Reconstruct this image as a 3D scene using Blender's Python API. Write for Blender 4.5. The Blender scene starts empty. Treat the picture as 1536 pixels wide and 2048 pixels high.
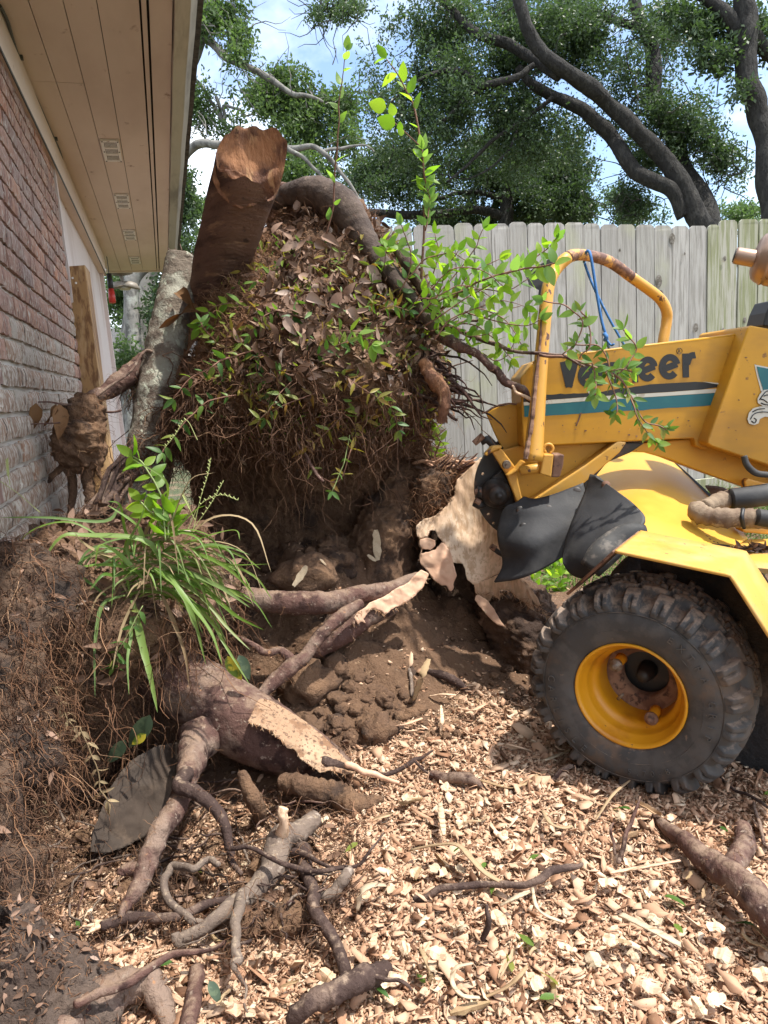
import bpy, math, random, sys
import numpy as np
from mathutils import Vector, Matrix
SC = bpy.context.scene
COL = SC.collection
rng = np.random.default_rng(7)
random.seed(7)
PI = math.pi

# ---------------------------------------------------------------- camera
CAMZ = 0.9
F, CX, CY = 1420., 768., 1024.
_r, _p = math.radians(4.0), math.radians(10.15)
_dn = np.array([math.sin(_r)*math.cos(_p), math.cos(_r)*math.cos(_p), math.sin(_p)])
_h = np.array([330-CX, 800-CY, F]); _h = _h - _dn*(_h@_dn); _h /= np.linalg.norm(_h)
RW = np.array([np.cross(_dn, _h), _h, -_dn])
CAM = np.array([0, 0, CAMZ])
cam = bpy.data.cameras.new('camera')
cam.sensor_fit = 'VERTICAL'; cam.sensor_height = 24; cam.lens = 24*F/2048
cam.clip_start = 0.02; cam.clip_end = 500
camo = bpy.data.objects.new('camera', cam); COL.objects.link(camo)
camo.matrix_world = Matrix([[RW[0][0], -RW[0][1], -RW[0][2], 0], [RW[1][0], -RW[1][1], -RW[1][2], 0],
                            [RW[2][0], -RW[2][1], -RW[2][2], CAMZ], [0, 0, 0, 1]])
SC.camera = camo

# ---------------------------------------------------------------- light
SUN_AZ, SUN_EL = 118., 67.          # azimuth clockwise from +Y
wd = bpy.data.worlds.new('World'); SC.world = wd; wd.use_nodes = True
nt = wd.node_tree; nt.nodes.clear()
def N(nt, typ, **kw):
    n = nt.nodes.new(typ)
    for k, v in kw.items():
        if k == 'i':
            for kk, vv in v.items(): n.inputs[kk].default_value = vv
        else: setattr(n, k, v)
    return n
sky = N(nt, 'ShaderNodeTexSky', sky_type='NISHITA', sun_disc=False, sun_elevation=math.radians(SUN_EL),
        sun_rotation=math.radians(SUN_AZ), air_density=1.0, dust_density=1.5, ozone_density=2.0)
tc = N(nt, 'ShaderNodeTexCoord')
mp = N(nt, 'ShaderNodeMapping'); mp.inputs['Scale'].default_value = (1, 1, 1.6); mp.inputs['Location'].default_value = (.35, .1, .2)
nz = N(nt, 'ShaderNodeTexNoise', i={'Scale': 1.7, 'Detail': 8, 'Roughness': .55, 'Distortion': .2})
rp = N(nt, 'ShaderNodeValToRGB'); rp.color_ramp.elements[0].position = .42; rp.color_ramp.elements[1].position = .59
mx = N(nt, 'ShaderNodeMix', data_type='RGBA')
nz2 = N(nt, 'ShaderNodeTexNoise', i={'Scale': 3.5, 'Detail': 6})
cc = N(nt, 'ShaderNodeMix', data_type='RGBA'); cc.inputs[6].default_value = (5.2, 5.9, 6.9, 1); cc.inputs[7].default_value = (8.9, 9.0, 9.2, 1)
bg = N(nt, 'ShaderNodeBackground', i={'Strength': .15}); out = N(nt, 'ShaderNodeOutputWorld')
L = nt.links.new
L(tc.outputs['Generated'], mp.inputs[0]); L(mp.outputs[0], nz.inputs['Vector']); L(mp.outputs[0], nz2.inputs['Vector'])
L(nz.outputs['Fac'], rp.inputs[0]); L(nz2.outputs['Fac'], cc.inputs[0]); L(rp.outputs[0], mx.inputs[0])
L(sky.outputs[0], mx.inputs[6]); L(cc.outputs[2], mx.inputs[7]); L(mx.outputs[2], bg.inputs[0]); L(bg.outputs[0], out.inputs[0])
sl = bpy.data.lights.new('sun', 'SUN'); sl.energy = 3.3; sl.angle = math.radians(1.2); sl.color = (1, .95, .87)
so = bpy.data.objects.new('sun', sl); COL.objects.link(so)
_sd = Vector((math.sin(math.radians(SUN_AZ))*math.cos(math.radians(SUN_EL)), math.cos(math.radians(SUN_AZ))*math.cos(math.radians(SUN_EL)), math.sin(math.radians(SUN_EL))))
so.rotation_euler = _sd.to_track_quat('Z', 'Y').to_euler()
SC.view_settings.view_transform = 'Standard'; SC.view_settings.look = 'None'
SC.view_settings.exposure = 1.1; SC.view_settings.gamma = 1; SC.view_settings.use_curve_mapping = False
SC.render.engine = 'CYCLES'
SC.cycles.max_bounces = 6; SC.cycles.diffuse_bounces = 3; SC.cycles.glossy_bounces = 2; SC.cycles.transmission_bounces = 3
SC.cycles.transparent_max_bounces = 6; SC.cycles.caustics_reflective = False; SC.cycles.caustics_refractive = False
SC.cycles.use_denoising = True

# ---------------------------------------------------------------- helpers
def ray(px, py):
    return RW @ np.array([(px-CX)/F, (py-CY)/F, 1.])
def W(px, py, t):
    return CAM + ray(px, py)*t
def onP(px, py, pt, n):
    d = ray(px, py); return CAM + d*(((np.asarray(pt)-CAM)@n)/(d@n))
def onX(px, py, x): d = ray(px, py); return CAM + d*(x/d[0])
def onY(px, py, y): d = ray(px, py); return CAM + d*(y/d[1])
def onZ(px, py, z): d = ray(px, py); return CAM + d*((z-CAMZ)/d[2])
def R(wpx, t): return wpx*.5*t/F
def nrm(v): v = np.asarray(v, float); return v/(np.linalg.norm(v)+1e-12)

def _hash(ix, iy, iz):
    h = (ix*374761393 + iy*668265263 + iz*2147483647 + 1013904223) & 0xffffffff
    h = ((h ^ (h >> 13))*1274126177) & 0xffffffff
    h = ((h ^ (h >> 15))*2246822519) & 0xffffffff
    return (h ^ (h >> 16))/4294967295.
def vnoise(p):
    p = np.asarray(p, float); i = np.floor(p).astype(np.int64); f = p-i; f = f*f*(3-2*f)
    r = 0
    for dx in (0, 1):
        for dy in (0, 1):
            for dz in (0, 1):
                w = (f[:, 0] if dx else 1-f[:, 0])*(f[:, 1] if dy else 1-f[:, 1])*(f[:, 2] if dz else 1-f[:, 2])
                r = r + w*_hash(i[:, 0]+dx, i[:, 1]+dy, i[:, 2]+dz)
    return r*2-1
def fbm(p, o=4, g=.5):
    p = np.asarray(p, float); a = 1; s = 0
    for k in range(o):
        s = s+a*vnoise(p*(2.03**k)+k*17.3); a *= g
    return s

class MB:
    def __init__(s): s.v = []; s.f = []; s.n = 0; s.t = []
    def add(s, v, f, tint=None):
        v = np.asarray(v, float).reshape(-1, 3); s.v.append(v)
        f = [tuple(int(i)+s.n for i in q) for q in f]; s.f += f; s.n += len(v)
        if tint is None: tint = 0.5
        s.t += ([tint]*len(f) if np.isscalar(tint) else list(tint))
    def box(s, c, sx, sy, sz, ax=None, tint=None, jit=0):
        c = np.asarray(c, float); ax = np.eye(3) if ax is None else np.asarray(ax)
        q = np.array([[x, y, z] for x in (-.5, .5) for y in (-.5, .5) for z in (-.5, .5)])
        if jit: q = q+rng.normal(0, jit, q.shape)
        v = c+(q*[sx, sy, sz])@ax
        s.add(v, [(0, 1, 3, 2), (4, 6, 7, 5), (0, 4, 5, 1), (2, 3, 7, 6), (0, 2, 6, 4), (1, 5, 7, 3)], tint)
    def box2(s, a, b, **k):
        a = np.asarray(a, float); b = np.asarray(b, float); d = np.abs(b-a); s.box((a+b)/2, d[0], d[1], d[2], **k)
    def bar(s, a, b, w, h, up=(0, 0, 1), **k):
        a = np.asarray(a, float); b = np.asarray(b, float); d = nrm(b-a); u = np.asarray(up, float); x = nrm(np.cross(u, d)); z = np.cross(d, x)
        s.box((a+b)/2, np.linalg.norm(b-a), w, h, ax=np.array([d, x, z]), **k)
    def tube(s, P, rad, n=8, tint=None, cap=True, lump=0, squash=1):
        P = np.asarray(P, float); m = len(P); rad = np.broadcast_to(np.asarray(rad, float), (m,)).copy()
        T = np.gradient(P, axis=0); T /= (np.linalg.norm(T, axis=1)[:, None]+1e-12)
        a = np.array([0, 0, 1.]) if abs(T[0][2]) < .9 else np.array([1., 0, 0])
        u = nrm(np.cross(T[0], a)); V = []
        th = np.arange(n)*2*PI/n
        for i in range(m):
            u = nrm(u-T[i]*(u@T[i])); w = np.cross(T[i], u)
            rr = rad[i]*(1+(lump*rng.normal(0, 1, n) if lump else 0))
            V.append(P[i]+(np.cos(th)*rr)[:, None]*u+(np.sin(th)*rr*squash)[:, None]*w)
        V = np.concatenate(V); f = []
        for i in range(m-1):
            for j in range(n):
                k = (j+1) % n; f.append((i*n+j, i*n+k, (i+1)*n+k, (i+1)*n+j))
        if cap and n > 2:
            f.append(tuple(range(n))[::-1]); f.append(tuple((m-1)*n+j for j in range(n)))
        s.add(V, f, tint)
    def prism(s, poly, n, th, tint=None):
        """poly: world points (outline), extruded along -n*th"""
        P = np.asarray(poly, float); m = len(P); n = nrm(n)
        s.add(np.concatenate([P, P-n*th]), [tuple(range(m)), tuple(range(2*m-1, m-1, -1))]+[(i, i+m, (i+1) % m+m, (i+1) % m) for i in range(m)], tint)
    def lathe(s, prof, o, ax, n=24, tint=None, a0=0, a1=2*PI, closed=False):
        """prof: (radius, along)"""
        ax = nrm(ax); t = np.array([0, 0, 1.]) if abs(ax[2]) < .9 else np.array([1., 0, 0])
        u = nrm(np.cross(ax, t)); w = np.cross(ax, u); m = len(prof); V = []
        full = abs(a1-a0-2*PI) < 1e-6; k = n if full else n+1
        for j in range(k):
            a = a0+(a1-a0)*j/n; d = math.cos(a)*u+math.sin(a)*w
            for r, z in prof: V.append(np.asarray(o)+d*r+ax*z)
        f = []
        for j in range(n):
            j2 = (j+1) % k
            for i in range(m-1): f.append((j*m+i, j*m+i+1, j2*m+i+1, j2*m+i))
            if closed: f.append((j*m+m-1, j*m, j2*m, j2*m+m-1))
        s.add(V, f, tint)
    def build(s, name, mat=None, parent=None, smooth=False, link=True):
        v = np.concatenate(s.v) if s.v else np.zeros((0, 3))
        o = mkobj(name, v, s.f, mat, parent, smooth, s.t)
        return o

ORI = {}
def mkobj(name, v, f, mat=None, parent=None, smooth=False, tint=None):
    org = np.zeros(3)
    q = parent
    if q is not None: org = ORI[q.name]
    me = bpy.data.meshes.new(name)
    v = np.asarray(v, float)-org
    if isinstance(f, np.ndarray):
        k = f.shape[1]; nf = len(f)
        me.vertices.add(len(v)); me.vertices.foreach_set('co', v.astype(np.float32).ravel())
        me.loops.add(nf*k); me.loops.foreach_set('vertex_index', f.astype(np.int32).ravel())
        me.polygons.add(nf); me.polygons.foreach_set('loop_start', np.arange(0, nf*k, k, dtype=np.int32))
        me.update(calc_edges=True)
    else:
        me.from_pydata(v.tolist(), [], f); me.update()
    if tint is not None and len(me.polygons):
        tt = np.asarray(tint, np.float32)
        if len(tt) == len(me.polygons) and (tt != .5).any():
            a = me.attributes.new('tint', 'FLOAT', 'FACE'); a.data.foreach_set('value', tt)
        elif len(tt) == len(v) and len(tt) != len(me.polygons):
            a = me.attributes.new('tint', 'FLOAT', 'POINT'); a.data.foreach_set('value', tt)
    if smooth: me.polygons.foreach_set('use_smooth', [True]*len(me.polygons))
    if mat is not None: me.materials.append(mat)
    o = bpy.data.objects.new(name, me); COL.objects.link(o)
    if parent is not None: o.parent = parent
    ORI[o.name] = org
    return o
def tag(o, label=None, cat=None, group=None, kind=None):
    if label: o['label'] = label
    if cat: o['category'] = cat
    if group: o['group'] = group
    if kind: o['kind'] = kind
    return o
def empty(name, loc, label, cat, group=None):
    o = bpy.data.objects.new(name, None); COL.objects.link(o); o.location = [float(c) for c in loc]
    o.empty_display_size = .05
    ORI[o.name] = np.asarray(loc, float); return tag(o, label, cat, group)
def place(src_mesh, name, M4, parent=None):
    """an object sharing src mesh data with matrix (world), parented without inverse"""
    o = bpy.data.objects.new(name, src_mesh); COL.objects.link(o)
    if parent is not None:
        o.parent = parent; M4 = Matrix.Translation(-Vector(ORI[parent.name]))@M4
    o.matrix_local = M4; ORI[o.name] = np.zeros(3)
    return o
def M3(ax, loc, s=1.):
    """ax rows = world dirs of local x,y,z"""
    ax = np.asarray(ax)
    ss = (s, s, s) if np.isscalar(s) else s
    return Matrix([[ax[0][i]*ss[0], ax[1][i]*ss[1], ax[2][i]*ss[2], loc[i]] for i in range(3)]+[[0, 0, 0, 1]])
def spline(P, n):
    """catmull-rom through rows of P (any dims) -> n samples"""
    P = np.asarray(P, float); m = len(P)
    if m == 2: return P[0]+(P[1]-P[0])*np.linspace(0, 1, n)[:, None]
    Q = np.vstack([2*P[0]-P[1], P, 2*P[-1]-P[-2]]); o = []
    for u in np.linspace(0, m-1-1e-9, n):
        i = int(u); f = u-i; a, b, c, d = Q[i], Q[i+1], Q[i+2], Q[i+3]
        o.append(.5*((2*b)+(-a+c)*f+(2*a-5*b+4*c-d)*f*f+(-a+3*b-3*c+d)*f**3))
    return np.array(o)
def pxpath(pts, n=None, wob=0):
    """pts: (px,py,t,width_px) -> points, radii"""
    A = np.array([list(W(p[0], p[1], p[2]))+[R(p[3], p[2])] for p in pts])
    if n: A = spline(A, n)
    P, r = A[:, :3], np.maximum(A[:, 3], .0004)
    if wob:
        k = len(P); s = np.linspace(0, 1, k)
        off = np.stack([fbm(np.stack([s*(len(pts)*.9), s*0+7*j+pts[0][0], s*0+pts[0][1]], 1), 2) for j in range(3)], 1)
        P = P+off*wob
    return P, r

LM = [(1257, 1560, 'the foot of the tyre'), (1262, 1660, 'the upright forked twig'), (1000, 1765, 'the dark twig across the chips'), (1430, 1740, 'the forked brown root'), (1300, 1860, 'the thick cream bark strip'), (930, 1960, 'the hook shaped bark ribbon'), (920, 1700, 'the long arched bark strip'), (745, 1780, 'the folded cream bark piece'),
      (920, 1555, 'the short brown root by the wheel'), (700, 1980, 'the knobbly dark root'), (640, 1830, 'the dark crooked root'), (480, 1900, 'the grey branch'), (760, 1540, 'the pale split root end'), (845, 1350, 'the standing wood chunk'), (880, 1440, 'the pointed upright splinter'), (880, 1620, 'the pale upright bark strip'), (320, 1830, 'the broken branch'), (1510, 1650, 'the tan twig at the right edge'), (120, 1980, 'the bottom left mound'), (1150, 1980, 'the bottom edge of the chips'), (1420, 1960, 'the bottom right corner')]
LB = [(490, 330, 'the sawn trunk end'), (660, 410, 'the arched root'), (870, 650, 'the dark root right of the ball'), (640, 960, 'the dark hollow'), (350, 700, 'the lichen covered trunk'), (610, 640, 'the root ball middle'), (850, 760, 'the peeling root'), (540, 500, 'the root ball top'), (520, 850, 'the root ball overhang'), (740, 520, 'the ball right shoulder'),
      (960, 470, 'the fence top'), (1090, 560, 'the bend of the guard bar'), (1010, 700, 'the broken branch end'), (1200, 740, 'the lettering on the boom'), (1280, 830, 'the teal stripe')]
USED = {}
def where(px, py, L=LM, head='', tail=''):
    """a unique label: head + direction + landmark"""
    for k in sorted(range(len(L)), key=lambda k: (L[k][0]-px)**2+(L[k][1]-py)**2)[:4]:
        x, y, nm = L[k]; dx, dy = px-x, py-y
        d = ('just right of' if dx > 0 else 'just left of') if abs(dx) > abs(dy) else ('just below' if dy > 0 else 'just above')
        if math.hypot(dx, dy) > 130: d = d.replace('just ', 'some way ').replace('way below', 'way below')
        s = f'{head} {d} {nm}'
        if s not in USED: USED[s] = 1; return s
    return None
# ---------------------------------------------------------------- materials
def mat(name, base, rough=.8, layers=(), bump=(), metal=0, spec=.5, tint=None, trans=None, coord='Object', rnd=None, dust=None):
    """layers: (colour, scale, lo, hi[, stretch(3)][, detail]); bump: (scale, strength, dist[, stretch]); tint: list of colours by 'tint' attribute"""
    m = bpy.data.materials.new(name); m.use_nodes = True; nt = m.node_tree; nt.nodes.clear(); L = nt.links.new
    o = N(nt, 'ShaderNodeOutputMaterial'); b = N(nt, 'ShaderNodeBsdfPrincipled')
    b.inputs['Roughness'].default_value = rough; b.inputs['Metallic'].default_value = metal; b.inputs['Specular IOR Level'].default_value = spec
    tc = N(nt, 'ShaderNodeTexCoord'); cur = None
    def col4(c): return (c[0], c[1], c[2], 1)
    if tint or rnd:
        rp = N(nt, 'ShaderNodeValToRGB'); e = rp.color_ramp.elements; cs = tint or rnd
        e[0].position = 0; e[0].color = col4(cs[0]); e[1].position = 1; e[1].color = col4(cs[-1])
        for k in range(1, len(cs)-1):
            q = e.new(k/(len(cs)-1)); q.color = col4(cs[k])
        if tint:
            a = N(nt, 'ShaderNodeAttribute', attribute_name='tint'); L(a.outputs['Fac'], rp.inputs[0])
        else:
            a = N(nt, 'ShaderNodeObjectInfo'); L(a.outputs['Random'], rp.inputs[0])
        cur = rp.outputs[0]
    for k, ly in enumerate(layers):
        c, sc, lo, hi = ly[:4]; st = ly[4] if len(ly) > 4 else None; de = ly[5] if len(ly) > 5 else 5
        mp = N(nt, 'ShaderNodeMapping'); mp.inputs['Scale'].default_value = st or (1, 1, 1); mp.inputs['Location'].default_value = (k*3.1, k*1.7, k*.9)
        nz = N(nt, 'ShaderNodeTexNoise', i={'Scale': sc, 'Detail': de, 'Roughness': .6})
        mr = N(nt, 'ShaderNodeMapRange', interpolation_type='SMOOTHSTEP'); mr.inputs[1].default_value = lo; mr.inputs[2].default_value = hi
        mx = N(nt, 'ShaderNodeMix', data_type='RGBA'); mx.inputs[7].default_value = col4(c)
        L(tc.outputs[coord], mp.inputs[0])
        if rnd:
            oi = N(nt, 'ShaderNodeObjectInfo'); va = N(nt, 'ShaderNodeVectorMath', operation='ADD'); sm = N(nt, 'ShaderNodeMath', operation='MULTIPLY'); sm.inputs[1].default_value = 37.
            L(oi.outputs['Random'], sm.inputs[0]); L(mp.outputs[0], va.inputs[0]); L(sm.outputs[0], va.inputs[1]); L(va.outputs[0], nz.inputs['Vector'])
        else: L(mp.outputs[0], nz.inputs['Vector'])
        L(nz.outputs['Fac'], mr.inputs[0]); L(mr.outputs[0], mx.inputs[0])
        if cur is None: mx.inputs[6].default_value = col4(base)
        else: L(cur, mx.inputs[6])
        cur = mx.outputs[2]
    if dust:   # dirt that has settled on the upper side of the thing
        ge = N(nt, 'ShaderNodeNewGeometry'); sx = N(nt, 'ShaderNodeSeparateXYZ'); L(ge.outputs['Normal'], sx.inputs[0])
        nz = N(nt, 'ShaderNodeTexNoise', i={'Scale': dust[3] if len(dust) > 3 else 45, 'Detail': 7, 'Roughness': .7}); L(tc.outputs[coord], nz.inputs['Vector'])
        ma = N(nt, 'ShaderNodeMath', operation='MULTIPLY_ADD'); ma.inputs[1].default_value = .45; L(sx.outputs[2], ma.inputs[0]); L(nz.outputs['Fac'], ma.inputs[2])
        mr = N(nt, 'ShaderNodeMapRange', interpolation_type='SMOOTHSTEP'); mr.inputs[1].default_value = dust[1]; mr.inputs[2].default_value = dust[2]; L(ma.outputs[0], mr.inputs[0])
        mx = N(nt, 'ShaderNodeMix', data_type='RGBA'); mx.inputs[7].default_value = col4(dust[0]); L(mr.outputs[0], mx.inputs[0])
        if cur is None: mx.inputs[6].default_value = col4(base)
        else: L(cur, mx.inputs[6])
        cur = mx.outputs[2]
    if cur is None: b.inputs['Base Color'].default_value = col4(base)
    else: L(cur, b.inputs['Base Color'])
    prev = None
    for bb in bump:
        sc, stg, di = bb[:3]; st = bb[3] if len(bb) > 3 else (1, 1, 1)
        mp = N(nt, 'ShaderNodeMapping'); mp.inputs['Scale'].default_value = st
        nz = N(nt, 'ShaderNodeTexNoise', i={'Scale': sc, 'Detail': 6, 'Roughness': .65})
        bp = N(nt, 'ShaderNodeBump', i={'Strength': stg, 'Distance': di})
        L(tc.outputs[coord], mp.inputs[0]); L(mp.outputs[0], nz.inputs['Vector']); L(nz.outputs['Fac'], bp.inputs['Height'])
        if prev is not None: L(prev, bp.inputs['Normal'])
        prev = bp.outputs[0]
    if prev is not None: L(prev, b.inputs['Normal'])
    if trans:
        tr = N(nt, 'ShaderNodeBsdfTranslucent'); ms = N(nt, 'ShaderNodeMixShader', i={0: trans[1]})
        if cur is not None:
            mm = N(nt, 'ShaderNodeMix', data_type='RGBA', blend_type='MULTIPLY'); mm.inputs[0].default_value = 1
            L(cur, mm.inputs[6]); mm.inputs[7].default_value = col4(trans[0]); L(mm.outputs[2], tr.inputs[0])
        else: tr.inputs[0].default_value = col4(np.array(base)*np.array(trans[0]))
        L(b.outputs[0], ms.inputs[1]); L(tr.outputs[0], ms.inputs[2]); L(ms.outputs[0], o.inputs[0])
    else: L(b.outputs[0], o.inputs[0])
    return m
# ================================================================ house
WX = -.387
m_mortar = mat('mortar', (.60, .54, .48), .95, [((.60, .57, .52), 6, .4, .65), ((.22, .18, .15), 14, .62, .75)], [(60, .5, .01)])
m_brick = mat('brick', (.3, .12, .08), .92, [((.24, .13, .10), 22, .42, .66, (1, 1, .3)), ((.50, .44, .38), 90, .53, .62, (1, 1, .32), 8), ((.06, .045, .04), 40, .62, .7, (1, 1, .4))],
              [(70, .6, .012)], rnd=[(.44, .265, .20), (.36, .22, .17), (.48, .265, .175), (.33, .25, .22), (.42, .26, .20), (.29, .205, .175), (.47, .23, .145)])
m_brick2 = mat('brick_weathered', (.3, .12, .08), .95, [((.56, .51, .44), 95, .46, .57, (1, 1, .32), 8), ((.09, .06, .045), 42, .60, .66, (1, 1, .35)), ((.45, .40, .34), 5, .5, .66)],
               [(70, .7, .014)], rnd=[(.35, .24, .175), (.27, .19, .14), (.38, .23, .155), (.25, .19, .15)])
m_trim = mat('white_trim', (.66, .58, .54), .6, [((.52, .42, .36), 3, .45, .7, (1, 1, .4)), ((.30, .24, .19), 30, .68, .75)], [(30, .15, .004, (6, 6, .3))])
m_soffit = mat('soffit_paint', (.68, .585, .50), .6, [((.58, .48, .40), 2.2, .4, .7, (1, .35, 1)), ((.30, .20, .14), 9, .64, .74, (1, .6, 1)), ((.12, .09, .07), 60, .74, .78)], [(25, .12, .004)])
m_dark = mat('dark_gap', (.02, .018, .015), .9)
m_gutter = mat('gutter_metal', (.46, .43, .36), .35, [((.22, .19, .15), 10, .45, .7, (1, .15, 1))], [(20, .1, .003)], metal=.5)
m_vent = mat('vent_metal', (.80, .80, .76), .5, [((.35, .30, .26), 40, .6, .7)])
m_cable = mat('cable', (.06, .065, .055), .6)
m_post = mat('treated_post', (.40, .24, .10), .7, [((.20, .10, .04), 9, .46, .6, (5, 5, .35)), ((.50, .34, .17), 5, .5, .7, (4, 4, .3)), ((.08, .04, .02), 30, .7, .75, (2, 2, .3))], [(40, .25, .004, (5, 5, .3))])

wall = empty('brick_wall', (WX, 2., .9), 'red brick house wall with white wash streaks under the eave', 'wall')
mb = MB(); mb.box2((WX-.22, -.6, -.15), (WX-.006, 3.885, 2.05)); mb.build('mortar_backing', m_mortar, wall)
BH, BL = .0545, .195
def brickmesh(L, seed):
    r = np.random.default_rng(seed)
    nx, nz = 7, 3; V = []; f = []
    for k in range(nz+1):
        for j in range(nx+1):
            y = -L/2+L*j/nx; z = -BH/2+BH*k/nz
            e = (j in (0, nx)) or (k in (0, nz))
            V.append([(.0045 if e else .009)+r.normal(0, .0011), y+(r.normal(0, .0022) if e else 0), z+(r.normal(0, .0018) if e else 0)])
    for k in range(nz):
        for j in range(nx):
            a = k*(nx+1)+j; f.append((a, a+1, a+nx+2, a+nx+1))
    n0 = len(V); rim = [j for j in range(nx+1)]+[(k)*(nx+1)+nx for k in range(1, nz+1)]+[nz*(nx+1)+j for j in range(nx-1, -1, -1)]+[k*(nx+1) for k in range(nz-1, 0, -1)]
    for a in rim: V.append([-.03, V[a][1], V[a][2]])
    for i in range(len(rim)): f.append((rim[i], n0+i, n0+(i+1) % len(rim), rim[(i+1) % len(rim)]))
    me = bpy.data.meshes.new('brick'); me.from_pydata(V, [], f); me.update(); return me
bm_full = [[brickmesh(BL, i+10*q) for i in range(6)] for q in range(2)]
for q in range(2):
    for b in bm_full[q]: b.materials.append((m_brick, m_brick2)[q])
far = MB(); nbr = 0
z0 = .9+.238*.387-.0677*14.5   # courses line up with the mortar lines measured
for k in range(0, 31):
    z = z0+.0677*(k+.5)
    if z+BH/2 > 2.04: break
    yend = 3.9; off = .104 if k % 2 else 0
    y = yend+off-.208*20
    while y < yend-.01:
        y1 = min(y+BL, yend); Lb = y1-y; yc = (y+y1)/2
        if Lb > .03:
            vis = yc > 1.72 and z > .38 and (z < 1.2+ .9*(yc-1.2))
            wz = vnoise(np.array([[yc*2.1, z*3., 4.]]))[0]*.25+z
            if vis:
                if Lb > .19: me = bm_full[1 if wz < 1.12 else 0][random.randrange(6)]
                else:
                    me = brickmesh(Lb, k); me.materials.append(m_brick if wz > 1.12 else m_brick2)
                T = Matrix.Translation((WX+.0+random.gauss(0, .0012), yc, z))@Matrix.Rotation(random.gauss(0, .008), 4, 'X')
                if random.random() < .5 and Lb > .19: T = T@Matrix.Scale(-1, 4, (0, 1, 0))
                place(me, 'brick', T, wall); nbr += 1
            else: far.box((WX-.008, yc, z), .03, Lb, BH)
        y += .208
tag(far.build('brick_field', m_brick, wall), kind='stuff')

gable = empty('white_panel_wall', (WX, 5.4, .9), 'smooth white painted wall panel beyond the brick corner', 'wall')
mb = MB(); mb.box2((WX-.2, 3.92, -.1), (WX-.03, 6.9, 2.03)); mb.build('panel', m_trim, gable)
mb = MB(); mb.box2((WX-.035, 3.912, -.1), (WX+.012, 3.955, 2.02)); mb.build('corner_trim', m_trim, gable)
mb = MB(); mb.box2((WX-.06, 6.86, -.1), (WX+.0, 6.95, 2.02)); mb.build('corner_trim', m_trim, gable)

eave = empty('eave', (0, 4, 2.2), 'beige boarded eave soffit with four vents over the brick wall', 'eave')
mb = MB(); mb.box2((WX-.1, -.6, 2.02), (WX+.02, 7.0, 2.195)); mb.build('frieze_board', m_soffit, eave)
mb = MB(); mb.tube(spline([(WX+.035, -.6, 2.013), (WX+.024, 2.4, 2.012), (WX+.026, 4.3, 2.012), (WX+.022, 6.9, 2.012)], 24), .004, 5); mb.build('cable', m_cable, eave)
xs = [-.40, -.272, -.166, -.062, .072]
for i in range(4):
    a, b = xs[i]+.0014, xs[i+1]-.0014
    cut = {0: 3.38, 1: 3.38}.get(i)
    segs = [(-.6, cut-.002), (cut+.002, 7.9)] if cut else [(-.6, 7.9)]
    for (y0, y1) in segs:
        mb = MB(); mb.box2((a, y0, 2.2), (b, y1, 2.216)); mb.build('soffit_board', m_soffit, eave)
mb = MB(); mb.box2((.078, -.6, 2.2), (.094, 7.9, 2.214)); mb.build('batten', m_soffit, eave)
mb = MB(); mb.box2((.103, -.6, 2.198), (.178, 7.9, 2.216)); mb.build('soffit_board', m_soffit, eave)
mb = MB(); mb.box2((-.41, -.6, 2.222), (.20, 7.88, 2.26)); mb.build('roof_deck', m_dark, eave)
mb = MB(); mb.box2((-.41, 7.86, 2.19), (.19, 7.90, 2.45)); mb.build('end_fascia', m_soffit, eave)
g = MB(); prof = [(.180, 2.200), (.184, 2.186), (.235, 2.186), (.258, 2.20), (.262, 2.27), (.272, 2.30), (.180, 2.30)]
ys = np.linspace(-.6, 7.95, 40); V = []; f = []
for i, y in enumerate(ys):
    w = .0016*math.sin(i*1.7)
    for (x, z) in prof: V.append((x+w, y, z+w))
k = len(prof)
for i in range(len(ys)-1):
    for j in range(k): f.append((i*k+j, i*k+(j+1) % k, (i+1)*k+(j+1) % k, (i+1)*k+j))
g.add(V, f); g.build('gutter', m_gutter, eave)
mb = MB(); mb.add([(-.45, -.6, 2.30), (.30, -.6, 2.30), (.30, 7.98, 2.30), (-.45, 7.98, 2.30), (-4, -.6, 3.6), (-4, 7.98, 3.6)], [(0, 1, 2, 3), (0, 3, 5, 4)])
m_shing = mat('shingles', (.10, .095, .09), .95, [((.05, .05, .05), 30, .4, .6)], [(30, .5, .01)])
mb.build('roof', m_shing, eave)
# cable with clips on the frieze/soffit corner
mb = MB()
cp = [(0, 12), (27, 80), (65, 185), (104, 265), (122, 315), (142, 372), (176, 450), (199, 510), (207, 525)]
P = [onZ(x, y, 2.19) for x, y in cp]
P = spline(np.array(P), 60); P[:, 0] += np.array([.004*math.sin(i*.5) for i in range(60)]); mb.tube(P, .006, 6)
conduit = empty('conduit', P[20], 'dark cable clipped along the inner edge of the eave soffit', 'cable')
mb.build('cable_run', m_cable, conduit)
for i in (10, 24, 33, 43, 52):
    q = MB(); q.box(P[i]+[0, 0, .004], .03, .018, .014); q.build('clip', m_cable, conduit)
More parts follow.
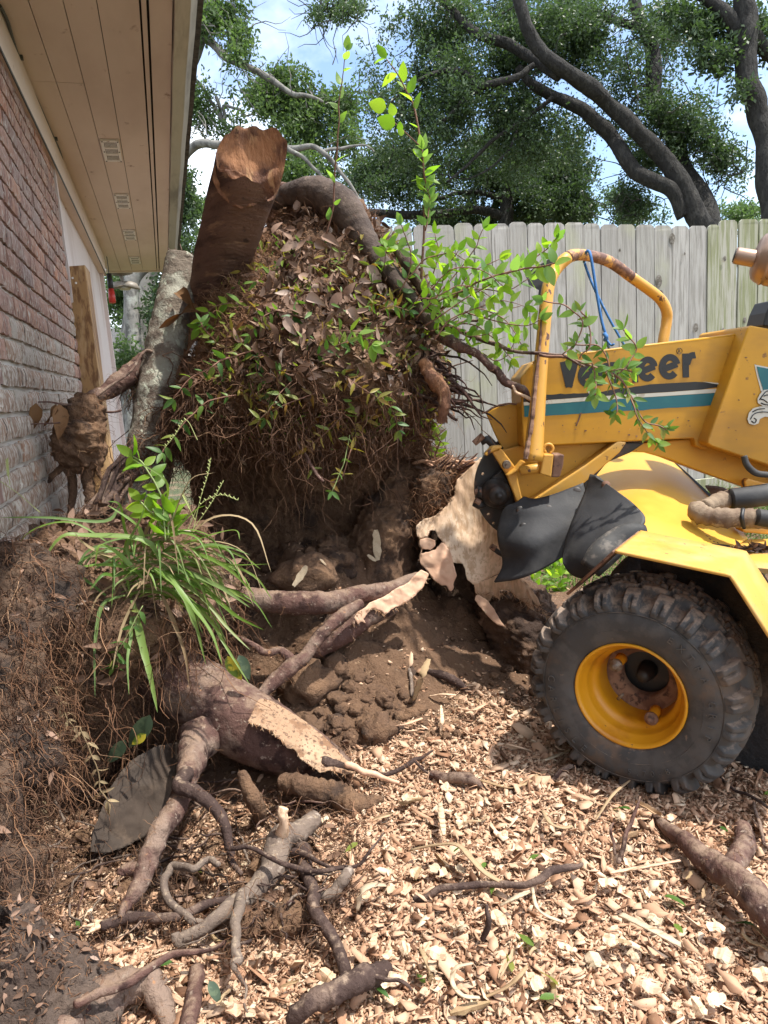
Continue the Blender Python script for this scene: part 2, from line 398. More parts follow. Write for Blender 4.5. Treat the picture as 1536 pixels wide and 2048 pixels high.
# vents
for (ya, yb) in ((4.03, 4.36), (5.02, 5.36), (6.02, 6.37), (7.10, 7.44)):
    x0, x1 = -.158, -.07
    fr = MB()
    fr.box2((x0, ya, 2.190), (x0+.014, yb, 2.199)); fr.box2((x1-.014, ya, 2.190), (x1, yb, 2.199))
    for t in (0, .335, .665, 1):
        yy = ya+.012+(yb-ya-.024)*t; fr.box2((x0+.0145, yy-.011, 2.1905), (x1-.0145, yy+.011, 2.1985))
    fr.build('vent_frame', m_vent, eave)
    fr = MB(); fr.box2((x0+.008, ya+.01, 2.1988), (x1-.008, yb-.01, 2.1996)); fr.build('vent_screen', m_dark, eave)
    sl_ = MB()
    for j in range(10):
        xx = x0+.019+.0056*j
        sl_.box((xx, (ya+yb)/2, 2.194), .0028, yb-ya-.03, .005)
    tag(sl_.build('louvre', m_vent, eave), kind='stuff')
    for a in (x0+.007, x1-.007):
        for b in (ya+.012, (ya+yb)/2, yb-.012):
            sc = MB(); sc.lathe([(0, -.003), (.004, -.003), (.004, .002)], (a, b, 2.19), (0, 0, 1), 6); sc.build('screw', m_cable, eave)
# flood light under the end of the eave
m_lampb = mat('lamp_bronze', (.20, .17, .13), .5); m_lampg = mat('lamp_glass', (.55, .52, .45), .3)
c = W(240, 545, 7.6)
fl = empty('eave_light', c, 'small brown two headed light fixture hanging under the eave end', 'light fixture')
mb = MB(); mb.lathe([(0, .05), (.12, .05), (.13, .02), (.05, 0), (0, 0)], c+[0, 0, -.03], (0, 0, 1), 20); mb.build('canopy', m_lampb, fl, True)
mb = MB(); mb.tube([c+[0, 0, -.03], c+[.02, 0, -.10]], .018, 8); mb.build('stem', m_lampb, fl)
for s in (-1, 1):
    q = c+np.array([.02+s*.07, 0, -.13]); mb = MB(); mb.lathe([(0, .04), (.06, .03), (.11, -.02), (.10, -.03), (0, -.01)], q, (s*.25, -.1, 1), 18); mb.build('lamp_shade', m_lampb, fl, True)
mb = MB(); mb.lathe([(0, -.045), (.05, -.04), (.075, -.02), (0, -.01)], c+[.03, 0, -.14], (0, 0, 1), 16); mb.build('lamp_globe', m_lampg, fl, True)
# red and black tool hanging at the wall end
m_red = mat('red_plastic', (.55, .04, .03), .4); m_blk = mat('black_plastic', (.02, .02, .022), .45)
a, b, c2 = W(218, 548, 6.4), W(222, 578, 6.4), W(225, 605, 6.4)
tl = empty('hanging_tool', b, 'red and black handled tool hanging under the eave end', 'tool')
mb = MB(); mb.tube([a, a*.5+b*.5, b], [.022, .026, .024], 10); mb.build('grip', m_blk, tl, True)
mb = MB(); mb.tube([b-[0, 0, .002], b*.5+c2*.5, c2], [.025, .03, .03], 10); mb.build('red_sleeve', m_red, tl, True)
mb = MB(); mb.tube([a, a+[0, 0, .16]], .004, 5); mb.build('hook', m_cable, tl)

# timber post leaning on the wall
pa, pb = W(157, 539, 3.56), W(216, 1010, 3.50)
po = empty('timber_post', pb, 'square treated yellow timber post standing against the white wall', 'post')
d = nrm(pa-pb); x = nrm(np.cross(d, (0.15, 1, 0))); yv = np.cross(d, x)
nseg = 12; V = []; f = []
for i in range(nseg+1):
    c = pb+(pa-pb)*i/nseg
    for (u, v) in ((-1, -.92), (-.92, -1), (.92, -1), (1, -.92), (1, .92), (.92, 1), (-.92, 1), (-1, .92)):
        V.append(c+x*u*.044+yv*v*.044+rng.normal(0, .0006, 3))
for i in range(nseg):
    for j in range(8): f.append((i*8+j, i*8+(j+1) % 8, (i+1)*8+(j+1) % 8, (i+1)*8+j))
f.append(tuple(nseg*8+j for j in range(8))); f.append(tuple(range(7, -1, -1)))
mb = MB(); mb.add(V, f); mb.build('timber', m_post, po)
for (u, v) in ((145, 556), (152, 566), (186, 768), (208, 915)):
    mb = MB(); q = W(u, v, 3.495); mb.lathe([(0, .002), (.0055, .001), (.0055, -.004)], q, nrm(CAM-q), 8); mb.build('nail_head', m_vent, po)
# small pale tag behind the post on the wall
q = W(198, 716, 3.75); mb = MB(); mb.box(q, .004, .10, .20); o = mb.build('notice_strip', mat('tag_paper', (.45, .50, .52), .7, [((.25, .3, .35), 30, .5, .6, (1, 1, .4))]))
tag(o, 'narrow grey printed tag stapled to the white wall behind the post', 'tag')

# ================================================================ fence
m_fence = mat('fence_wood', (.4, .38, .34), .9, [((.27, .255, .225), 7, .42, .62, (6, 6, .5), 6), ((.17, .155, .13), 30, .6, .72, (3, 3, .12), 4), ((.36, .36, .25), 2.2, .52, .72, (1, 1, .6))],
              [(55, .5, .006, (3, 3, .12))], rnd=[(.38, .36, .32), (.32, .305, .275), (.42, .40, .365), (.34, .33, .29)])
m_fenceg = mat('fence_wood_green', (.36, .35, .27), .9, [((.22, .23, .12), 6, .42, .6, (7, 7, .4), 6), ((.15, .14, .10), 30, .6, .72, (3, 3, .12), 4)],
               [(55, .5, .006, (3, 3, .12))], rnd=[(.40, .38, .32), (.33, .33, .24), (.44, .42, .35)])
m_knot = mat('knot', (.10, .085, .065), .9, [((.22, .2, .17), 60, .4, .6)])
FY = 4.30
fence = empty('picket_fence', onY(1200, 900, FY)*[1, 1, 0], 'weathered grey dog eared wooden fence behind the yellow machine', 'fence')
edges = [600, 638, 676, 713, 750, 787, 824, 868, 907.5, 946, 981, 1017.5, 1054, 1088, 1129, 1168, 1201.6, 1236, 1272, 1309, 1344.5, 1379.5, 1415, 1439, 1476, 1515, 1552, 1590, 1627, 1664, 1700]
tops = {22: 450, 23: 440, 24: 439, 25: 438.5, 26: 438, 27: 437, 28: 436, 29: 435}
for i in range(len(edges)-1):
    a, b = edges[i], edges[i+1]; yt = tops.get(i, [452, 451, 450, 452, 451, 450, 452, 450, 447, 447, 447, 445, 445, 445, 446, 447, 448, 449, 450, 451, 452, 453][i] if i < 22 else 437)
    g_ = .0022+.0012*random.random()
    A = onY(a, yt, FY); B = onY(b, yt, FY); x0, x1 = A[0]+g_, B[0]-g_; zt = (A[2]+B[2])/2+random.gauss(0, .002); w = x1-x0
    yy = FY+random.gauss(0, .003)+(-.008 if i >= 22 else 0); th = .016
    mb = MB(); V = []; f = []
    lean = random.gauss(0, .0015); zb = -.06
    rows = [(zb, 0), (.3, 0), (.75, 0), (1.2, 0), (zt-.034, 0), (zt-.014, .006), (zt, .026)]
    for (z, ins) in rows:
        wob = random.gauss(0, .0009); 
        for (xx, y2) in ((x0+ins+wob, yy), (x1-ins+wob*.5, yy+random.gauss(0, .0008)), (x1-ins, yy+th), (x0+ins, yy+th)):
            V.append((xx+lean*z, y2, z))
    for r_ in range(len(rows)-1):
        for j in range(4): f.append((r_*4+j, r_*4+(j+1) % 4, r_*4+4+(j+1) % 4, r_*4+4+j))
    f += [(0, 3, 2, 1), tuple(len(V)-4+j for j in range(4))]
    mb.add(V, f); p_ = mb.build('picket', m_fenceg if i >= 22 else m_fence, fence)
kn = [(1345, 477, 13), (967, 606, 14), (1318, 562, 15), (1322, 590, 12), (1392, 655, 11), (1447, 660, 6), (1240, 500, 4), (1370, 507, 4), (1450, 517, 7), (1490, 640, 8), (1345, 478, 9)]
for (x, y, s) in kn:
    q = onY(x, y, FY-.0095 if x < 1415 else FY-.0175); mb = MB(); V = [q+[0, -.002, 0]]; n = 12
    for j in range(n): V.append(q+np.array([math.cos(j*2*PI/n)*s*.6, .5, math.sin(j*2*PI/n)*s*.95])*[.0037*.8, .002, .0037*.8])
    mb.add(V, [(0, 1+(j+1) % n, 1+j) for j in range(n)]); tag(mb.build('knot', m_knot, fence))
for z in (.25, 1.0, 1.6):
    mb = MB(); mb.box2((onY(600, 700, FY)[0], FY+.022, z-.045), (onY(1700, 700, FY)[0], FY+.06, z+.045)); mb.build('rail', m_fence, fence)
mb = MB(); q = onY(1355, 985, FY-.03); r_ = onY(1536, 1010, FY-.03)
mb.box2((q[0], FY-.045, -.1), (r_[0]+1, FY-.012, .06)); mb.build('rot_board', m_fenceg, fence)

# ================================================================ trees
m_bark = mat('oak_bark', (.030, .027, .024), .95, [((.058, .054, .047), 14, .45, .6, (1, 1, .4)), ((.03, .028, .025), 22, .5, .62, (1, 1, .35))], [(9, 1, .12, (1, 1, .35)), (26, 1, .05, (1, 1, .4))])
m_barkg = mat('grey_bark', (.20, .19, .17), .95, [((.10, .095, .085), 10, .45, .6, (1, 1, .5)), ((.30, .31, .27), 6, .55, .7)], [(20, .5, .02)])
m_leafo = mat('oak_leaf', (.1, .1, .1), .42, tint=[(.034, .056, .030), (.055, .088, .042), (.078, .12, .058), (.11, .155, .085)], trans=((1.3, 1.5, .7), .35), spec=.35)
m_leafl = mat('light_leaf', (.1, .1, .1), .55, tint=[(.045, .075, .03), (.07, .115, .045), (.10, .155, .06), (.14, .19, .09)], trans=((1.35, 1.5, .8), .45), spec=.3)

def limb(mb, pts, n=None, sides=16, wob=.05, lump=.03):
    P, r = pxpath(pts, n or max(6, len(pts)*8), wob=wob); mb.tube(P, r, sides); V = mb.v[-1]; c = np.repeat(P, sides, 0); d = V-c; d /= (np.linalg.norm(d, axis=1)[:, None]+1e-9); rr = np.repeat(r, sides)
    mb.v[-1] = V+d*(rr*(.10*fbm(V*3.5, 3)+.05*vnoise(V*14)))[:, None]; return P, r
def leafcloud(blobs, size, seed, per=1.0, noise=.55, dens=.0):
    """blobs: (px,py,t,rx_px,ry_px,rt_m,count). Small sprays of folded leaves; returns verts, quads, tint"""
    r = np.random.default_rng(seed); C = []; D = []
    for (x, y, t, rx, ry, rt, n) in blobs:
        n = int(n*per/7); k = int(n*3.2)
        u = r.normal(0, 1, (k, 3)); u /= np.linalg.norm(u, axis=1)[:, None]; u *= (r.random(k)**.42)[:, None]
        tt = t+u[:, 2]*rt; xx = x+u[:, 0]*rx; yy = y+u[:, 1]*ry
        c = CAM+np.stack([(xx-CX)/F, (yy-CY)/F, np.ones(k)], 1)@RW.T*tt[:, None]
        nn = fbm(c*1.6+seed, 3)+.5*vnoise(c*5+seed)
        edge = np.linalg.norm(u, axis=1)
        s = np.argsort(-(nn+.32*vnoise(c*2.9+seed)-noise*edge*edge*.8+r.normal(0, .22, k)))[:n]
        C.append(c[s])
    C = np.concatenate(C); m = len(C); k = 7
    # spray direction
    d = r.normal(0, 1, (m, 3)); d[:, 2] -= .3; d /= np.linalg.norm(d, axis=1)[:, None]
    c = np.repeat(C, k, 0); dd = np.repeat(d, k, 0); s = np.tile(np.arange(k), m)*size*.45
    c = c+dd*s[:, None]+r.normal(0, size*.35, c.shape)
    a = dd*.6+r.normal(0, .7, c.shape); a /= np.linalg.norm(a, axis=1)[:, None]
    b = np.cross(a, r.normal(0, 1, c.shape)+[0, 0, .8]); b /= (np.linalg.norm(b, axis=1)[:, None]+1e-9)
    sz = size*(.7+.6*r.random(len(c)))[:, None]
    V = np.stack([c, c+a*sz*.45+b*sz*.24, c+a*sz, c+a*sz*.45-b*sz*.24], 1).reshape(-1, 3)
    Fc = np.arange(len(V), dtype=np.int32).reshape(-1, 4)
    tn = np.clip(.5+.28*fbm(c*.9+3, 2)+r.normal(0, .18, len(c)), 0, 1)
    return V, Fc, tn
def crown(parent, m, blobs, size, seed, per=1., noise=.55, name='crown'):
    V, Fc, tn = leafcloud(blobs, size, seed, per, noise); return mkobj(name, V, Fc, m, parent, False, tn)
def twigs(mb, blobs, seed, n=30, t0=None, L=.6):
    r = np.random.default_rng(seed)
    for (x, y, t, rx, ry, rt, c) in blobs:
        for k in range(n):
            a = W(x+r.normal(0, rx*.5), y+r.normal(0, ry*.5), t+r.normal(0, rt*.4)); d = nrm(r.normal(0, 1, 3)+[0, 0, -.1])
            P = [a]
            for q in range(5): d = nrm(d+r.normal(0, .35, 3)); P.append(P[-1]+d*L*.22*(.6+r.random()))
            mb.tube(P, np.linspace(.012, .003, 6)*L/.6, 3, cap=False)

# big leaning live oak behind the fence
T1 = 11.
oak = empty('live_oak', onY(1405, 900, W(1405, 440, T1)[1])*[1, 1, 0], 'big dark live oak with two long limbs leaning left over the fence', 'tree')
mb = MB()
limb(mb, [(1440, 640, T1, 66), (1420, 500, T1, 48), (1392, 430, T1, 39), (1365, 370, T1, 37), (1330, 310, T1, 32), (1272, 258, T1, 31), (1215, 212, T1, 29), (1180, 180, 10.8, 32), (1120, 140, 10.6, 29), (1080, 100, 10.5, 28), (1052, 40, 10.4, 26), (1030, -30, 10.3, 22), (1010, -120, 10.2, 16)])
limb(mb, [(1372, 425, T1, 25), (1335, 385, T1, 28), (1280, 350, T1+.1, 29), (1250, 310, T1+.2, 28), (1225, 270, T1+.3, 28), (1175, 228, T1+.3, 26), (1110, 195, T1+.3, 22), (1060, 165, T1+.2, 19), (1035, 140, T1+.2, 14)])
limb(mb, [(1120, 150, 10.7, 25), (1060, 118, 10.9, 22), (1000, 85, 11, 19), (940, 50, 11.2, 17), (890, 10, 11.3, 14), (850, -40, 11.4, 11)])
limb(mb, [(1062, 130, 10.8, 11), (1030, 150, 10.8, 14), (960, 170, 10.9, 13), (920, 152, 11, 11), (870, 150, 11, 8), (820, 175, 11, 6), (780, 210, 11, 3)])
limb(mb, [(1425, 480, T1+.3, 53), (1400, 400, T1+.5, 44), (1362, 320, T1+.8, 35), (1335, 260, T1+.9, 34), (1305, 200, T1+.9, 32), (1308, 120, T1+.9, 31), (1290, 60, T1+.9, 26), (1270, 10, T1+.9, 22), (1275, -70, T1+.9, 19)])
limb(mb, [(1290, 55, T1+.9, 20), (1240, 32, T1+.8, 14), (1170, 22, T1+.7, 11), (1110, 0, T1+.7, 8)])
limb(mb, [(1000, 165, 11, 9), (930, 205, 11, 8), (870, 250, 11, 6), (850, 290, 11, 4)], wob=.06)
limb(mb, [(1100, 195, 11.2, 10), (1050, 240, 11.3, 8), (985, 290, 11.3, 8), (935, 325, 11.3, 6), (890, 360, 11.2, 4)], wob=.06)
limb(mb, [(1030, 250, 11.3, 5), (1010, 310, 11.3, 5), (950, 350, 11.3, 3), (880, 350, 11.3, 2)], wob=.06)
mb.build('trunk', m_bark, oak, True)
B1 = [(900, 120, 11.6, 190, 150, 1.2, 9000), (1010, 60, 11.8, 210, 110, 1.2, 8000), (1150, 110, 12, 150, 120, 1.2, 5500), (820, 230, 11.5, 110, 120, 1, 4500), (1000, 250, 12, 200, 130, 1.3, 9500),
      (1280, 180, 11.8, 90, 150, .9, 3600), (1380, 260, 11.6, 75, 100, .8, 3200), (1440, 330, 11.4, 60, 60, .6, 1500), (1180, 30, 11.5, 160, 60, 1., 3400), (1330, 60, 12.2, 90, 90, .8, 2200), (690, 15, 11, 75, 32, .6, 900), (640, 30, 11, 30, 20, .4, 220),
      (1260, 400, 12, 50, 50, .5, 1400), (1310, 330, 12, 60, 50, .5, 1100)]
tw = MB(); twigs(tw, B1, 3, 16); tw.build('twigs', m_bark, oak)['kind'] = 'stuff'
crown(oak, m_leafo, B1, .060, 1, 2.1, .85)
# middle oak further back
T2 = 15.
o2 = empty('live_oak', W(960, 440, T2)*[1, 1, 0], 'dense dark oak behind the middle of the fence', 'tree')
mb = MB()
limb(mb, [(1015, 560, T2, 34), (1015, 440, T2, 30), (1020, 380, T2, 26), (1040, 300, T2, 22), (1050, 240, T2, 18), (1060, 190, T2, 12)])
limb(mb, [(985, 540, T2+1, 24), (985, 430, T2+1, 18), (1000, 380, T2+1, 14), (985, 330, T2+1, 10)])
limb(mb, [(1015, 430, T2, 20), (960, 420, T2, 16), (880, 425, T2, 16), (800, 430, T2-.2, 18), (740, 425, T2-.3, 14), (700, 410, T2-.3, 8)])
limb(mb, [(1010, 400, T2, 12), (940, 385, T2, 9), (880, 400, T2, 7), (820, 380, T2, 5)])
limb(mb, [(1040, 330, T2, 12), (1100, 290, T2, 8), (1150, 270, T2, 5)])
mb.build('trunk', m_bark, o2, True)
B2 = [(880, 360, 15.5, 150, 90, 1.6, 8000), (1050, 380, 15.2, 130, 90, 1.6, 9000), (1130, 330, 15, 70, 90, 1.2, 5500), (790, 330, 15.5, 90, 90, 1.2, 5000), (1000, 300, 15.5, 150, 80, 1.5, 6000), (1150, 420, 15, 70, 40, 1, 4500), (720, 380, 16, 60, 70, 1, 2600), (960, 440, 16, 210, 40, 1, 7500)]
crown(o2, m_leafo, B2, .074, 2, 1.7, .8)
# far right oak
T3 = 9.5
o3 = empty('live_oak', W(1530, 440, T3)*[1, 1, 0], 'tall dark oak trunk rising at the right behind the fence', 'tree')
mb = MB()
limb(mb, [(1560, 620, T3, 60), (1550, 440, T3, 44), (1543, 340, T3, 42), (1527, 250, T3, 40), (1505, 180, T3, 42), (1496, 100, T3, 42), (1488, 40, T3, 40), (1480, -60, T3, 36), (1470, -160, T3, 30)])
limb(mb, [(1490, 80, T3, 30), (1450, 25, T3, 24), (1400, -10, T3, 20), (1340, -40, T3, 16)])
limb(mb, [(1506, 60, T3, 24), (1540, 110, T3+.2, 24), (1600, 160, T3+.4, 20)])
mb.build('trunk', m_bark, o3, True)
B3 = [(1420, 130, 9.6, 45, 60, .5, 700), (1400, 40, 9.8, 90, 45, .5, 1600), (1470, 110, 9.6, 25, 50, .4, 350), (1525, 60, 9.7, 30, 70, .5, 500), (1480, 175, 9.4, 22, 24, .3, 160), (1340, 20, 10, 60, 30, .4, 500), (1690, 60, 9.7, 160, 120, 1., 2500)]
crown(o3, m_leafo, B3, .07, 3, 1.9)
# light green trees at left
T4 = 10.
o4 = empty('ash_tree', W(390, 700, T4)*[1, 1, 0], 'slender grey tree with light green leaves leaning beside the eave', 'tree')
mb = MB()
limb(mb, [(250, 900, T4, 60), (300, 520, T4, 52), (335, 380, T4, 46), (362, 200, T4, 38), (398, 60, T4, 36), (425, -30, T4, 34), (450, -140, T4, 26)])
limb(mb, [(345, 92, T4, 6), (410, 82, T4, 15), (470, 125, T4, 15), (540, 160, T4, 13), (590, 190, T4, 10), (650, 212, T4, 6)])
limb(mb, [(336, 350, T4-.3, 18), (380, 296, T4-.5, 17), (430, 282, T4-.6, 16), (500, 285, T4-.8, 14), (570, 288, T4-.8, 12), (640, 302, T4-.8, 10), (690, 350, T4-.8, 7), (720, 410, T4-.8, 5)])
limb(mb, [(570, 288, T4-.8, 10), (620, 325, T4-.8, 7), (650, 370, T4-.8, 6), (665, 420, T4-.8, 4)])
limb(mb, [(640, 298, T4-.8, 7), (700, 292, T4-.8, 5), (750, 300, T4-.8, 3)])
limb(mb, [(385, 160, T4, 8), (430, 210, T4, 7), (455, 240, T4, 8), (440, 210, T4, 6), (480, 218, T4, 5), (510, 225, T4, 3)])
limb(mb, [(430, 200, T4, 7), (455, 250, T4, 6), (480, 285, T4, 5)])
mb.build('trunk', m_barkg, o4, True)
B4 = [(440, 40, 10, 62, 60, .6, 1700), (470, 90, 10, 35, 50, .5, 700), (395, 200, 10, 35, 60, .4, 500), (520, 190, 10.2, 80, 32, .6, 1100), (600, 200, 10.4, 90, 70, .8, 2600), (560, 160, 10.3, 40, 40, .4, 500), (640, 270, 10.5, 90, 80, .8, 3200), (590, 330, 10.5, 100, 60, .8, 2600), (430, 240, 10, 60, 40, .4, 350), (690, 200, 10.8, 40, 50, .6, 600)]
tw = MB(); twigs(tw, B4, 4, 14, L=.5); tw.build('twigs', m_barkg, o4)['kind'] = 'stuff'
crown(o4, m_leafl, B4, .065, 4, 2.0)
# ivy covered trunk beside the eave
T5 = 9.
o5 = empty('ivy_clad_tree', W(300, 760, T5)*[1, 1, 0], 'tree trunk wrapped in dense ivy beside the eave edge', 'tree')
mb = MB(); limb(mb, [(262, 900, T5, 34), (272, 700, T5, 32), (268, 560, T5, 30), (330, 480, T5, 34), (348, 340, T5, 30), (345, 330, T5, 20)]); mb.build('trunk', m_barkg, o5, True)
B5 = [(362, 350, 9, 22, 40, .2, 900), (364, 420, 9, 26, 50, .2, 1300), (352, 500, 9, 34, 50, .25, 1500), (330, 570, 9, 30, 40, .25, 900), (308, 640, 9, 24, 50, .2, 800), (385, 540, 9.2, 26, 40, .2, 500)]
crown(o5, m_leafo, B5, .06, 5, noise=.2, name='ivy')
o6 = empty('shade_tree', W(260, 640, 12)*[1, 1, 0], 'bushy green tree seen past the end of the white wall', 'tree')
mb = MB(); limb(mb, [(250, 800, 12, 20), (255, 660, 12, 16), (262, 600, 12, 10), (240, 540, 12, 8)]); mb.build('trunk', m_barkg, o6, True)
B6 = [(250, 600, 12.5, 60, 50, .8, 3000), (240, 560, 12.5, 50, 40, .8, 1800), (270, 640, 12, 40, 25, .6, 900), (410, 460, 12, 26, 60, .5, 1000), (395, 420, 12, 30, 30, .5, 600)]
crown(o6, m_leafl, B6, .07, 6, 1.8)
o7 = empty('background_tree', W(1480, 440, 22)*[1, 1, 0], 'sunlit distant tree top just above the fence at right', 'tree')
mb = MB(); limb(mb, [(1465, 700, 22, 16), (1465, 450, 22, 12), (1470, 420, 22, 6)]); mb.build('trunk', m_barkg, o7, True)
crown(o7, m_leafl, [(1470, 425, 22, 55, 22, 1, 1500), (1500, 440, 22, 60, 25, 1, 1200)], .12, 7)
o8 = empty('background_tree', W(1280, 440, 20)*[1, 1, 0], 'hazy tree tops low between the oak limbs and the fence', 'tree')
mb = MB(); limb(mb, [(1260, 700, 20, 16), (1260, 450, 20, 12), (1265, 420, 20, 6)]); mb.build('trunk', m_barkg, o8, True)
crown(o8, m_leafo, [(1270, 430, 20, 70, 28, 1, 1900), (1230, 400, 20, 40, 25, 1, 900)], .11, 8)
# low shrubs past the wall end
m_shrub = m_leafl
o9 = empty('garden_shrub', W(262, 760, 7.6)*[1, 1, 0], 'leafy shrub in front of the neighbouring roof', 'shrub')
mb = MB(); limb(mb, [(262, 850, 7.6, 8), (262, 780, 7.6, 6), (268, 720, 7.6, 4)]); mb.build('stem', m_barkg, o9, True)
crown(o9, m_shrub, [(262, 730, 7.6, 32, 28, .3, 900), (285, 765, 7.6, 20, 26, .3, 400), (250, 690, 7.6, 30, 14, .25, 300)], .05, 9, name='foliage')
# neighbour house
nb = empty('neighbour_house', W(270, 720, 13)*[1, 1, 0], 'low neighbouring house with grey shingle roof and white fascia', 'house')
a = W(150, 718, 13); b = W(420, 700, 13.2)
mb = MB(); dx = nrm((b-a)*[1, 1, 0]); bk = np.array([-dx[1], dx[0], 0])
mb.add([a-dx*3, b+dx*4, b+dx*4+bk*2.5+[0, 0, .75], a-dx*3+bk*2.5+[0, 0, .75]], [(0, 1, 2, 3)]); mb.build('roof', m_shing, nb)
mb = MB(); mb.bar(a-dx*3-[0, 0, .06], b+dx*4-[0, 0, .06], .05, .12); mb.build('fascia', m_trim, nb)
mb = MB(); mb.bar(a-dx*3-[0, 0, 1.3]+bk*.5, b+dx*4-[0, 0, 1.3]+bk*.5, .1, 2.4); mb.build('wall', mat('neighbour_wall', (.16, .16, .13), .9), nb)
# ================================================================ ground
def RBF(X, Y, c, a, sx, sy=None, rot=0):
    sy = sy or sx; dx, dy = X-c[0], Y-c[1]; cr, sr = math.cos(rot), math.sin(rot); u = dx*cr+dy*sr; v = -dx*sr+dy*cr
    return a*np.exp(-(u/sx)**2-(v/sy)**2)
g_hole = onZ(900, 1235, .02); g_heap = W(640, 1210, 2.45); g_heap2 = W(860, 1180, 2.75); g_front = onZ(1050, 1750, 0); g_pit = onZ(330, 1640, 0)
def GH(X, Y, fine=True):
    X = np.asarray(X, float); Y = np.asarray(Y, float)
    z = np.zeros_like(X)
    z = z+RBF(X, Y, g_heap, .36, .36, .40)+RBF(X, Y, g_heap2, .12, .34, .30)
    z = z-RBF(X, Y, g_hole, .26, .12, .10)
    z = z+RBF(X, Y, g_front, .035, .35, .25)-RBF(X, Y, g_pit, .10, .28, .28)
    z = z-.03*np.clip((Y-3)/1.0, 0, 1)
    if fine:
        p = np.stack([X.ravel(), Y.ravel(), X.ravel()*0], 1)
        z = z+(fbm(p*3.1, 2)*.018+fbm(p*14, 3)*.007).reshape(X.shape)*np.clip((3.2-Y)/1, .3, 1)
        soil = np.clip((np.exp(-((X-g_heap[0])/.5)**2-((Y-g_heap[1])/.55)**2)+np.exp(-((X-g_heap2[0])/.4)**2-((Y-g_heap2[1])/.4)**2))*1.2, 0, 1)
        z = z+((np.abs(fbm(p*9+5, 4))*.05+np.abs(fbm(p*31+9, 3))*.014).reshape(X.shape))*soil
    return z
def gnd(px, py, h=0.):
    """ray to terrain"""
    d = ray(px, py); t = .4
    for _ in range(400):
        p = CAM+d*t
        if p[2] <= GH(np.array([p[0]]), np.array([p[1]]), False)[0]+h: break
        t += .01
    return p, t
def chipmask(X, Y):
    """0..1: how much the ground is covered by chips, as it lies in the place"""
    P = np.stack([X.ravel(), Y.ravel(), np.zeros(X.size)], 1); q = (P-CAM)@RW; z = np.maximum(q[:, 2], .05); px = q[:, 0]/z*F+CX; py = q[:, 1]/z*F+CY
    n = fbm(P*7, 4)*34
    ln = np.interp(px, [-400, 250, 440, 560, 700, 860, 1060, 1200, 2400], [1800, 1800, 1800, 1690, 1510, 1430, 1385, 1340, 1340])
    m = np.clip((py-ln+n+20)/70, 0, 1)
    m = np.where((px < 560) & (py > 1560) & (py < 1800), np.maximum(m, .42), m)
    return m.reshape(X.shape)
m_ground = mat('ground_soil', (.085, .05, .03), .97, [((.07, .042, .028), 16, .60, .70), ((.27, .17, .10), 60, .6, .68)], [(90, .9, .012), (22, .6, .03)], tint=[(.155, .088, .050), (.20, .12, .07), (.34, .22, .13), (.44, .30, .19)])
xs = np.concatenate([np.arange(-.6, 2.2, .011), np.arange(2.2, 4.0, .06)]); ys_ = np.concatenate([np.arange(.45, 3.4, .011), np.arange(3.4, 6.5, .06)])
XX, YY = np.meshgrid(xs, ys_); ZZ = GH(XX, YY)
nx, ny = len(xs), len(ys_)
idx = np.arange(nx*ny).reshape(ny, nx)
Fq = np.stack([idx[:-1, :-1].ravel(), idx[:-1, 1:].ravel(), idx[1:, 1:].ravel(), idx[1:, :-1].ravel()], 1)
go = mkobj('ground', np.stack([XX.ravel(), YY.ravel(), ZZ.ravel()], 1), Fq, m_ground, None, True, chipmask(XX, YY).ravel()); tag(go, kind='structure')
m_lawn = mat('lawn_soil', (.06, .075, .03), .97, [((.16, .12, .07), 3, .45, .6), ((.30, .21, .12), 40, .58, .65)], [(40, .8, .02)])
S = 160.
mb = MB()
mb.add([(-S, -S, -.16), (S, -S, -.16), (S, S, -.16), (-S, S, -.16)], [(0, 1, 2, 3)])
tag(mb.build('lawn', m_lawn), kind='structure')
# ================================================================ stump grinder
from mathutils.geometry import tessellate_polygon
YEL = (.56, .285, .022)
m_yel = mat('yellow_paint', YEL, .42, [((.47, .225, .02), 3, .4, .7), ((.22, .10, .03), 26, .66, .72), ((.10, .045, .02), 60, .68, .72), ((.55, .42, .26), 120, .70, .76), ((.38, .19, .03), 1.6, .5, .7, (1, 1, 3))], [(40, .12, .002)], spec=.4, dust=((.50, .38, .24), 1.02, 1.22, 60))
m_yeld = mat('yellow_paint_dusty', (.60, .33, .06), .6, [((.50, .33, .14), 7, .45, .7), ((.16, .09, .045), 55, .64, .70), ((.45, .22, .03), 5, .5, .7)], [(60, .2, .002)], spec=.3)
m_yelr = mat('yellow_paint_chipped', (.60, .31, .05), .45, [((.11, .05, .035), 34, .61, .63, (1, 1, .45), 8), ((.62, .45, .25), 30, .66, .7)], [(50, .25, .002)])
m_yelrr = mat('worn_rusty_tube', (.13, .06, .04), .6, [((.58, .31, .08), 20, .52, .58, None, 8), ((.25, .13, .08), 50, .5, .6)], [(50, .25, .002)])
m_rust = mat('rust', (.16, .08, .05), .8, [((.28, .16, .10), 20, .45, .6), ((.07, .035, .025), 40, .55, .65)], [(60, .4, .003)])
m_yelin = mat('yellow_rim', (.66, .30, .012), .38, [((.50, .20, .01), 9, .5, .7), ((.18, .09, .03), 45, .68, .74)], [(30, .08, .002)])
m_rub = mat('rubber_flap', (.026, .026, .028), .68, [((.06, .058, .055), 6, .45, .7), ((.13, .12, .10), 90, .70, .76)], [(35, .25, .003), (6, .3, .01)], spec=.4)
m_tyre = mat('tyre', (.050, .048, .047), .7, [((.12, .085, .062), 9, .46, .66), ((.20, .14, .10), 45, .66, .73), ((.075, .070, .066), 20, .45, .6)], [(60, .35, .003)], spec=.4, dust=((.26, .19, .14), .72, 1.0, 60))
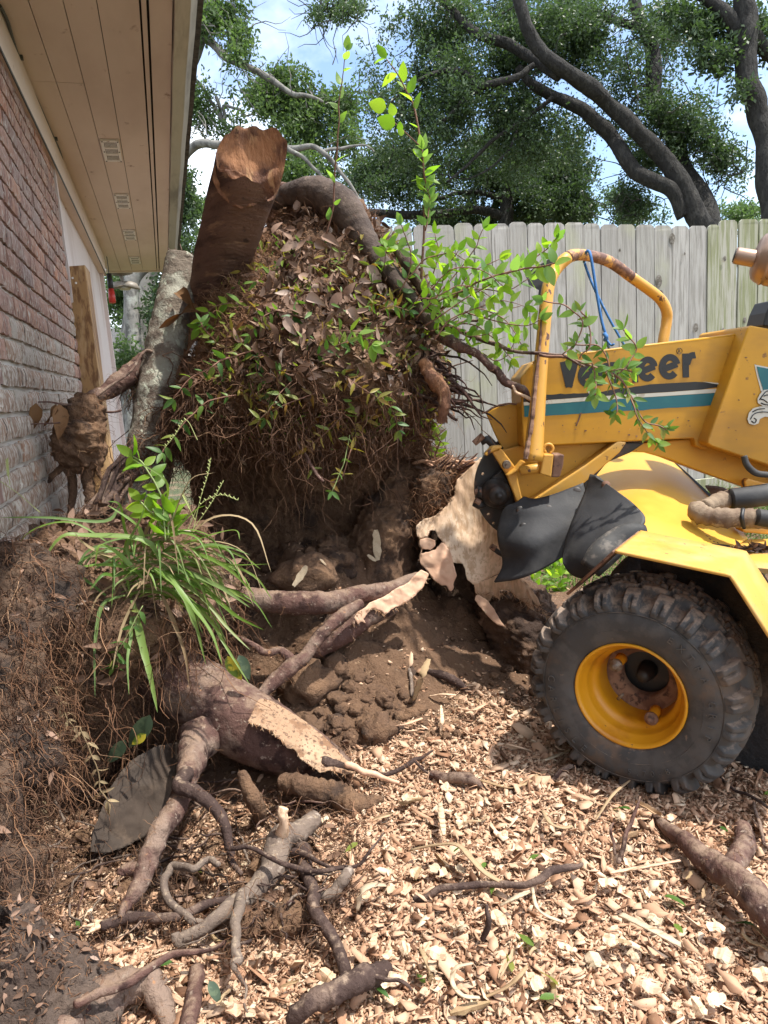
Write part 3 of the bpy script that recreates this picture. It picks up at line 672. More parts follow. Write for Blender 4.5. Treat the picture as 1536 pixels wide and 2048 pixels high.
m_steel = mat('dark_steel', (.035, .032, .030), .5, [((.09, .055, .04), 15, .55, .7)], [(40, .3, .003)], metal=.3)
m_bolt = mat('bolt_steel', (.22, .18, .14), .5, [((.12, .07, .045), 50, .5, .6)], [(60, .3, .002)], metal=.5)
m_dkb = mat('decal_black', (.016, .016, .017), .5); m_dkw = mat('decal_white', (.55, .53, .46), .5, [((.4, .36, .28), 30, .6, .7)]); m_dkt = mat('decal_teal', (.010, .115, .14), .45, [((.02, .15, .16), 8, .5, .7), ((.4, .42, .38), 80, .76, .78)])
m_brass = mat('muffler_metal', (.36, .24, .17), .42, [((.22, .14, .10), 8, .45, .65), ((.12, .07, .05), 30, .66, .72)], [(40, .15, .002)], metal=.7)
m_sleeve = mat('canvas_sleeve', (.25, .185, .125), .95, [((.14, .09, .06), 9, .45, .65), ((.40, .31, .21), 20, .58, .7)], [(120, .5, .003), (14, .6, .012)])
m_rope = mat('blue_rope', (.03, .14, .36), .7, [((.30, .36, .42), 60, .62, .7)], [(300, .6, .002)])
m_mud = mat('dried_mud', (.045, .032, .024), .95, [((.10, .065, .045), 12, .5, .7), ((.02, .018, .018), 8, .45, .6)], [(30, .9, .02)])

gr = empty('stump_grinder', onZ(1257, 1500, 0.), 'yellow stump grinder with black rubber flaps and knobby front wheel', 'stump grinder')
NA = np.array([math.sin(math.radians(16.1)), math.cos(math.radians(16.1)), 0.]); B0 = W(1250, 780, 2.05)
def bp(px, py, off=0.): return onP(px, py, B0+NA*off, NA)
def plate(pts, name, m, off=0., th=.012, parent=gr, lip=None):
    P = np.array([bp(x, y, off) for x, y in pts]); mb = MB(); mb.prism(P, -NA, th); o = mb.build(name, m, parent)
    bevel(o, min(th*.3, .004)); return o
def bevel(o, w=.003, seg=2):
    md = o.modifiers.new('bevel', 'BEVEL'); md.width = w; md.segments = seg; md.limit_method = 'ANGLE'; md.angle_limit = math.radians(40)
def coons(top, bot, left, right, nu=16, nv=16, bulge=0.):
    """boundaries as lists of (px,py,t): top left->right, left top->bottom"""
    T, B_, Lf, Rt = spline(top, nu), spline(bot, nu), spline(left, nv), spline(right, nv)
    u = np.linspace(0, 1, nu)[None, :, None]; v = np.linspace(0, 1, nv)[:, None, None]
    S = (1-v)*T[None]+v*B_[None]+(1-u)*Lf[:, None]+u*Rt[:, None]-((1-u)*(1-v)*T[0]+u*(1-v)*T[-1]+(1-u)*v*B_[0]+u*v*B_[-1])
    S[:, :, 2] -= (bulge*np.sin(PI*u)*np.sin(PI*v))[:, :, 0]
    return np.array([[W(*p) for p in r] for r in S])
def sheet(G, name, m, th=.006, parent=gr, rough=0.):
    nv, nu = G.shape[:2]
    dx = np.gradient(G, axis=1); dy = np.gradient(G, axis=0); n = np.cross(dx, dy); n /= (np.linalg.norm(n, axis=2)[..., None]+1e-12)
    if rough: G = G+n*(fbm(G.reshape(-1, 3)*9, 3).reshape(nv, nu, 1)*rough)
    V = np.concatenate([G.reshape(-1, 3), (G-n*th).reshape(-1, 3)]); f = []; k = nu*nv
    for i in range(nv-1):
        for j in range(nu-1):
            a = i*nu+j; f.append((a, a+1, a+nu+1, a+nu)); f.append((a+k, a+nu+k, a+nu+1+k, a+1+k))
    rim = [j for j in range(nu)]+[i*nu+nu-1 for i in range(1, nv)]+[(nv-1)*nu+j for j in range(nu-2, -1, -1)]+[i*nu for i in range(nv-2, 0, -1)]
    for i in range(len(rim)): a, b = rim[i], rim[(i+1) % len(rim)]; f.append((a, a+k, b+k, b))
    o = mkobj(name, V, f, m, parent, True); return o
# --- boom box
boom = [(1041, 756), (1064, 728), (1098, 716), (1240, 698), (1493, 667), (1500, 700), (1480, 800), (1455, 874), (1300, 881), (1098, 891), (1046, 894)]
ob = plate(boom, 'boom', m_yel, 0, .15)
mb = MB(); mb.tube([bp(1066, 726, .004), bp(1098, 716, .004), bp(1240, 698, .004), bp(1492, 668, .004)], .0045, 8); mb.build('boom_edge', m_yel, gr, True)
def decal(pts, m, name, off=-.0012, parent=gr, th=.001):
    P = np.array([bp(x, y, off) for x, y in pts]); tri = tessellate_polygon([[Vector(p) for p in P]])
    k = len(P); V = np.concatenate([P, P+NA*th]); f = [tuple(t) for t in tri]+[(i, (i+1) % k, (i+1) % k+k, i+k) for i in range(k)]
    mb = MB(); mb.add(V, f); return mb.build(name, m, parent)
def rag(a, b, n, amp, seed):
    r = np.random.default_rng(seed); return [(a[0]+(b[0]-a[0])*i/n, a[1]+(b[1]-a[1])*i/n+r.normal(0, amp)) for i in range(n+1)]
decal([(1047, 794)]+rag((1095, 789), (1200, 785), 12, .7, 1)+rag((1215, 781), (1300, 769), 9, .6, 2)+[(1392, 763.5), (1420, 765), (1448, 771), (1445, 773), (1403, 779), (1336, 784), (1185, 793), (1093, 800), (1047, 804)], m_dkb, 'black_stripe')
decal([(1047, 804.5), (1093, 800.5), (1185, 793.5), (1336, 784.5), (1403, 779.5), (1451, 776), (1449, 784), (1336, 791.5), (1185, 801), (1093, 808), (1048, 811)], m_dkw, 'white_stripe')
decal([(1048, 811.5), (1093, 808.5), (1185, 801.5), (1336, 792), (1449, 784.6)]+rag((1442, 810), (1093, 831.5), 20, .4, 3)+[(1049, 834)], m_dkt, 'teal_stripe')
decal([(1405, 763), (1446, 767), (1444, 770), (1425, 767)], m_dkw, 'white_peel', -.003)
decal([(1176, 783), (1192, 781), (1189, 789), (1178, 788)], m_dkw, 'white_peel', -.003)
for i, q in enumerate([((1483, 674), (1488, 675), (1473, 720), (1458, 755), (1452, 764), (1450, 758), (1466, 712))]):
    decal([(x, y) for x, y in q], m_rust, 'rust_seam', -.002)
decal([(1160, 826), (1164, 825), (1158, 842), (1153, 853), (1151, 851), (1156, 840)], m_rust, 'rust_scratch', -.002)
for k in range(34):   # small paint chips along the steel
    r = random.Random(k+70); x, y, o_ = (r.uniform(1100, 1450), r.choice([r.uniform(840, 878), r.uniform(700, 716), r.uniform(835, 880)]), -.0012) if k < 22 else (r.uniform(1440, 1530), r.uniform(670, 900), -.0615)
    if k >= 22 and x < 1510-(y-660)*.36: continue
    s = r.uniform(.7, 2.2); n = 6; decal([(x+s*math.cos(a)*r.uniform(.5, 1.6), y+s*.8*math.sin(a)*r.uniform(.5, 1.4)) for a in np.linspace(0, 2*PI, n, endpoint=False)], m_rust, 'paint_chip', o_)
# letters
def glyph(ch, size=1., off=.0, shear=0):
    cu = bpy.data.curves.new('g', 'FONT'); cu.body = ch; cu.size = size; cu.offset = off; cu.resolution_u = 5; cu.fill_mode = 'FRONT'; cu.dimensions = '2D'
    ob = bpy.data.objects.new('g', cu); COL.objects.link(ob); bpy.context.view_layer.update()
    me = bpy.data.meshes.new_from_object(ob.evaluated_get(bpy.context.evaluated_depsgraph_get()))
    V = np.array([v.co[:] for v in me.vertices]); f = [tuple(p.vertices) for p in me.polygons]
    bpy.data.objects.remove(ob); bpy.data.curves.remove(cu); bpy.data.meshes.remove(me); return V, f
def ribbon(pts, w, off=-.0016, taper=None):
    p = spline(pts, max(2, len(pts)*6)) if len(pts) > 2 else np.array(pts, float); t = np.gradient(p, axis=0); t /= np.linalg.norm(t, axis=1)[:, None]
    n = np.stack([-t[:, 1], t[:, 0]], 1)*(w/2 if taper is None else np.linspace(taper[0], taper[1], len(p))[:, None]/2)
    l, r = p+n, p-n; k = len(p); V = [bp(x, y, off) for x, y in np.vstack([l, r])]
    return V, [(i, i+1, k+i+1, k+i) for i in range(k-1)]
def letter(strokes, w):
    mb = MB()
    for j, q in enumerate(strokes): V, f = ribbon(q, w, -.0016-.00025*j); mb.add(V, f)
    o = mb.build('letter', m_dkb, gr); sd = o.modifiers.new('s', 'SOLIDIFY'); sd.thickness = .0006
def le(x0, x1, y0, y1, w=12):
    cx_, cy_, rx, ry = (x0+x1)/2, (y0+y1)/2, (x1-x0)/2-w/2, (y1-y0)/2-w/2
    arc = [(cx_+rx*math.cos(math.radians(a)), cy_-ry*math.sin(math.radians(a))-.08*rx*math.cos(math.radians(a))) for a in range(12, 325, 16)]
    letter([arc, [(cx_-rx*.9, cy_+ry*.28), (cx_+rx*1.0, cy_-ry*.30)]], w)
letter([[(1127, 723), (1139, 774)], [(1137, 774), (1150, 721)]], 15)
le(1156, 1192, 727, 774, 12)
letter([[(1200, 729), (1200, 771)], [(1203, 745), (1208, 733), (1217, 731)]], 11)
letter([[(1226, 724), (1227, 769)], [(1227, 742), (1235, 729), (1246, 732), (1248, 745), (1249, 767)], [(1248, 740), (1257, 727), (1268, 730), (1270, 743), (1271, 765)]], 11.5)
le(1275, 1316, 713, 763, 13)
le(1318, 1361, 708, 759, 13)
letter([[(1371, 707), (1372, 755)], [(1374, 728), (1380, 713), (1391, 710)]], 13)
V, f = glyph('R', 1, .0); mn, mxx = V.min(0), V.max(0)
P = np.array([bp(1356.5+(a-mn[0])/(mxx[0]-mn[0])*5, 705.5-(b-mn[1])/(mxx[1]-mn[1])*7, -.0016) for a, b, c in V]); mkobj('letter', P, f, m_dkb, gr)
mb = MB(); mb.tube([bp(1359+5.6*math.cos(a), 702+5.8*math.sin(a), -.0016) for a in np.linspace(0, 2*PI, 17)], .0008, 4); mb.build('registered_ring', m_dkb, gr)
# --- console panel at right with badge
con = [(1496, 655), (1503, 651), (1536, 657), (1760, 672), (1760, 1010), (1600, 950), (1536, 930), (1424, 893), (1415, 887), (1416, 880), (1452, 780), (1492, 667)]
oc = plate(con, 'console_panel', m_yel, -.06, .3)
bevel(oc, .006, 3)
def cd(pts, m, name, off=-.0615): return decal(pts, m, name, off)
cd([(1509, 729), (1610, 749), (1575, 812), (1524, 790), (1514, 752)], m_dkw, 'badge_border')
cd([(1514, 733), (1602, 750), (1570, 800), (1528, 783), (1518, 752)], m_dkt, 'badge_field', -.063)
cd([(1516, 806), (1515, 798), (1520, 788), (1528, 780), (1545, 778), (1580, 780), (1585, 815), (1550, 818), (1530, 815)], m_dkw, 'badge_fist', -.0645)
cd([(1495, 838), (1498, 826), (1506, 817), (1520, 813), (1545, 812), (1590, 815), (1590, 850), (1560, 838), (1530, 833), (1520, 838), (1517, 847), (1508, 850), (1498, 847)], m_dkw, 'badge_fist', -.0645)
for st in ([(1519, 800), (1526, 790), (1534, 782), (1545, 784)], [(1522, 806), (1530, 809), (1542, 810)], [(1521, 798), (1528, 800), (1536, 806)], [(1501, 839), (1506, 830), (1516, 825), (1530, 824), (1550, 826)], [(1503, 842), (1509, 846), (1513, 840), (1508, 836)], [(1505, 824), (1515, 819), (1530, 817)], [(1528, 792), (1536, 790), (1546, 794)]):
    mb = MB(); mb.tube([bp(x, y, -.0655) for x, y in spline(st, 10)], np.linspace(.0018, .0012, 10), 4); mb.build('badge_line', m_dkb, gr)
# --- lower arm
plate([(1215, 896), (1262, 888), (1395, 876), (1500, 905), (1620, 950), (1620, 1020), (1495, 976), (1402, 943), (1337, 918), (1290, 905), (1240, 903)], 'lower_arm', m_yel, .03, .09)
plate([(1387, 874), (1417, 874), (1419, 886), (1412, 900), (1392, 893)], 'arm_bracket', m_yel, .0, .05)
plate([(1490, 963), (1497, 957), (1600, 985), (1600, 1010), (1520, 990), (1492, 980)], 'arm_bracket', m_yelr, -.03, .03)
def boltat(px, py, off, r, name='bolt', m=m_bolt, parent=gr, n=-NA):
    c = bp(px, py, off); mb = MB(); mb.lathe([(0, .014), (r*.45, .014), (r*.5, .008), (r*.9, .008), (r, .004), (r, -.004)], c, n, 12); mb.build(name, m, parent)
boltat(1504, 979, -.032, .010)
# --- cutter head
plate([(972, 826), (985, 818), (1000, 812), (1018, 809), (1047, 812), (1047, 900), (1052, 935), (1030, 936), (1004, 897), (989, 866)], 'cutter_guard', m_yel, .075, .012)
mb = MB(); mb.tube([bp(965, 826, .06)]+[bp(x, y, .07) for x, y in ((973, 824), (985, 816), (1000, 810), (1018, 807), (1046, 810))], .003, 6); mb.build('guard_edge', m_rust, gr)
plate([(1003, 900), (1047, 890), (1240, 884), (1226, 905), (1170, 965), (1060, 1026), (1050, 1024), (1034, 1010)], 'cutter_side_plate', m_yel, .05, .02)
plate([(1054, 1009), (1110, 971), (1172, 930), (1236, 882), (1254, 884), (1240, 905), (1167, 968), (1106, 1010), (1080, 1026), (1068, 1027), (1058, 1021)], 'guard_flange', m_yeld, .0, .05)
plate([(1172, 930), (1236, 884), (1290, 886), (1262, 905), (1215, 925), (1186, 960), (1172, 990), (1166, 968)], 'cutter_hood_side', m_steel, .02, .02)
DC = bp(1061, 972, .11); DR = 114*2.16/F
x_ = np.cross(NA, [0, 0, 1]); x_ = nrm(x_); z_ = np.array([0, 0, 1.])
outer = [DC+x_*DR*math.cos(a)+z_*DR*math.sin(a) for a in np.linspace(0, 2*PI, 72, endpoint=False)]
loops = [outer]
for hx, hy in ((966, 948), (977, 1029), (987, 1047), (1010, 1060), (975, 905)):
    c = bp(hx, hy, .11); loops.append([c+x_*.0052*math.cos(a)+z_*.0052*math.sin(a) for a in np.linspace(0, 2*PI, 10, endpoint=False)])
allp = np.array([p for l in loops for p in l]); tri = tessellate_polygon([[Vector(p) for p in l] for l in loops]); k = len(allp)
V = np.concatenate([allp, allp+NA*.018]); f = [tuple(t) for t in tri]+[tuple(i+k for i in t[::-1]) for t in tri]; b = 0
for l in loops:
    m_ = len(l); f += [(b+i, b+(i+1) % m_, b+(i+1) % m_+k, b+i+k) for i in range(m_)]; b += m_
mb = MB(); mb.add(V, f); mb.build('cutter_disc', m_steel, gr)
def tooth(P, r, bit):
    mb = MB(); mb.tube([bp(x, y, .075) for x, y in P], r, 9); o = mb.build('cutter_tooth', m_steel, gr, True)
    mb = MB(); a, b_ = [bp(x, y, .068) for x, y in bit]; mb.tube([a, b_], [.0095, .0105], 10); mb.build('tooth_bit', m_rust, o)
tooth([(962, 884), (975, 878), (990, 893), (1003, 900)], [.012, .014, .012, .01], [(948, 887), (966, 871)])
tooth([(953, 984), (968, 988), (985, 1000)], [.019, .018, .012], [(949, 984), (962, 983)])
tooth([(984, 1094), (996, 1104), (1010, 1112)], [.008, .008, .008], [(982, 1092), (990, 1098)])
tooth([(948, 1005), (958, 1010), (970, 1008)], [.012, .014, .012], [(950, 1000), (960, 1006)])
mb = MB(); mb.lathe([(0, .05), (.008, .05), (.009, .035), (.016, .033), (.026, .028), (.030, .02), (.030, .006), (.040, 0), (.046, -.02)], bp(994, 988, .045), -NA, 28); mb.build('hub', m_steel, gr, True)
plate([(985, 955), (1003, 940), (1040, 1000), (1034, 1008), (1000, 1018), (980, 1010), (976, 990)], 'bearing_plate', m_steel, .07, .02)
plate([(984, 904), (1003, 897), (1030, 933), (1046, 1003), (1036, 1009), (1013, 950)], 'bearing_bracket', m_yelr, .0, .02)
plate([(969, 909), (984, 893), (1004, 891), (1004, 897), (985, 904), (973, 913)], 'bracket_lip', m_yelr, -.015, .03)
boltat(1013, 929, -.002, .013)
plate([(1013, 951), (1032, 938), (1046, 921), (1052, 925), (1035, 944), (1017, 954)], 'bracket_gusset', m_yelr, -.03, .04)
# --- guard bar
gb = [(1066, 922, 1.975, 40), (1071, 860, 1.978, 35), (1077, 790, 1.98, 30), (1084, 700, 1.985, 27), (1091, 620, 1.99, 26), (1098, 568, 2.0, 25), (1113, 537, 2.02, 25), (1133, 517, 2.03, 25), (1150, 510, 2.05, 23), (1175, 511, 2.08, 22), (1205, 518, 2.12, 22), (1230, 530, 2.16, 22),
      (1265, 556, 2.2, 21), (1300, 581, 2.24, 21), (1322, 600, 2.26, 21), (1333, 622, 2.27, 21), (1333, 645, 2.28, 21), (1326, 685, 2.28, 21), (1322, 720, 2.28, 21)]
P, r_ = pxpath(gb, 90)
mb = MB(); mb.tube(P[:36], r_[:36], 16); mb.build('guard_bar', m_yelr, gr, True)
mb = MB(); mb.tube(P[35:60], r_[35:60], 16); tag(mb.build('guard_bar_top', m_yelrr, gr, True), 'rusty worn top of the guard bar')
mb = MB(); mb.tube(P[59:], r_[59:], 16); mb.build('guard_bar', m_yelr, gr, True)
mb = MB(); mb.tube([bp(1040, 942, -.06), bp(1066, 938, -.06), bp(1094, 935, -.06)], [.013, .0145, .0145], 14); mb.build('guard_bar_foot', m_yelr, gr, True)
plate([(1087, 908), (1108, 909), (1103, 955), (1080, 948)], 'foot_block', m_yelr, -.09, .06)
plate([(1108, 909), (1129, 909), (1127, 930), (1120, 955), (1103, 955)], 'foot_block', m_rust, -.088, .058)
mb = MB(); mb.tube([bp(1097+9*math.cos(a), 897+9*math.sin(a), -.06) for a in np.linspace(2.2, 7.6, 18)], .0042, 8); mb.build('lift_ring', m_yelr, gr, True)
mb = MB(); q = bp(1073, 845, -.071); 
q = pxpath([(1083, 640, 1.975, 5), (1080, 690, 1.97, 6), (1074, 740, 1.965, 8), (1068, 800, 1.96, 9), (1063, 850, 1.955, 10), (1056, 890, 1.95, 10), (1051, 918, 1.95, 9)], 60)
mb = MB(); mb.tube(q[0], q[1]*(1+.35*vnoise(q[0]*90)), 7); mb.build('rust_edge', m_rust, gr)
# --- rubber flaps
f1 = coons([(1048, 994, 2.06), (1070, 1000, 2.05), (1110, 990, 2.05), (1166, 966, 2.05)], [(991, 1166, 2.03), (1030, 1160, 1.99), (1070, 1146, 1.97), (1125, 1115, 1.98)],
           [(1048, 994, 2.06), (1030, 1008, 2.06), (1014, 1014, 2.07), (1003, 1035, 2.08), (997, 1060, 2.06), (1001, 1088, 2.04), (1008, 1112, 2.05), (1007, 1138, 2.04), (991, 1166, 2.03)],
           [(1166, 966, 2.05), (1170, 993, 2.04), (1156, 1022, 2.02), (1144, 1052, 2.0), (1134, 1085, 1.99), (1125, 1115, 1.98)], 26, 26, .028)
fl1 = sheet(f1, 'rubber_flap', m_rub, .007, rough=.004)
f2 = coons([(1184, 950, 1.99), (1192, 950, 1.97), (1200, 953, 1.95)], [(1126, 1128, 1.88), (1145, 1148, 1.86), (1170, 1157, 1.84)],
           [(1184, 950, 1.99), (1172, 990, 1.98), (1158, 1020, 1.95), (1144, 1055, 1.92), (1132, 1092, 1.9), (1126, 1128, 1.88)],
           [(1200, 953, 1.95), (1235, 985, 1.9), (1272, 1015, 1.84), (1291, 1040, 1.80), (1278, 1062, 1.78), (1235, 1095, 1.78), (1195, 1130, 1.80), (1170, 1157, 1.84)], 22, 34, .02)
sheet(f2, 'rubber_flap', m_rub, .007, rough=.005)
# rolled flap: open curl
cl = spline(np.array([[1290, 1062, 1.74, 8], [1262, 1068, 1.74, 20], [1232, 1088, 1.74, 26], [1205, 1112, 1.73, 27], [1182, 1140, 1.73, 20]]), 16)
G = []
for i, (x, y, t, w) in enumerate(cl):
    c = W(x, y, t); r0 = R(2*w, t); row = []
    T = nrm(W(*cl[min(i+1, 15)][:3])-W(*cl[max(i-1, 0)][:3])); u = nrm(np.cross(T, nrm(c-CAM))); w_ = np.cross(u, T)
    if w_@(CAM-c) < 0: w_ = -w_
    for a in np.linspace(-.6, 5.2, 26):
        rr = r0*(1-.35*(a+.6)/5.8); row.append(c+u*rr*math.cos(a)*-1+w_*rr*.75*math.sin(a))
    G.append(row)
sheet(np.array(G), 'rolled_flap', mat('rubber_dusty', (.05, .048, .045), .7, [((.15, .13, .11), 40, .5, .68), ((.02, .02, .02), 8, .5, .6)], [(50, .3, .003)]), .006)
for x, y, rr in ((1042, 1020, 9), (1046, 1052, 9), (1100, 1020, 9), (1155, 984, 9)):
    iu = 0; d = np.array([(proj_ := (RW.T@(p-CAM)))[:2]/proj_[2]*F+[CX, CY] for p in f1.reshape(-1, 3)]); i = np.argmin(((d-[x, y])**2).sum(1)); c = f1.reshape(-1, 3)[i]
    mb = MB(); mb.lathe([(0, .0045), (.009, .004), (.0125, .0015), (.013, -.004)], c+nrm(CAM-c)*.002, nrm(CAM-c)*.6-NA*.6, 16); mb.build('rivet', m_steel if x < 1060 else mat('rivet_steel', (.07, .06, .055), .6), gr, True)
for x, y in ((1212, 970),):
    c = W(x, y, 1.925); mb = MB(); mb.lathe([(0, .003), (.011, .002), (.012, -.004)], c, nrm(CAM-c), 14); mb.build('rivet', m_rust, gr, True)
# --- curved hood (chute)
hood = coons([(1178, 985, 2.25), (1192, 945, 2.33), (1225, 918, 2.40), (1265, 905, 2.44), (1305, 903, 2.46), (1340, 918, 2.47)],
             [(1205, 1110, 1.86), (1260, 1085, 1.84), (1320, 1085, 1.84), (1380, 1105, 1.82), (1440, 1110, 1.84), (1494, 1080, 1.98)],
             [(1178, 985, 2.25), (1180, 1030, 2.12), (1190, 1075, 1.98), (1205, 1110, 1.86)],
             [(1340, 918, 2.47), (1385, 960, 2.35), (1428, 1003, 2.22), (1462, 1042, 2.10), (1494, 1080, 1.98)], 30, 30, .09)
sheet(hood, 'chute_hood', mat('yellow_hood', (.62, .35, .05), .42, [((.55, .28, .03), 3, .45, .65), ((.16, .10, .05), 110, .72, .76), ((.66, .45, .2), 6, .62, .75)], [(50, .08, .002)], spec=.4), .006)
mb = MB(); mb.tube([W(1338, 917, 2.46), W(1385, 961, 2.33), W(1432, 1005, 2.2)], [.008, .009, .010], 4); mb.build('hood_edge', m_dkb, gr)
sheet(coons([(1410, 973, 2.3), (1440, 976, 2.3), (1462, 986, 2.3)], [(1432, 1003, 2.25), (1445, 1000, 2.25), (1458, 996, 2.25)], [(1410, 973, 2.3), (1432, 1003, 2.25)], [(1462, 986, 2.3), (1458, 996, 2.25)], 6, 5), 'belting_scrap', m_sleeve, .006)
for (x, y) in ((1420, 1078), (1428, 1083), (1436, 1086), (1424, 1090), (1414, 1072), (1438, 1093)):
    c = W(x, y, 1.875); mb = MB(); a = nrm(np.array([1, .3, -.5])); mb.box(c, .008, .003, .002, ax=np.array([a, nrm(np.cross(a, [0, 0, 1])), [0, 0, 1]])); mb.build('paint_chip', m_rust, gr)
# deck
FN = np.array([math.sin(math.radians(51)), math.cos(math.radians(51)), 0.]); FO = W(1257, 1394, 1.5)
def fp(px, py, off=0.): return onP(px, py, FO+FN*off, FN)
FU = nrm(np.cross([0, 0, 1], FN))   # points left-away along the machine
dk = W(1441, 1108, 1.86)
P = [onZ(1436, 1112, dk[2]), onZ(1495, 1079, dk[2]), onZ(1620, 1075, dk[2]), onZ(1620, 1145, dk[2]), onZ(1505, 1135, dk[2])]
mb = MB(); mb.prism(np.array(P), np.array([0, 0, 1.]), .012); mb.build('deck_plate', m_yeld, gr)
# --- fender
e0, e1, e2 = fp(1229, 1106), fp(1458, 1155), fp(1537, 1278)
wf = .20
a0, a1, a2 = e0+FN*wf, e1+FN*wf, e2+FN*wf
slope_d = nrm(e2-e1); e2 = e1+slope_d*.30; a2 = e2+FN*wf
e3 = fp(1136, 1191); a3 = e3+FN*wf
th = .007
V = []; f = []
prof = [e3, e0, e1, e2]
G = np.array([[p+FN*o for o in (0, .004, wf*.5, wf)] for p in (e3, e0*.98+e3*.02, e0, e0*.97+e1*.03, (e0+e1)/2, e1*.97+e0*.03, e1, e1*.97+e2*.03, e2)])
up_n = sheet(G[2:], 'fender', m_yeld, .006)
sheet(G[:3], 'fender_front', m_rust, .006)
mb = MB(); c = [fp(1373, 1128, .022), fp(1455, 1151, .022)]
a = e0+(e1-e0)*.64+FN*.045; b = e0+(e1-e0)*.93+FN*.045
mb.bar(a+[0, 0, .0035], b+[0, 0, .0035], .022, .0015); mb.build('warning_strip', mat('worn_label', (.30, .27, .22), .7, [((.07, .06, .06), 60, .48, .54), ((.45, .38, .25), 30, .58, .64)]), gr)
# inner fender wall and mud
mb = MB(); inner = [e0+FN*wf-[0, 0, .004], e1+FN*wf-[0, 0, .004], e2+FN*wf, e2+FN*wf-[0, 0, .3], e0+FN*wf-[0, 0, .42]]
mb.prism(np.array(inner), -FN, .02); mb.build('fender_inner_wall', m_mud, gr)
# --- wheel
wh = empty('wheel_root_tmp', FO, '', ''); bpy.data.objects.remove(wh)
WR, WW = .227, .215
wc = FO
ux = nrm(np.cross(FN, [0, 0, 1])); uz = np.array([0, 0, 1.])
# tyre by polar displacement: shoulder blocks with slots, zigzag grooves between
lugs, PL = 22, 26; NT = lugs*PL
pk = np.array([(.112, .020), (.116, .006), (.124, .0), (.135, -.004), (.15, -.0075), (.168, -.0085), (.182, -.005), (.192, .001), (.200, .009), (.2055, .018), (.2085, .028), (.2105, .042), (.212, .06), (.2128, .08), (.213, .104), (.2128, .128), (.212, .148), (.2105, .166), (.2085, .180), (.2055, .190), (.200, .199), (.19, .206), (.17, .212), (.14, .21), (.112, .19)])
pr = np.vstack([pk[:6], spline(pk[6:21], 50), pk[21:]]); npf = len(pr)
A_ = np.arange(NT)*2*PI/NT
rr_, zz_ = pr[:, 0], pr[:, 1]
sstep = lambda x, a, b: (lambda t: t*t*(3-2*t))(np.clip((x-a)/(b-a), 0, 1))
PHI = (np.arange(NT) % PL)/PL; LUG = np.arange(NT)//PL
ph2, z2 = np.meshgrid(PHI, zz_, indexing='ij'); r2_ = np.broadcast_to(rr_, z2.shape); lg = np.broadcast_to(LUG[:, None], z2.shape)
H_ = np.zeros_like(z2); e_ = .04
def box(q, a, b): q = q % 1.; return sstep(q, a, a+e_)*(1-sstep(q, b-e_, b))
for side in (0, 1):
    zs = z2 if side == 0 else .208-z2
    short = (lg % 2 == side)
    ph_ = ph2+(.5 if side else 0)
    in_ = np.where(short, .183, .171)
    m1 = sstep(r2_, in_, in_+.006)*(1-sstep(zs, .046, .052))*(zs < .06)
    blk = box(ph_+.0*zs, .12, .70)
    slot = box(ph_, .36, .50)*(1-sstep(zs, .012, .018))*sstep(r2_, in_+.006, in_+.010)
    H_ = np.maximum(H_, m1*(blk-.55*slot))
zc = (z2-.104)/.052
mid = (np.abs(zc) < 1)*(1-sstep(np.abs(zc), .9, 1.0))
zig = .16*np.abs(((ph2*2) % 2)-1)*2-.16
g1 = sstep(np.abs(zc-.42-zig), .05, .11)*sstep(np.abs(zc+.42-zig), .05, .11)*sstep(np.abs(zc-zig*.7), .04, .09)
cut = 1-box(ph2+zc*.35, .0, .16)*(np.abs(zc) > .42)-box(ph2-zc*.3+.45, .0, .15)*(np.abs(zc) <= .42)
H_ = np.maximum(H_, mid*g1*np.clip(cut, 0, 1))
top = sstep(r2_, .168, .180)*((z2 > .0) & (z2 < .209))
H_ = H_*top*.0205*(.88+.24*_hash(lg.astype(np.int64), (z2*20).astype(np.int64), np.full(z2.shape, 3, np.int64)))
tn_ = np.gradient(pr, axis=0); nr_, nz_ = tn_[:, 1], -tn_[:, 0]; ln_ = np.hypot(nr_, nz_); nr_, nz_ = nr_/ln_, nz_/ln_
nr_ = np.abs(nr_)*1.0; nz_ = np.where(pr[:, 1] < .104, -np.abs(nz_), np.abs(nz_))
d_ = np.cos(A_)[:, None]*ux+np.sin(A_)[:, None]*uz
V = wc+d_[:, None, :]*(rr_[None, :, None]+H_[..., None]*nr_[None, :, None])+FN*(zz_[None, :, None]+H_[..., None]*nz_[None, :, None]*.8)
idx = np.arange(NT*npf).reshape(NT, npf); i2 = np.roll(idx, -1, 0)
fq = np.stack([idx[:, :-1].ravel(), idx[:, 1:].ravel(), i2[:, 1:].ravel(), i2[:, :-1].ravel()], 1)
wheel = empty('wheel', FO, None, None); wheel.parent = gr; wheel.location = [float(x) for x in FO-ORI[gr.name]]; ORI[wheel.name] = FO
tyv = V.reshape(-1, 3); dv = (tyv-wc); tyv = tyv+(fbm(dv*40, 3)*.0012)[:, None]*nrm(FN)
ty = mkobj('tyre', tyv, fq, m_tyre, wheel, False)
mb = MB()
for rr, w_ in ((.186, .0012), (.148, .001)): 
    mb.tube([wc+(ux*math.cos(a)+uz*math.sin(a))*rr-FN*.0045 if rr > .17 else wc+(ux*math.cos(a)+uz*math.sin(a))*rr-FN*.0065 for a in np.linspace(0, 2*PI, 90)], w_, 5, cap=False)
mb.build('sidewall_rib', m_tyre, wheel, True)
m_let = mat('tyre_lettering', (.085, .080, .075), .6, [((.15, .115, .09), 30, .5, .65)])
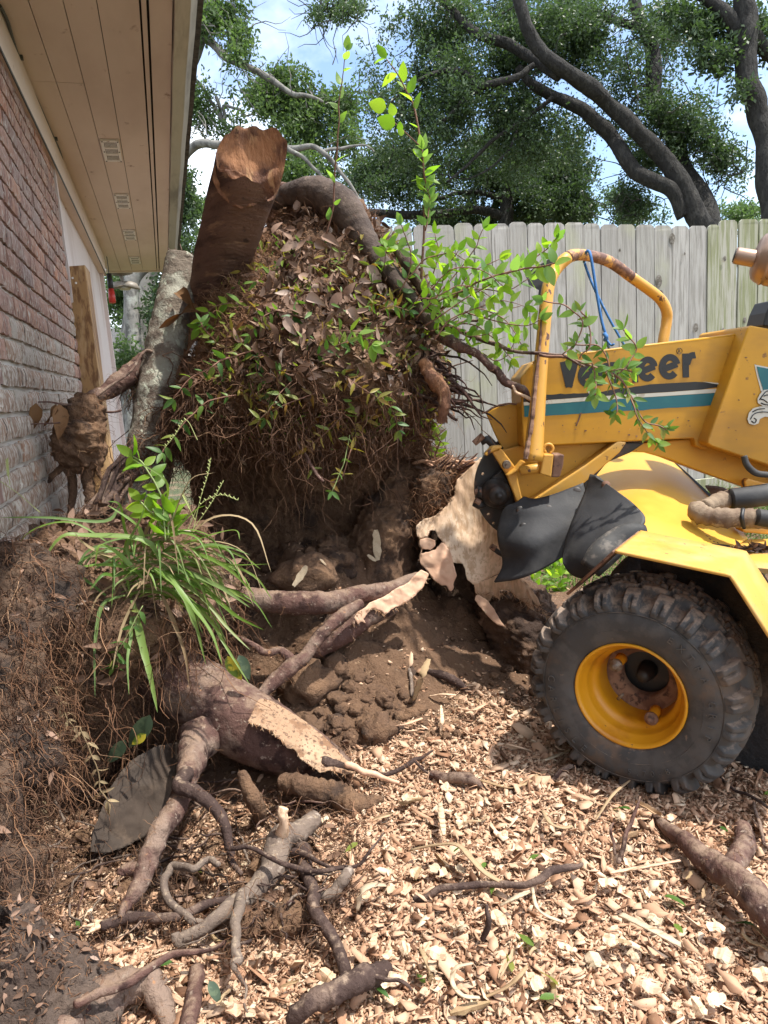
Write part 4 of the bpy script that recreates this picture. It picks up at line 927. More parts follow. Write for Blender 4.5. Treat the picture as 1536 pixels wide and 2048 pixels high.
def arctext(txt, a_mid, r0, hgt, da, flip=False):
    n = len(txt)
    for k, ch in enumerate(txt):
        if ch == ' ': continue
        V, f = glyph(ch, 1, -.012); w = (V[:, 0].max()-V[:, 0].min())
        a = a_mid+((k-(n-1)/2)*da)*(1 if flip else -1)
        d = ux*math.cos(a)+uz*math.sin(a); tn = (ux*-math.sin(a)+uz*math.cos(a))*(1 if flip else -1)
        upv = -d if flip else d
        xm = (V[:, 0].max()+V[:, 0].min())/2
        P = np.array([wc+d*r0+tn*(x-xm)*hgt*1.25+upv*(y-.35)*hgt*1.3-FN*.0098 for x, y, z in V]); o = mkobj('sidewall_letter', P, f, m_let, wheel)
        sd = o.modifiers.new('s', 'SOLIDIFY'); sd.thickness = .003; sd.offset = 0
# ux points: check handedness -> left of picture is -ux
arctext('CARLISLE', math.radians(205), .166, .017, math.radians(8.6), flip=True)
arctext('EXTRA GRIP', math.radians(20), .166, .016, math.radians(8.6))
arctext('5.70-8', math.radians(285), .166, .013, math.radians(5.6), flip=True)
# rim
rp_ = [(.112, .022), (.1175, .006), (.1165, .001), (.112, .002), (.1085, .010), (.106, .024), (.101, .030), (.099, .036), (.0975, .050), (.092, .056), (.086, .060), (.083, .075), (.083, .105), (.082, .135)]
mb = MB(); mb.lathe(rp_, wc, FN, 64); o = mb.build('rim', m_yelin, wheel, True)
mb = MB(); mb.lathe([(.082, .120), (.070, .126), (.056, .128), (.052, .134), (.05, .150)], wc, FN, 48); mb.build('rim_disc', m_rust, wheel, True)  # dark rust colour stands in for the shade inside the wheel opening
mb = MB(); mb.lathe([(0, .165), (.05, .166), (.095, .168)], wc, FN, 24); mb.build('axle_plate', m_steel, wheel)  # dark plate closing the opening, shade of the hole put into its colour
mb = MB(); mb.lathe([(0, .110), (.012, .110), (.016, .118), (.022, .16)], wc, FN, 16); mb.build('axle_hub', m_steel, wheel, True)
ratio = lambda px, py, off: fp(px, py, off)
for (px, py, m1) in ((1231, 1331, m_bolt), (1302, 1438, m_rust)):
    c = fp(px, py, .034); q = MB(); q.lathe([(0, -.012), (.006, -.012), (.0065, -.004), (.0135, -.003), (.0145, .001), (.0145, .005), (.011, .007)], c, FN, 20); q.build('wheel_nut', m1, wheel, True)
    q = MB(); q.lathe([(.011, .006), (.0115, .03), (.013, .045), (.0, .05)], c, FN, 16); q.build('wheel_stud', m_yelin, wheel, True)
q = MB(); q.tube([fp(1236, 1398, .07), fp(1246, 1388, .065)], [.004, .003], 8); q.build('valve_stem', m_bolt, wheel, True)
# second wheel behind + axle beam
mb = MB(); c2 = wc+FN*.46; mb.lathe([(.09, .0), (.15, -.01), (.205, .01), (.222, .05), (.222, .15), (.20, .2), (.1, .2)], c2, FN, 40); mb.build('far_tyre', m_mud, gr, True)
mb = MB(); mb.tube([wc+FN*.18, wc+FN*.5], .03, 10); mb.build('axle', m_steel, gr, True)
mb = MB(); c = wc+FN*.30+np.array([0, 0, .02])-FU*.12; mb.box(c, .30, .10, .12, ax=np.array([FU, FN, [0, 0, 1]]), jit=.02); mb.build('chassis', m_mud, gr)
# --- hoses
def hose(pts, name, m, n=40, sides=14, lump=0, parent=gr):
    P, r = pxpath(pts, n); mb = MB(); mb.tube(P, r*(1+.06*np.sin(np.arange(len(r))*1.9)+.04*np.sin(np.arange(len(r))*.7)) if lump else r, sides, lump=lump); return mb.build(name, m, parent, True)
hose([(1620, 985, 2.0, 36), (1560, 985, 2.0, 40), (1500, 992, 1.99, 40), (1462, 998, 1.98, 40), (1430, 1006, 1.96, 34), (1408, 1014, 1.94, 26)], 'hose_sleeve', m_sleeve, lump=.03)
hose([(1402, 1012, 1.935, 22), (1394, 1022, 1.92, 40), (1412, 1032, 1.9, 38), (1445, 1036, 1.88, 40), (1490, 1036, 1.87, 38), (1530, 1040, 1.86, 38), (1600, 1052, 1.85, 36)], 'hose_sleeve', m_sleeve, lump=.03)
hose([(1462, 998, 1.955, 42), (1500, 994, 1.95, 44), (1560, 985, 1.95, 44)], 'hose', m_rub)
hose([(1486, 1018, 1.86, 8), (1484, 1036, 1.845, 8), (1488, 1056, 1.86, 8)], 'hose_clamp', m_dkb, 10)
hose([(1514, 1034, 1.84, 34), (1560, 1042, 1.835, 36)], 'hose', m_rub)
hose([(1488, 912, 1.94, 12), (1494, 930, 1.94, 13), (1512, 946, 1.94, 13), (1540, 950, 1.94, 12)], 'hose', m_rub)
plate([(1484, 1058), (1600, 1055), (1600, 1075), (1500, 1066), (1490, 1066)], 'sleeve_bracket', m_yelr, -.15, .05)
# --- muffler
mc = W(1512, 512, 2.0); ma = nrm(W(1620, 530, 1.96)-mc)
mb = MB(); mb.lathe([(0, -.002), (.021, -.002), (.023, .004), (.0235, .06)], W(1471, 511, 2.0), ma, 24); mb.build('exhaust_outlet', m_brass, gr, True)
mb = MB(); mb.lathe([(0, -.004), (.018, -.0035), (.019, .001)], W(1470.5, 511, 1.998), ma, 20); mb.build('exhaust_bore', m_steel, gr)
mb = MB(); mb.lathe([(.02, .0), (.046, .004), (.060, .011), (.067, .022), (.0695, .030), (.0725, .034), (.0725, .039), (.0695, .043), (.0725, .05), (.0735, .26), (.03, .29)], W(1507, 512, 2.0), ma, 40); mb.build('muffler', m_brass, gr, True)
plate([(1526, 652), (1533, 625), (1545, 600), (1600, 600), (1600, 660)], 'engine_cover', m_dkb, .05, .1)
# back plate mirror
mb = MB(); P = np.array([W(x, y, 2.12) for x, y in ((1050, 548), (1062, 540), (1098, 518), (1109, 514), (1109, 530), (1098, 600), (1085, 607), (1075, 602), (1078, 580), (1060, 570))]); mb.prism(P, -NA, .004); mb.build('black_bracket_plate', m_dkb, gr)
mb = MB(); c = W(1104, 522, 2.113); mb.lathe([(0, .001), (.003, .001), (.003, -.002)], c, nrm(CAM-c), 10); mb.build('plate_bolt', m_bolt, gr)
# --- rope
P1, r1 = pxpath([(1168, 524, 2.10, 5), (1172, 505, 2.05, 6), (1178, 503, 2.04, 6), (1182, 515, 2.03, 6), (1187, 545, 2.03, 6), (1194, 590, 2.03, 6), (1203, 640, 2.03, 6), (1211, 668, 2.03, 6), (1216, 690, 2.04, 6), (1220, 702, 2.10, 5)], 50)
rope = empty('rope', P1[10], 'thin blue rope looped over the yellow guard bar', 'rope')
mb = MB(); mb.tube(P1, r1, 8); mb.build('rope_strand', m_rope, rope, True)
P2, r2 = pxpath([(1172, 506, 2.12, 5), (1169, 518, 2.12, 5), (1172, 535, 2.11, 5), (1190, 580, 2.10, 5), (1220, 640, 2.10, 5), (1248, 690, 2.11, 5), (1254, 704, 2.16, 5)], 40)
mb = MB(); mb.tube(P2, r2, 8); mb.build('rope_strand', m_rope, rope, True)
mb = MB(); mb.tube(pxpath([(1209, 668, 2.02, 8), (1213, 674, 2.01, 10), (1210, 680, 2.02, 8), (1214, 676, 2.02, 7)], 12)[0], .006, 8); mb.tube(pxpath([(1212, 678, 2.02, 8), (1222, 690, 2.01, 5), (1228, 688, 2.0, 4)], 12)[0], .003, 6); mb.build('rope_knot', m_rope, rope, True)
# ================================================================ uprooted tree and stump
m_soil = mat('soil', (.13, .073, .042), .97, [((.20, .115, .064), 6, .42, .62), ((.055, .032, .021), 11, .52, .66), ((.27, .165, .095), 45, .62, .7)], [(45, .9, .012), (14, .8, .03), (160, .5, .003)])
m_soilr = mat('soil_orange', (.17, .095, .05), .97, [((.10, .055, .03), 8, .45, .62), ((.24, .15, .09), 60, .58, .68)], [(60, .8, .008), (170, .5, .003)])
m_fib = mat('root_fibre', (.1, .1, .1), .9, tint=[(.09, .045, .028), (.18, .09, .05), (.29, .155, .085), (.40, .25, .15)], spec=.2)
m_fibd = mat('root_fibre_dark', (.1, .1, .1), .9, tint=[(.05, .028, .02), (.11, .06, .038), (.18, .10, .06), (.26, .16, .095)], spec=.2)
m_rbark = mat('root_bark', (.115, .062, .05), .8, [((.24, .17, .13), 8, .46, .62), ((.05, .026, .022), 15, .52, .64), ((.36, .19, .10), 34, .68, .72), ((.30, .23, .18), 70, .6, .68)], [(34, 1, .010), (110, .9, .004)], spec=.25, dust=((.25, .17, .12), .80, 1.06, 38))
m_rbark2 = mat('trunk_bark', (.16, .090, .065), .8, [((.075, .040, .030), 6, .42, .60, (.7, .7, 3.2)), ((.28, .165, .10), 16, .56, .68, (.6, .6, 3)), ((.06, .035, .028), 30, .6, .7)], [(22, .9, .010, (.8, .8, 3)), (90, .8, .004)], spec=.3)
m_rbark3 = mat('curved_root_bark', (.10, .07, .055), .9, [((.055, .036, .028), 14, .45, .6), ((.18, .13, .10), 30, .6, .7)], [(45, .9, .008)])
m_lichen = mat('lichen_bark', (.19, .155, .12), .95, [((.38, .37, .30), 13, .46, .56), ((.12, .09, .07), 14, .54, .66), ((.50, .52, .41), 30, .58, .64)], [(35, 1, .014), (120, .8, .005)])
m_wpale = mat('fresh_wood', (.72, .50, .33), .75, [((.80, .63, .46), 5, .42, .62), ((.50, .33, .20), 34, .48, .66, (1, 1, .10)), ((.56, .38, .24), 90, .5, .62, (1, 1, .3)), ((.30, .15, .08), 40, .70, .76)], [(60, .4, .003, (6, 6, 1)), (150, .3, .002)])
m_wpink = mat('fresh_wood_pink', (.66, .42, .28), .75, [((.58, .33, .21), 9, .45, .65), ((.35, .18, .10), 30, .66, .74), ((.72, .54, .38), 50, .6, .7)], [(70, .4, .003), (150, .3, .002)])
m_wbrown = mat('old_cut_wood', (.20, .092, .05), .9, [((.10, .045, .028), 9, .44, .60, (1, 1, .6)), ((.42, .25, .13), 40, .56, .66, (1, 1, .25)), ((.07, .032, .022), 26, .58, .66), ((.36, .17, .08), 5, .55, .7)], [(24, 1, .012, (1, 1, .4)), (90, 1, .006, (1, 1, .3))])
m_groot = mat('grey_root', (.18, .135, .105), .9, [((.13, .095, .075), 14, .46, .62), ((.34, .28, .23), 40, .6, .7)], [(40, 1, .008), (120, .8, .003)], dust=((.36, .28, .20), .9, 1.12, 60))
m_broot = mat('black_root', (.06, .038, .032), .85, [((.14, .095, .075), 20, .5, .64), ((.24, .17, .12), 70, .66, .72)], [(40, 1, .008), (110, .8, .003)], spec=.25, dust=((.30, .22, .16), .90, 1.12, 50))

BODY = {}
def loft(rows, name, m, parent, nr=110, nth=170, amp=.04, key=None, sc=6., amp2=.012):
    A = np.array([[*W(r[1], r[0], r[3]), *W(r[2], r[0], r[3]), r[4]] for r in rows]); A = spline(A, nr)
    th = np.arange(nth)*2*PI/nth; V = np.zeros((nr, nth, 3))
    for i in range(nr):
        a, b = A[i, :3], A[i, 3:6]; c = (a+b)/2; u = b-a; h = np.linalg.norm(u)/2; u /= (2*h+1e-9); dep = nrm(np.cross([0, 0, 1], u))
        V[i] = c+(np.cos(th)*h)[:, None]*u+(np.sin(th)*max(A[i, 6], .01))[:, None]*dep
    dx = np.roll(V, -1, 1)-np.roll(V, 1, 1); dy = np.gradient(V, axis=0); n = np.cross(dx, dy); n /= (np.linalg.norm(n, axis=2)[..., None]+1e-9)
    c = V.mean(1, keepdims=True); s = np.sign(((V-c)*n).sum(2).mean()); n *= s
    P = V.reshape(-1, 3); d = fbm(P*sc, 4)*amp+np.abs(fbm(P*sc*4+3, 3))*amp2*1.2+fbm(P*sc*12, 2)*amp2*.35
    V = V+n*d.reshape(nr, nth, 1)
    idx = np.arange(nr*nth).reshape(nr, nth); r2 = np.roll(idx, -1, 1)
    f = np.stack([idx[:-1].ravel(), r2[:-1].ravel(), r2[1:].ravel(), idx[1:].ravel()], 1)
    if s > 0: f = f[:, ::-1]
    me_f = [tuple(q) for q in f]+[tuple(idx[0]), tuple(idx[-1][::-1])]
    o = mkobj(name, V.reshape(-1, 3), me_f, m, parent, True)
    dx = np.roll(V, -1, 1)-np.roll(V, 1, 1); dy = np.gradient(V, axis=0); n = np.cross(dx, dy)*s; n /= (np.linalg.norm(n, axis=2)[..., None]+1e-9)
    pv = V.reshape(-1, 3); nv = n.reshape(-1, 3); q = (pv-CAM)@RW; px = q[:, 0]/q[:, 2]*F+CX; py = q[:, 1]/q[:, 2]*F+CY
    fr = ((CAM-pv)*nv).sum(1) > -.05
    if key: BODY[key] = (pv[fr], nv[fr], px[fr], py[fr])
    return o
def inpoly(px, py, poly):
    px = np.asarray(px); py = np.asarray(py); c = np.zeros(px.shape, bool); n = len(poly)
    for i in range(n):
        x1, y1 = poly[i]; x2, y2 = poly[(i+1) % n]
        k = ((y1 > py) != (y2 > py)) & (px < (x2-x1)*(py-y1)/((y2-y1)+1e-9)+x1); c ^= k
    return c
def slab(poly, tf, name, m, parent, step=3., th=.03, rough=.002, sc=40., stretch=(1, 1, 1)):
    """a carved thick piece: px polygon filled with a grid, depth from tf(px,py), sides th deep"""
    P = np.array(poly, float); x0, y0 = P.min(0)-step; x1, y1 = P.max(0)+step
    gx = np.arange(x0, x1, step); gy = np.arange(y0, y1, step); X, Y = np.meshgrid(gx, gy)
    cen = inpoly((X[:-1, :-1]+step/2), (Y[:-1, :-1]+step/2), poly)
    T = tf(X, Y); D = np.stack([(X-CX)/F, (Y-CY)/F, np.ones_like(X)], -1)@RW.T
    cc = np.zeros((X.shape[0]+1, X.shape[1]+1), bool); cc[1:-1, 1:-1] = cen
    cnt_ = cc[:-1, :-1].astype(int)+cc[1:, :-1]+cc[:-1, 1:]+cc[1:, 1:]; rimv = (cnt_ > 0) & (cnt_ < 4)
    e = np.vstack([P, P[:1]]); bs = np.vstack([e[i]+(e[i+1]-e[i])*np.linspace(0, 1, 40)[:, None] for i in range(len(P))])
    bs = bs+np.stack([vnoise(np.column_stack([bs*.21, bs[:, 0]*0])), vnoise(np.column_stack([bs*.23, bs[:, 0]*0+5]))], 1)*step*.35
    for jj, ii in zip(*np.nonzero(rimv)):
        k_ = np.argmin((bs[:, 0]-X[jj, ii])**2+(bs[:, 1]-Y[jj, ii])**2); X[jj, ii], Y[jj, ii] = bs[k_]
    T = tf(X, Y); D = np.stack([(X-CX)/F, (Y-CY)/F, np.ones_like(X)], -1)@RW.T
    V = CAM+D*T[..., None]; n = nrm(np.mean(CAM-V.reshape(-1, 3), 0))
    V = V+n*(fbm(V.reshape(-1, 3)*sc*np.array(stretch), 3).reshape(X.shape)[..., None]*rough)
    ny, nx = X.shape; idx = np.arange(nx*ny).reshape(ny, nx); k = nx*ny; f = []
    for j in range(ny-1):
        for i in range(nx-1):
            if not cen[j, i]: continue
            a, b, c, d = idx[j, i], idx[j, i+1], idx[j+1, i+1], idx[j+1, i]
            f.append((a, d, c, b)); f.append((a+k, b+k, c+k, d+k))
            if j == 0 or not cen[j-1, i]: f.append((a, b, b+k, a+k))
            if j == ny-2 or not cen[j+1, i]: f.append((c, d, d+k, c+k))
            if i == 0 or not cen[j, i-1]: f.append((d, a, a+k, d+k))
            if i == nx-2 or not cen[j, i+1]: f.append((b, c, c+k, b+k))
    VV = np.concatenate([V.reshape(-1, 3), (V-n*th).reshape(-1, 3)])
    used = np.unique(np.array(f)); mp = -np.ones(len(VV), int); mp[used] = np.arange(len(used))
    return mkobj(name, VV[used], mp[np.array(f)], m, parent, False)
ROOTS = []
def root(pts, name='root', m=None, parent=None, n=None, sides=12, wob=.006, lump=.05, label=None):
    n = n or max(12, len(pts)*16); P, r = pxpath(pts, n, wob=wob); mb = MB()
    r = r*(1+.05*vnoise(P*9)); r[0] *= .62; r[1] *= .9; r[-1] *= .7
    mb.tube(P, r, sides); V = mb.v[0]; c = np.repeat(P, sides, 0); d = V-c; rr = np.repeat(r, sides)
    d /= (np.linalg.norm(d, axis=1)[:, None]+1e-9); fr = 1/np.maximum(rr, .004)
    k = np.clip(lump*2.2, 0, .5); V = V+d*(k*rr*(.55*fbm(V*min(160, 2.0/np.max(r)), 3)+.3*vnoise(V*[140, 140, 140]))+np.minimum(rr*.10, .0022)*fbm(V*[70, 70, 70], 2))[:, None]
    if np.max(r) > .008 and parent is not None: ROOTS.append((P, r))
    mb.v[0] = V; o = mb.build(name, m or m_rbark, parent, True)
    if label: o['label'] = label
    return o
def strands(starts, dirs, L, rad, seed, grav=.0, wig=.5, seg=7, tint=None, sides=3, branch=0):
    """random-walk root hairs -> MB"""
    r = np.random.default_rng(seed); n = len(starts); P = np.zeros((n, seg+1, 3)); P[:, 0] = starts; d = dirs/(np.linalg.norm(dirs, axis=1)[:, None]+1e-9)
    L = np.broadcast_to(L, (n,)); st = (L/seg)[:, None]
    for i in range(seg):
        d = d+r.normal(0, wig, (n, 3)); d[:, 2] -= grav; d /= np.linalg.norm(d, axis=1)[:, None]; P[:, i+1] = P[:, i]+d*st
    rad = np.broadcast_to(rad, (n,)); rr = rad[:, None]*np.linspace(1, .35, seg+1)[None]
    T = np.gradient(P, axis=1); T /= (np.linalg.norm(T, axis=2)[..., None]+1e-9)
    u = np.cross(T, np.array([.31, .47, .82])); u /= (np.linalg.norm(u, axis=2)[..., None]+1e-9); w = np.cross(T, u)
    a = np.arange(sides)*2*PI/sides
    V = P[:, :, None]+rr[..., None, None]*(np.cos(a)[:, None]*u[:, :, None]+np.sin(a)[:, None]*w[:, :, None])
    idx = np.arange(n*(seg+1)*sides).reshape(n, seg+1, sides); r2 = np.roll(idx, -1, 2)
    f = np.stack([idx[:, :-1], r2[:, :-1], r2[:, 1:], idx[:, 1:]], -1).reshape(-1, 4)
    tt = (tint if tint is not None else np.clip(r.normal(.45, .25, n), 0, 1)); tt = np.repeat(tt, seg*sides)
    if branch:
        k = r.integers(1, seg-1, n*branch); i = np.tile(np.arange(n), branch); bs = P[i, k]; bd = T[i, k]+r.normal(0, .8, (n*branch, 3))
        V2, f2, t2, _ = strands(bs, bd, (L[i])*.4, rad[i]*.55, seed+1, grav, wig, max(4, seg-2), None, sides)
        f2 = f2+len(V.reshape(-1, 3)); V = np.concatenate([V.reshape(-1, 3), V2]); f = np.concatenate([f, f2]); tt = np.concatenate([tt, t2])
    return V.reshape(-1, 3), f, tt, P
def strobj(name, m, parent, *a, **k):
    V, f, t, _ = strands(*a, **k); o = mkobj(name, V, f, m, parent, False, t); o['kind'] = 'stuff'; return o
def pick(key, n, seed, cond=None, w=None):
    p, nn, px, py = BODY[key]; r = np.random.default_rng(seed); ok = np.ones(len(p), bool) if cond is None else cond(px, py)
    i = np.nonzero(ok)[0]; i = i[r.integers(0, len(i), n)]; return p[i]+r.normal(0, .004, (n, 3)), nn[i], px[i], py[i]

rb = empty('uprooted_tree', onZ(620, 1400, 0.), 'toppled tree root ball with thick sawn trunk stub, soil and dangling roots', 'root ball')
loft([(392, 590, 640, 2.62, .04), (420, 562, 715, 2.6, .13), (480, 522, 772, 2.54, .23), (560, 468, 824, 2.5, .32), (640, 420, 852, 2.45, .38), (720, 390, 872, 2.42, .41), (790, 372, 872, 2.42, .40), (850, 365, 835, 2.52, .32), (905, 365, 835, 2.66, .22),
      (980, 385, 845, 2.74, .18), (1060, 400, 835, 2.74, .20), (1110, 420, 830, 2.64, .28), (1180, 430, 830, 2.52, .33), (1290, 450, 800, 2.36, .30), (1390, 480, 750, 2.2, .24), (1480, 520, 720, 2.1, .18), (1540, 540, 700, 2.1, .1)], 'soil_mass', m_soil, rb, 190, 260, .05, 'ball', 5., .022)
loft([(925, 790, 850, 2.56, .08), (960, 760, 850, 2.58, .14), (1010, 720, 842, 2.56, .18), (1060, 690, 824, 2.54, .20), (1130, 660, 828, 2.50, .22), (1200, 620, 832, 2.42, .22), (1270, 600, 820, 2.36, .2)], 'soil_wall', m_soil, rb, 90, 140, .03, 'wall', 7., .012)
# sawn trunk stub
A, B_ = W(438, 640, 2.55), W(492, 325, 2.02)
cp = [(418, 650, 2.52, 84), (428, 590, 2.42, 94), (443, 530, 2.32, 106), (460, 470, 2.22, 116), (481, 400, 2.12, 125), (502, 328, 2.03, 134)]
P, r_ = pxpath(cp, 40); mb = MB(); nS = 56
T = nrm(P[-1]-P[-4]); u = nrm(np.cross(T, [0, 0, 1])); w = np.cross(u, T)  # u right-ish
if u@RW[:, 0] < 0: u = -u
w = np.cross(u, T); w = w if w[2] > 0 else -w
V = []; a = np.arange(nS)*2*PI/nS
rj = 1+.04*np.sin(a*2+1)+.03*np.sin(a*5)
def endh(aa):  # extra length at the broken rim
    return .075*np.maximum(0, np.sin(aa+.55))+.016*np.sin(aa*3+.7)+.006*np.sin(aa*11)-.05*np.exp(-((aa-5.2)/.5)**2)
for i in range(40):
    f_ = max(0, (i-34)/5.); off = endh(a)*f_
    Vr = P[i]+(np.cos(a)*r_[i]*rj)[:, None]*u+(np.sin(a)*r_[i]*rj*.97)[:, None]*w+off[:, None]*T
    Vr = Vr+(fbm(Vr*14, 3)*.005)[:, None]*nrm(u+w); V.append(Vr)
V = np.concatenate(V); f = [(i*nS+j, i*nS+(j+1) % nS, (i+1)*nS+(j+1) % nS, (i+1)*nS+j) for i in range(39) for j in range(nS)]
mb.add(V, f); mb.build('trunk_stub', m_rbark2, rb, True)
rim = V[-nS:]; cen = rim.mean(0); V2 = [rim]; NR = 26; rim0 = rim-endh(a)[:, None]*T; cen = rim0.mean(0)
for k in range(1, NR+1):
    s = k/NR; ring = rim0*(1-s)+cen*s; e9 = math.exp(-s*10); q_ = np.clip(((ring-cen)@w*.8+(ring-cen)@u*.5)/r_[-1], -.2, 1)*.072; ring = ring+(endh(a)*e9+q_*(1-e9))[:, None]*T; x = (ring-cen)@u/r_[-1]; y = (ring-cen)@w/r_[-1]
    hh = -.035*np.sin(min(1, s*2.2)*PI/2)*np.exp(-((x-.1)**2+(y-.1)**2)*.9)
    stepm = 1/(1+np.exp(-(( -y-.25-.45*(x+.1)+.22*vnoise(ring*22))*26)))   # lower-left slab stands lower
    hh = hh-.075*stepm*min(1, s*5)+.03*(1/(1+np.exp(-((-y-.62)*30))))*min(1, s*5)
    hh = hh+(fbm(ring*8+5, 3)*.012+fbm(ring*30, 2)*.0022)*min(1, s*6)
    V2.append(ring+hh[:, None]*T)
V2 = np.concatenate(V2); f = [(i*nS+j, i*nS+(j+1) % nS, (i+1)*nS+(j+1) % nS, (i+1)*nS+j) for i in range(NR) for j in range(nS)]
mkobj('sawn_face', V2, f, m_wbrown, rb, True)
slab([(428, 328), (440, 338), (470, 340), (492, 350), (500, 362), (520, 380), (536, 400), (520, 405), (505, 412), (480, 418), (455, 405), (436, 385), (424, 360)], lambda x, y: 1.985+(y-330)*.0004+.0003*(x-420), 'bark_slab', m_wbrown, rb, 3, .03, .010, 24)
root([(545, 412, 2.42, 30), (565, 398, 2.40, 38), (600, 386, 2.36, 50), (645, 390, 2.33, 64), (684, 418, 2.31, 70), (720, 462, 2.29, 56), (762, 518, 2.24, 38), (808, 578, 2.15, 30), (848, 628, 2.12, 26), (880, 664, 2.10, 24)], 'arched_root', m_rbark3, rb, sides=18, lump=.02)
root([(540, 380, 2.42, 8), (565, 378, 2.4, 22), (600, 390, 2.42, 14), (640, 410, 2.44, 6)], 'bark_flake', m_rbark, rb)
root([(790, 500, 2.2, 18), (820, 540, 2.16, 26), (852, 590, 2.14, 30), (872, 630, 2.13, 28), (888, 660, 2.12, 24)], 'root', m_broot, rb)
root([(885, 665, 2.12, 26), (910, 690, 2.1, 24), (950, 700, 2.08, 16), (990, 735, 2.06, 17), (1015, 765, 2.04, 17), (1040, 785, 2.02, 13), (1062, 803, 2.0, 9), (1074, 812, 1.99, 4)], 'root', m_rbark, rb, wob=.01)
root([(1024, 772, 2.02, 5), (1045, 790, 2.0, 6), (1070, 808, 1.985, 7), (1076, 812, 1.98, 3)], 'split_end', m_wpale, rb)
root([(900, 655, 2.15, 9), (935, 668, 2.12, 10), (985, 690, 2.08, 9), (1030, 702, 2.0, 7), (1080, 708, 1.9, 7), (1130, 715, 1.85, 6), (1170, 728, 1.82, 5)], 'branch_root', m_rbark, rb)
root([(860, 700, 2.2, 14), (905, 760, 2.15, 10), (940, 800, 2.12, 6), (960, 830, 2.1, 3)], 'root', m_rbark, rb)
root([(830, 780, 2.2, 14), (860, 800, 2.15, 12), (895, 825, 2.12, 8), (915, 842, 2.1, 5)], 'root', m_rbark, rb)
root([(840, 720, 2.1, 22), (870, 755, 2.07, 30), (885, 800, 2.06, 26), (878, 840, 2.08, 16)], 'peeling_root', m_wbrown, rb, lump=.15)
for i in range(26):   # tangled roots sticking out at right
    r = random.Random(i); x, y = 800+r.random()*90, 640+r.random()*170
    root([(x, y, 2.18, 6), (x+30+r.random()*40, y+r.uniform(-10, 40), 2.14, 5), (x+60+r.random()*90, y+r.uniform(-20, 80), 2.1, 2.2)], 'rootlet', m_rbark if i % 2 else m_broot, rb, 9, 5, .03, 0)
# grey lichen trunk
P, r_ = pxpath([(368, 522, 2.42, 70), (360, 560, 2.40, 74), (346, 640, 2.38, 80), (328, 740, 2.36, 84), (308, 860, 2.33, 86), (290, 980, 2.30, 88), (270, 1110, 2.26, 92), (252, 1240, 2.2, 96)], 90)
mb = MB(); mb.tube(P, r_, 40, lump=.012); lo = mb.build('lichen_trunk', m_lichen, None, True)
V = np.array([v.co for v in lo.data.vertices]); d = (fbm(V*18, 3)*.006+np.abs(fbm(V*60, 2))*.004); cc_ = np.repeat(P, 40, 0); nn_ = V-cc_; nn_ /= np.linalg.norm(nn_, axis=1)[:, None]
V = V+nn_*d[:, None]; lo.data.vertices.foreach_set('co', V.astype(np.float32).ravel()); lo.data.update()
tag(lo, 'pale grey lichen covered tree trunk broken off beside the root ball', 'tree trunk')
for k in range(9):
    x = 345+k*7; root([(x, 545, 2.58, 7), (x+random.uniform(-6, 6), 528, 2.58, 5), (x+random.uniform(-12, 8), 505+random.uniform(-16, 12), 2.58, 2)], 'splinter', m_rbark, rb, 7, 5, .01, 0)
# left horizontal root, dangling clods
root([(345, 680, 2.45, 26), (300, 712, 2.4, 32), (265, 742, 2.36, 38), (235, 770, 2.32, 40), (208, 788, 2.28, 30), (180, 800, 2.25, 24), (160, 812, 2.22, 16)], 'root', m_rbark, rb)
root([(305, 704, 2.3, 6), (290, 705, 2.3, 6), (255, 745, 2.25, 5), (205, 785, 2.2, 6), (160, 808, 2.15, 6), (120, 806, 2.1, 4), (75, 806, 2.05, 3)], 'twig', m_rbark, rb, wob=.004)
root([(240, 820, 2.3, 5), (190, 830, 2.25, 4), (120, 846, 2.1, 3), (40, 853, 2.05, 2)], 'twig', m_rbark, rb)
loft([(790, 160, 190, 2.2, .02), (812, 145, 200, 2.2, .05), (850, 128, 202, 2.2, .06), (890, 125, 203, 2.2, .06), (925, 130, 203, 2.2, .045), (950, 135, 180, 2.2, .03)], 'soil_clod', m_soil, rb, 60, 70, .034, 'clod', 9., .012)
for q in ([(128, 900, 2.18, 16), (115, 940, 2.18, 14), (100, 965, 2.18, 7)], [(150, 940, 2.2, 20), (142, 990, 2.2, 16), (135, 1040, 2.2, 10), (130, 1080, 2.2, 6)], [(170, 930, 2.19, 26), (178, 975, 2.19, 22), (172, 1010, 2.19, 12)], [(192, 900, 2.19, 20), (200, 930, 2.19, 12), (206, 960, 2.19, 6)]):
    root(q, 'dangling_root', m_soil, rb, 16, 10, .008, .16)
m_dleaf = mat('dead_leaf', (.16, .08, .035), .7, rnd=[(.16, .085, .035), (.24, .13, .06), (.30, .17, .09), (.12, .06, .03), (.36, .24, .15)], layers=[((.08, .04, .02), 30, .58, .7)], bump=[(60, .4, .003)], trans=((1.2, .8, .5), .15), spec=.3)
def leafgeo(L, Wd, fold=.25, curl=.3, n=6, shape=1., tw=0.):
    """leaf along +x, face +z; returns verts, faces"""
    V = []; f = []
    for i in range(n+1):
        s = i/n; w = Wd*.5*(math.sin(PI*min(1, s**(.75*shape)))**.8 if 0 < s < 1 else 0.02); x = L*s; z = -curl*L*s*s; t = tw*s
        for k in (-1, 0, 1):
            yy = k*w; zz = z+abs(k)*w*fold; V.append((x, yy*math.cos(t)-abs(k)*w*fold*math.sin(t)*k, zz+yy*math.sin(t)))
    for i in range(n):
        for k in (0, 1): f.append((i*3+k, (i+1)*3+k, (i+1)*3+k+1, i*3+k+1))
    return np.array(V), f
def leafmesh(name, m, *a, **k):
    V, f = leafgeo(*a, **k); me = bpy.data.meshes.new(name); me.from_pydata(V.tolist(), [], f); me.polygons.foreach_set('use_smooth', [True]*len(f)); me.materials.append(m); me.update(); return me
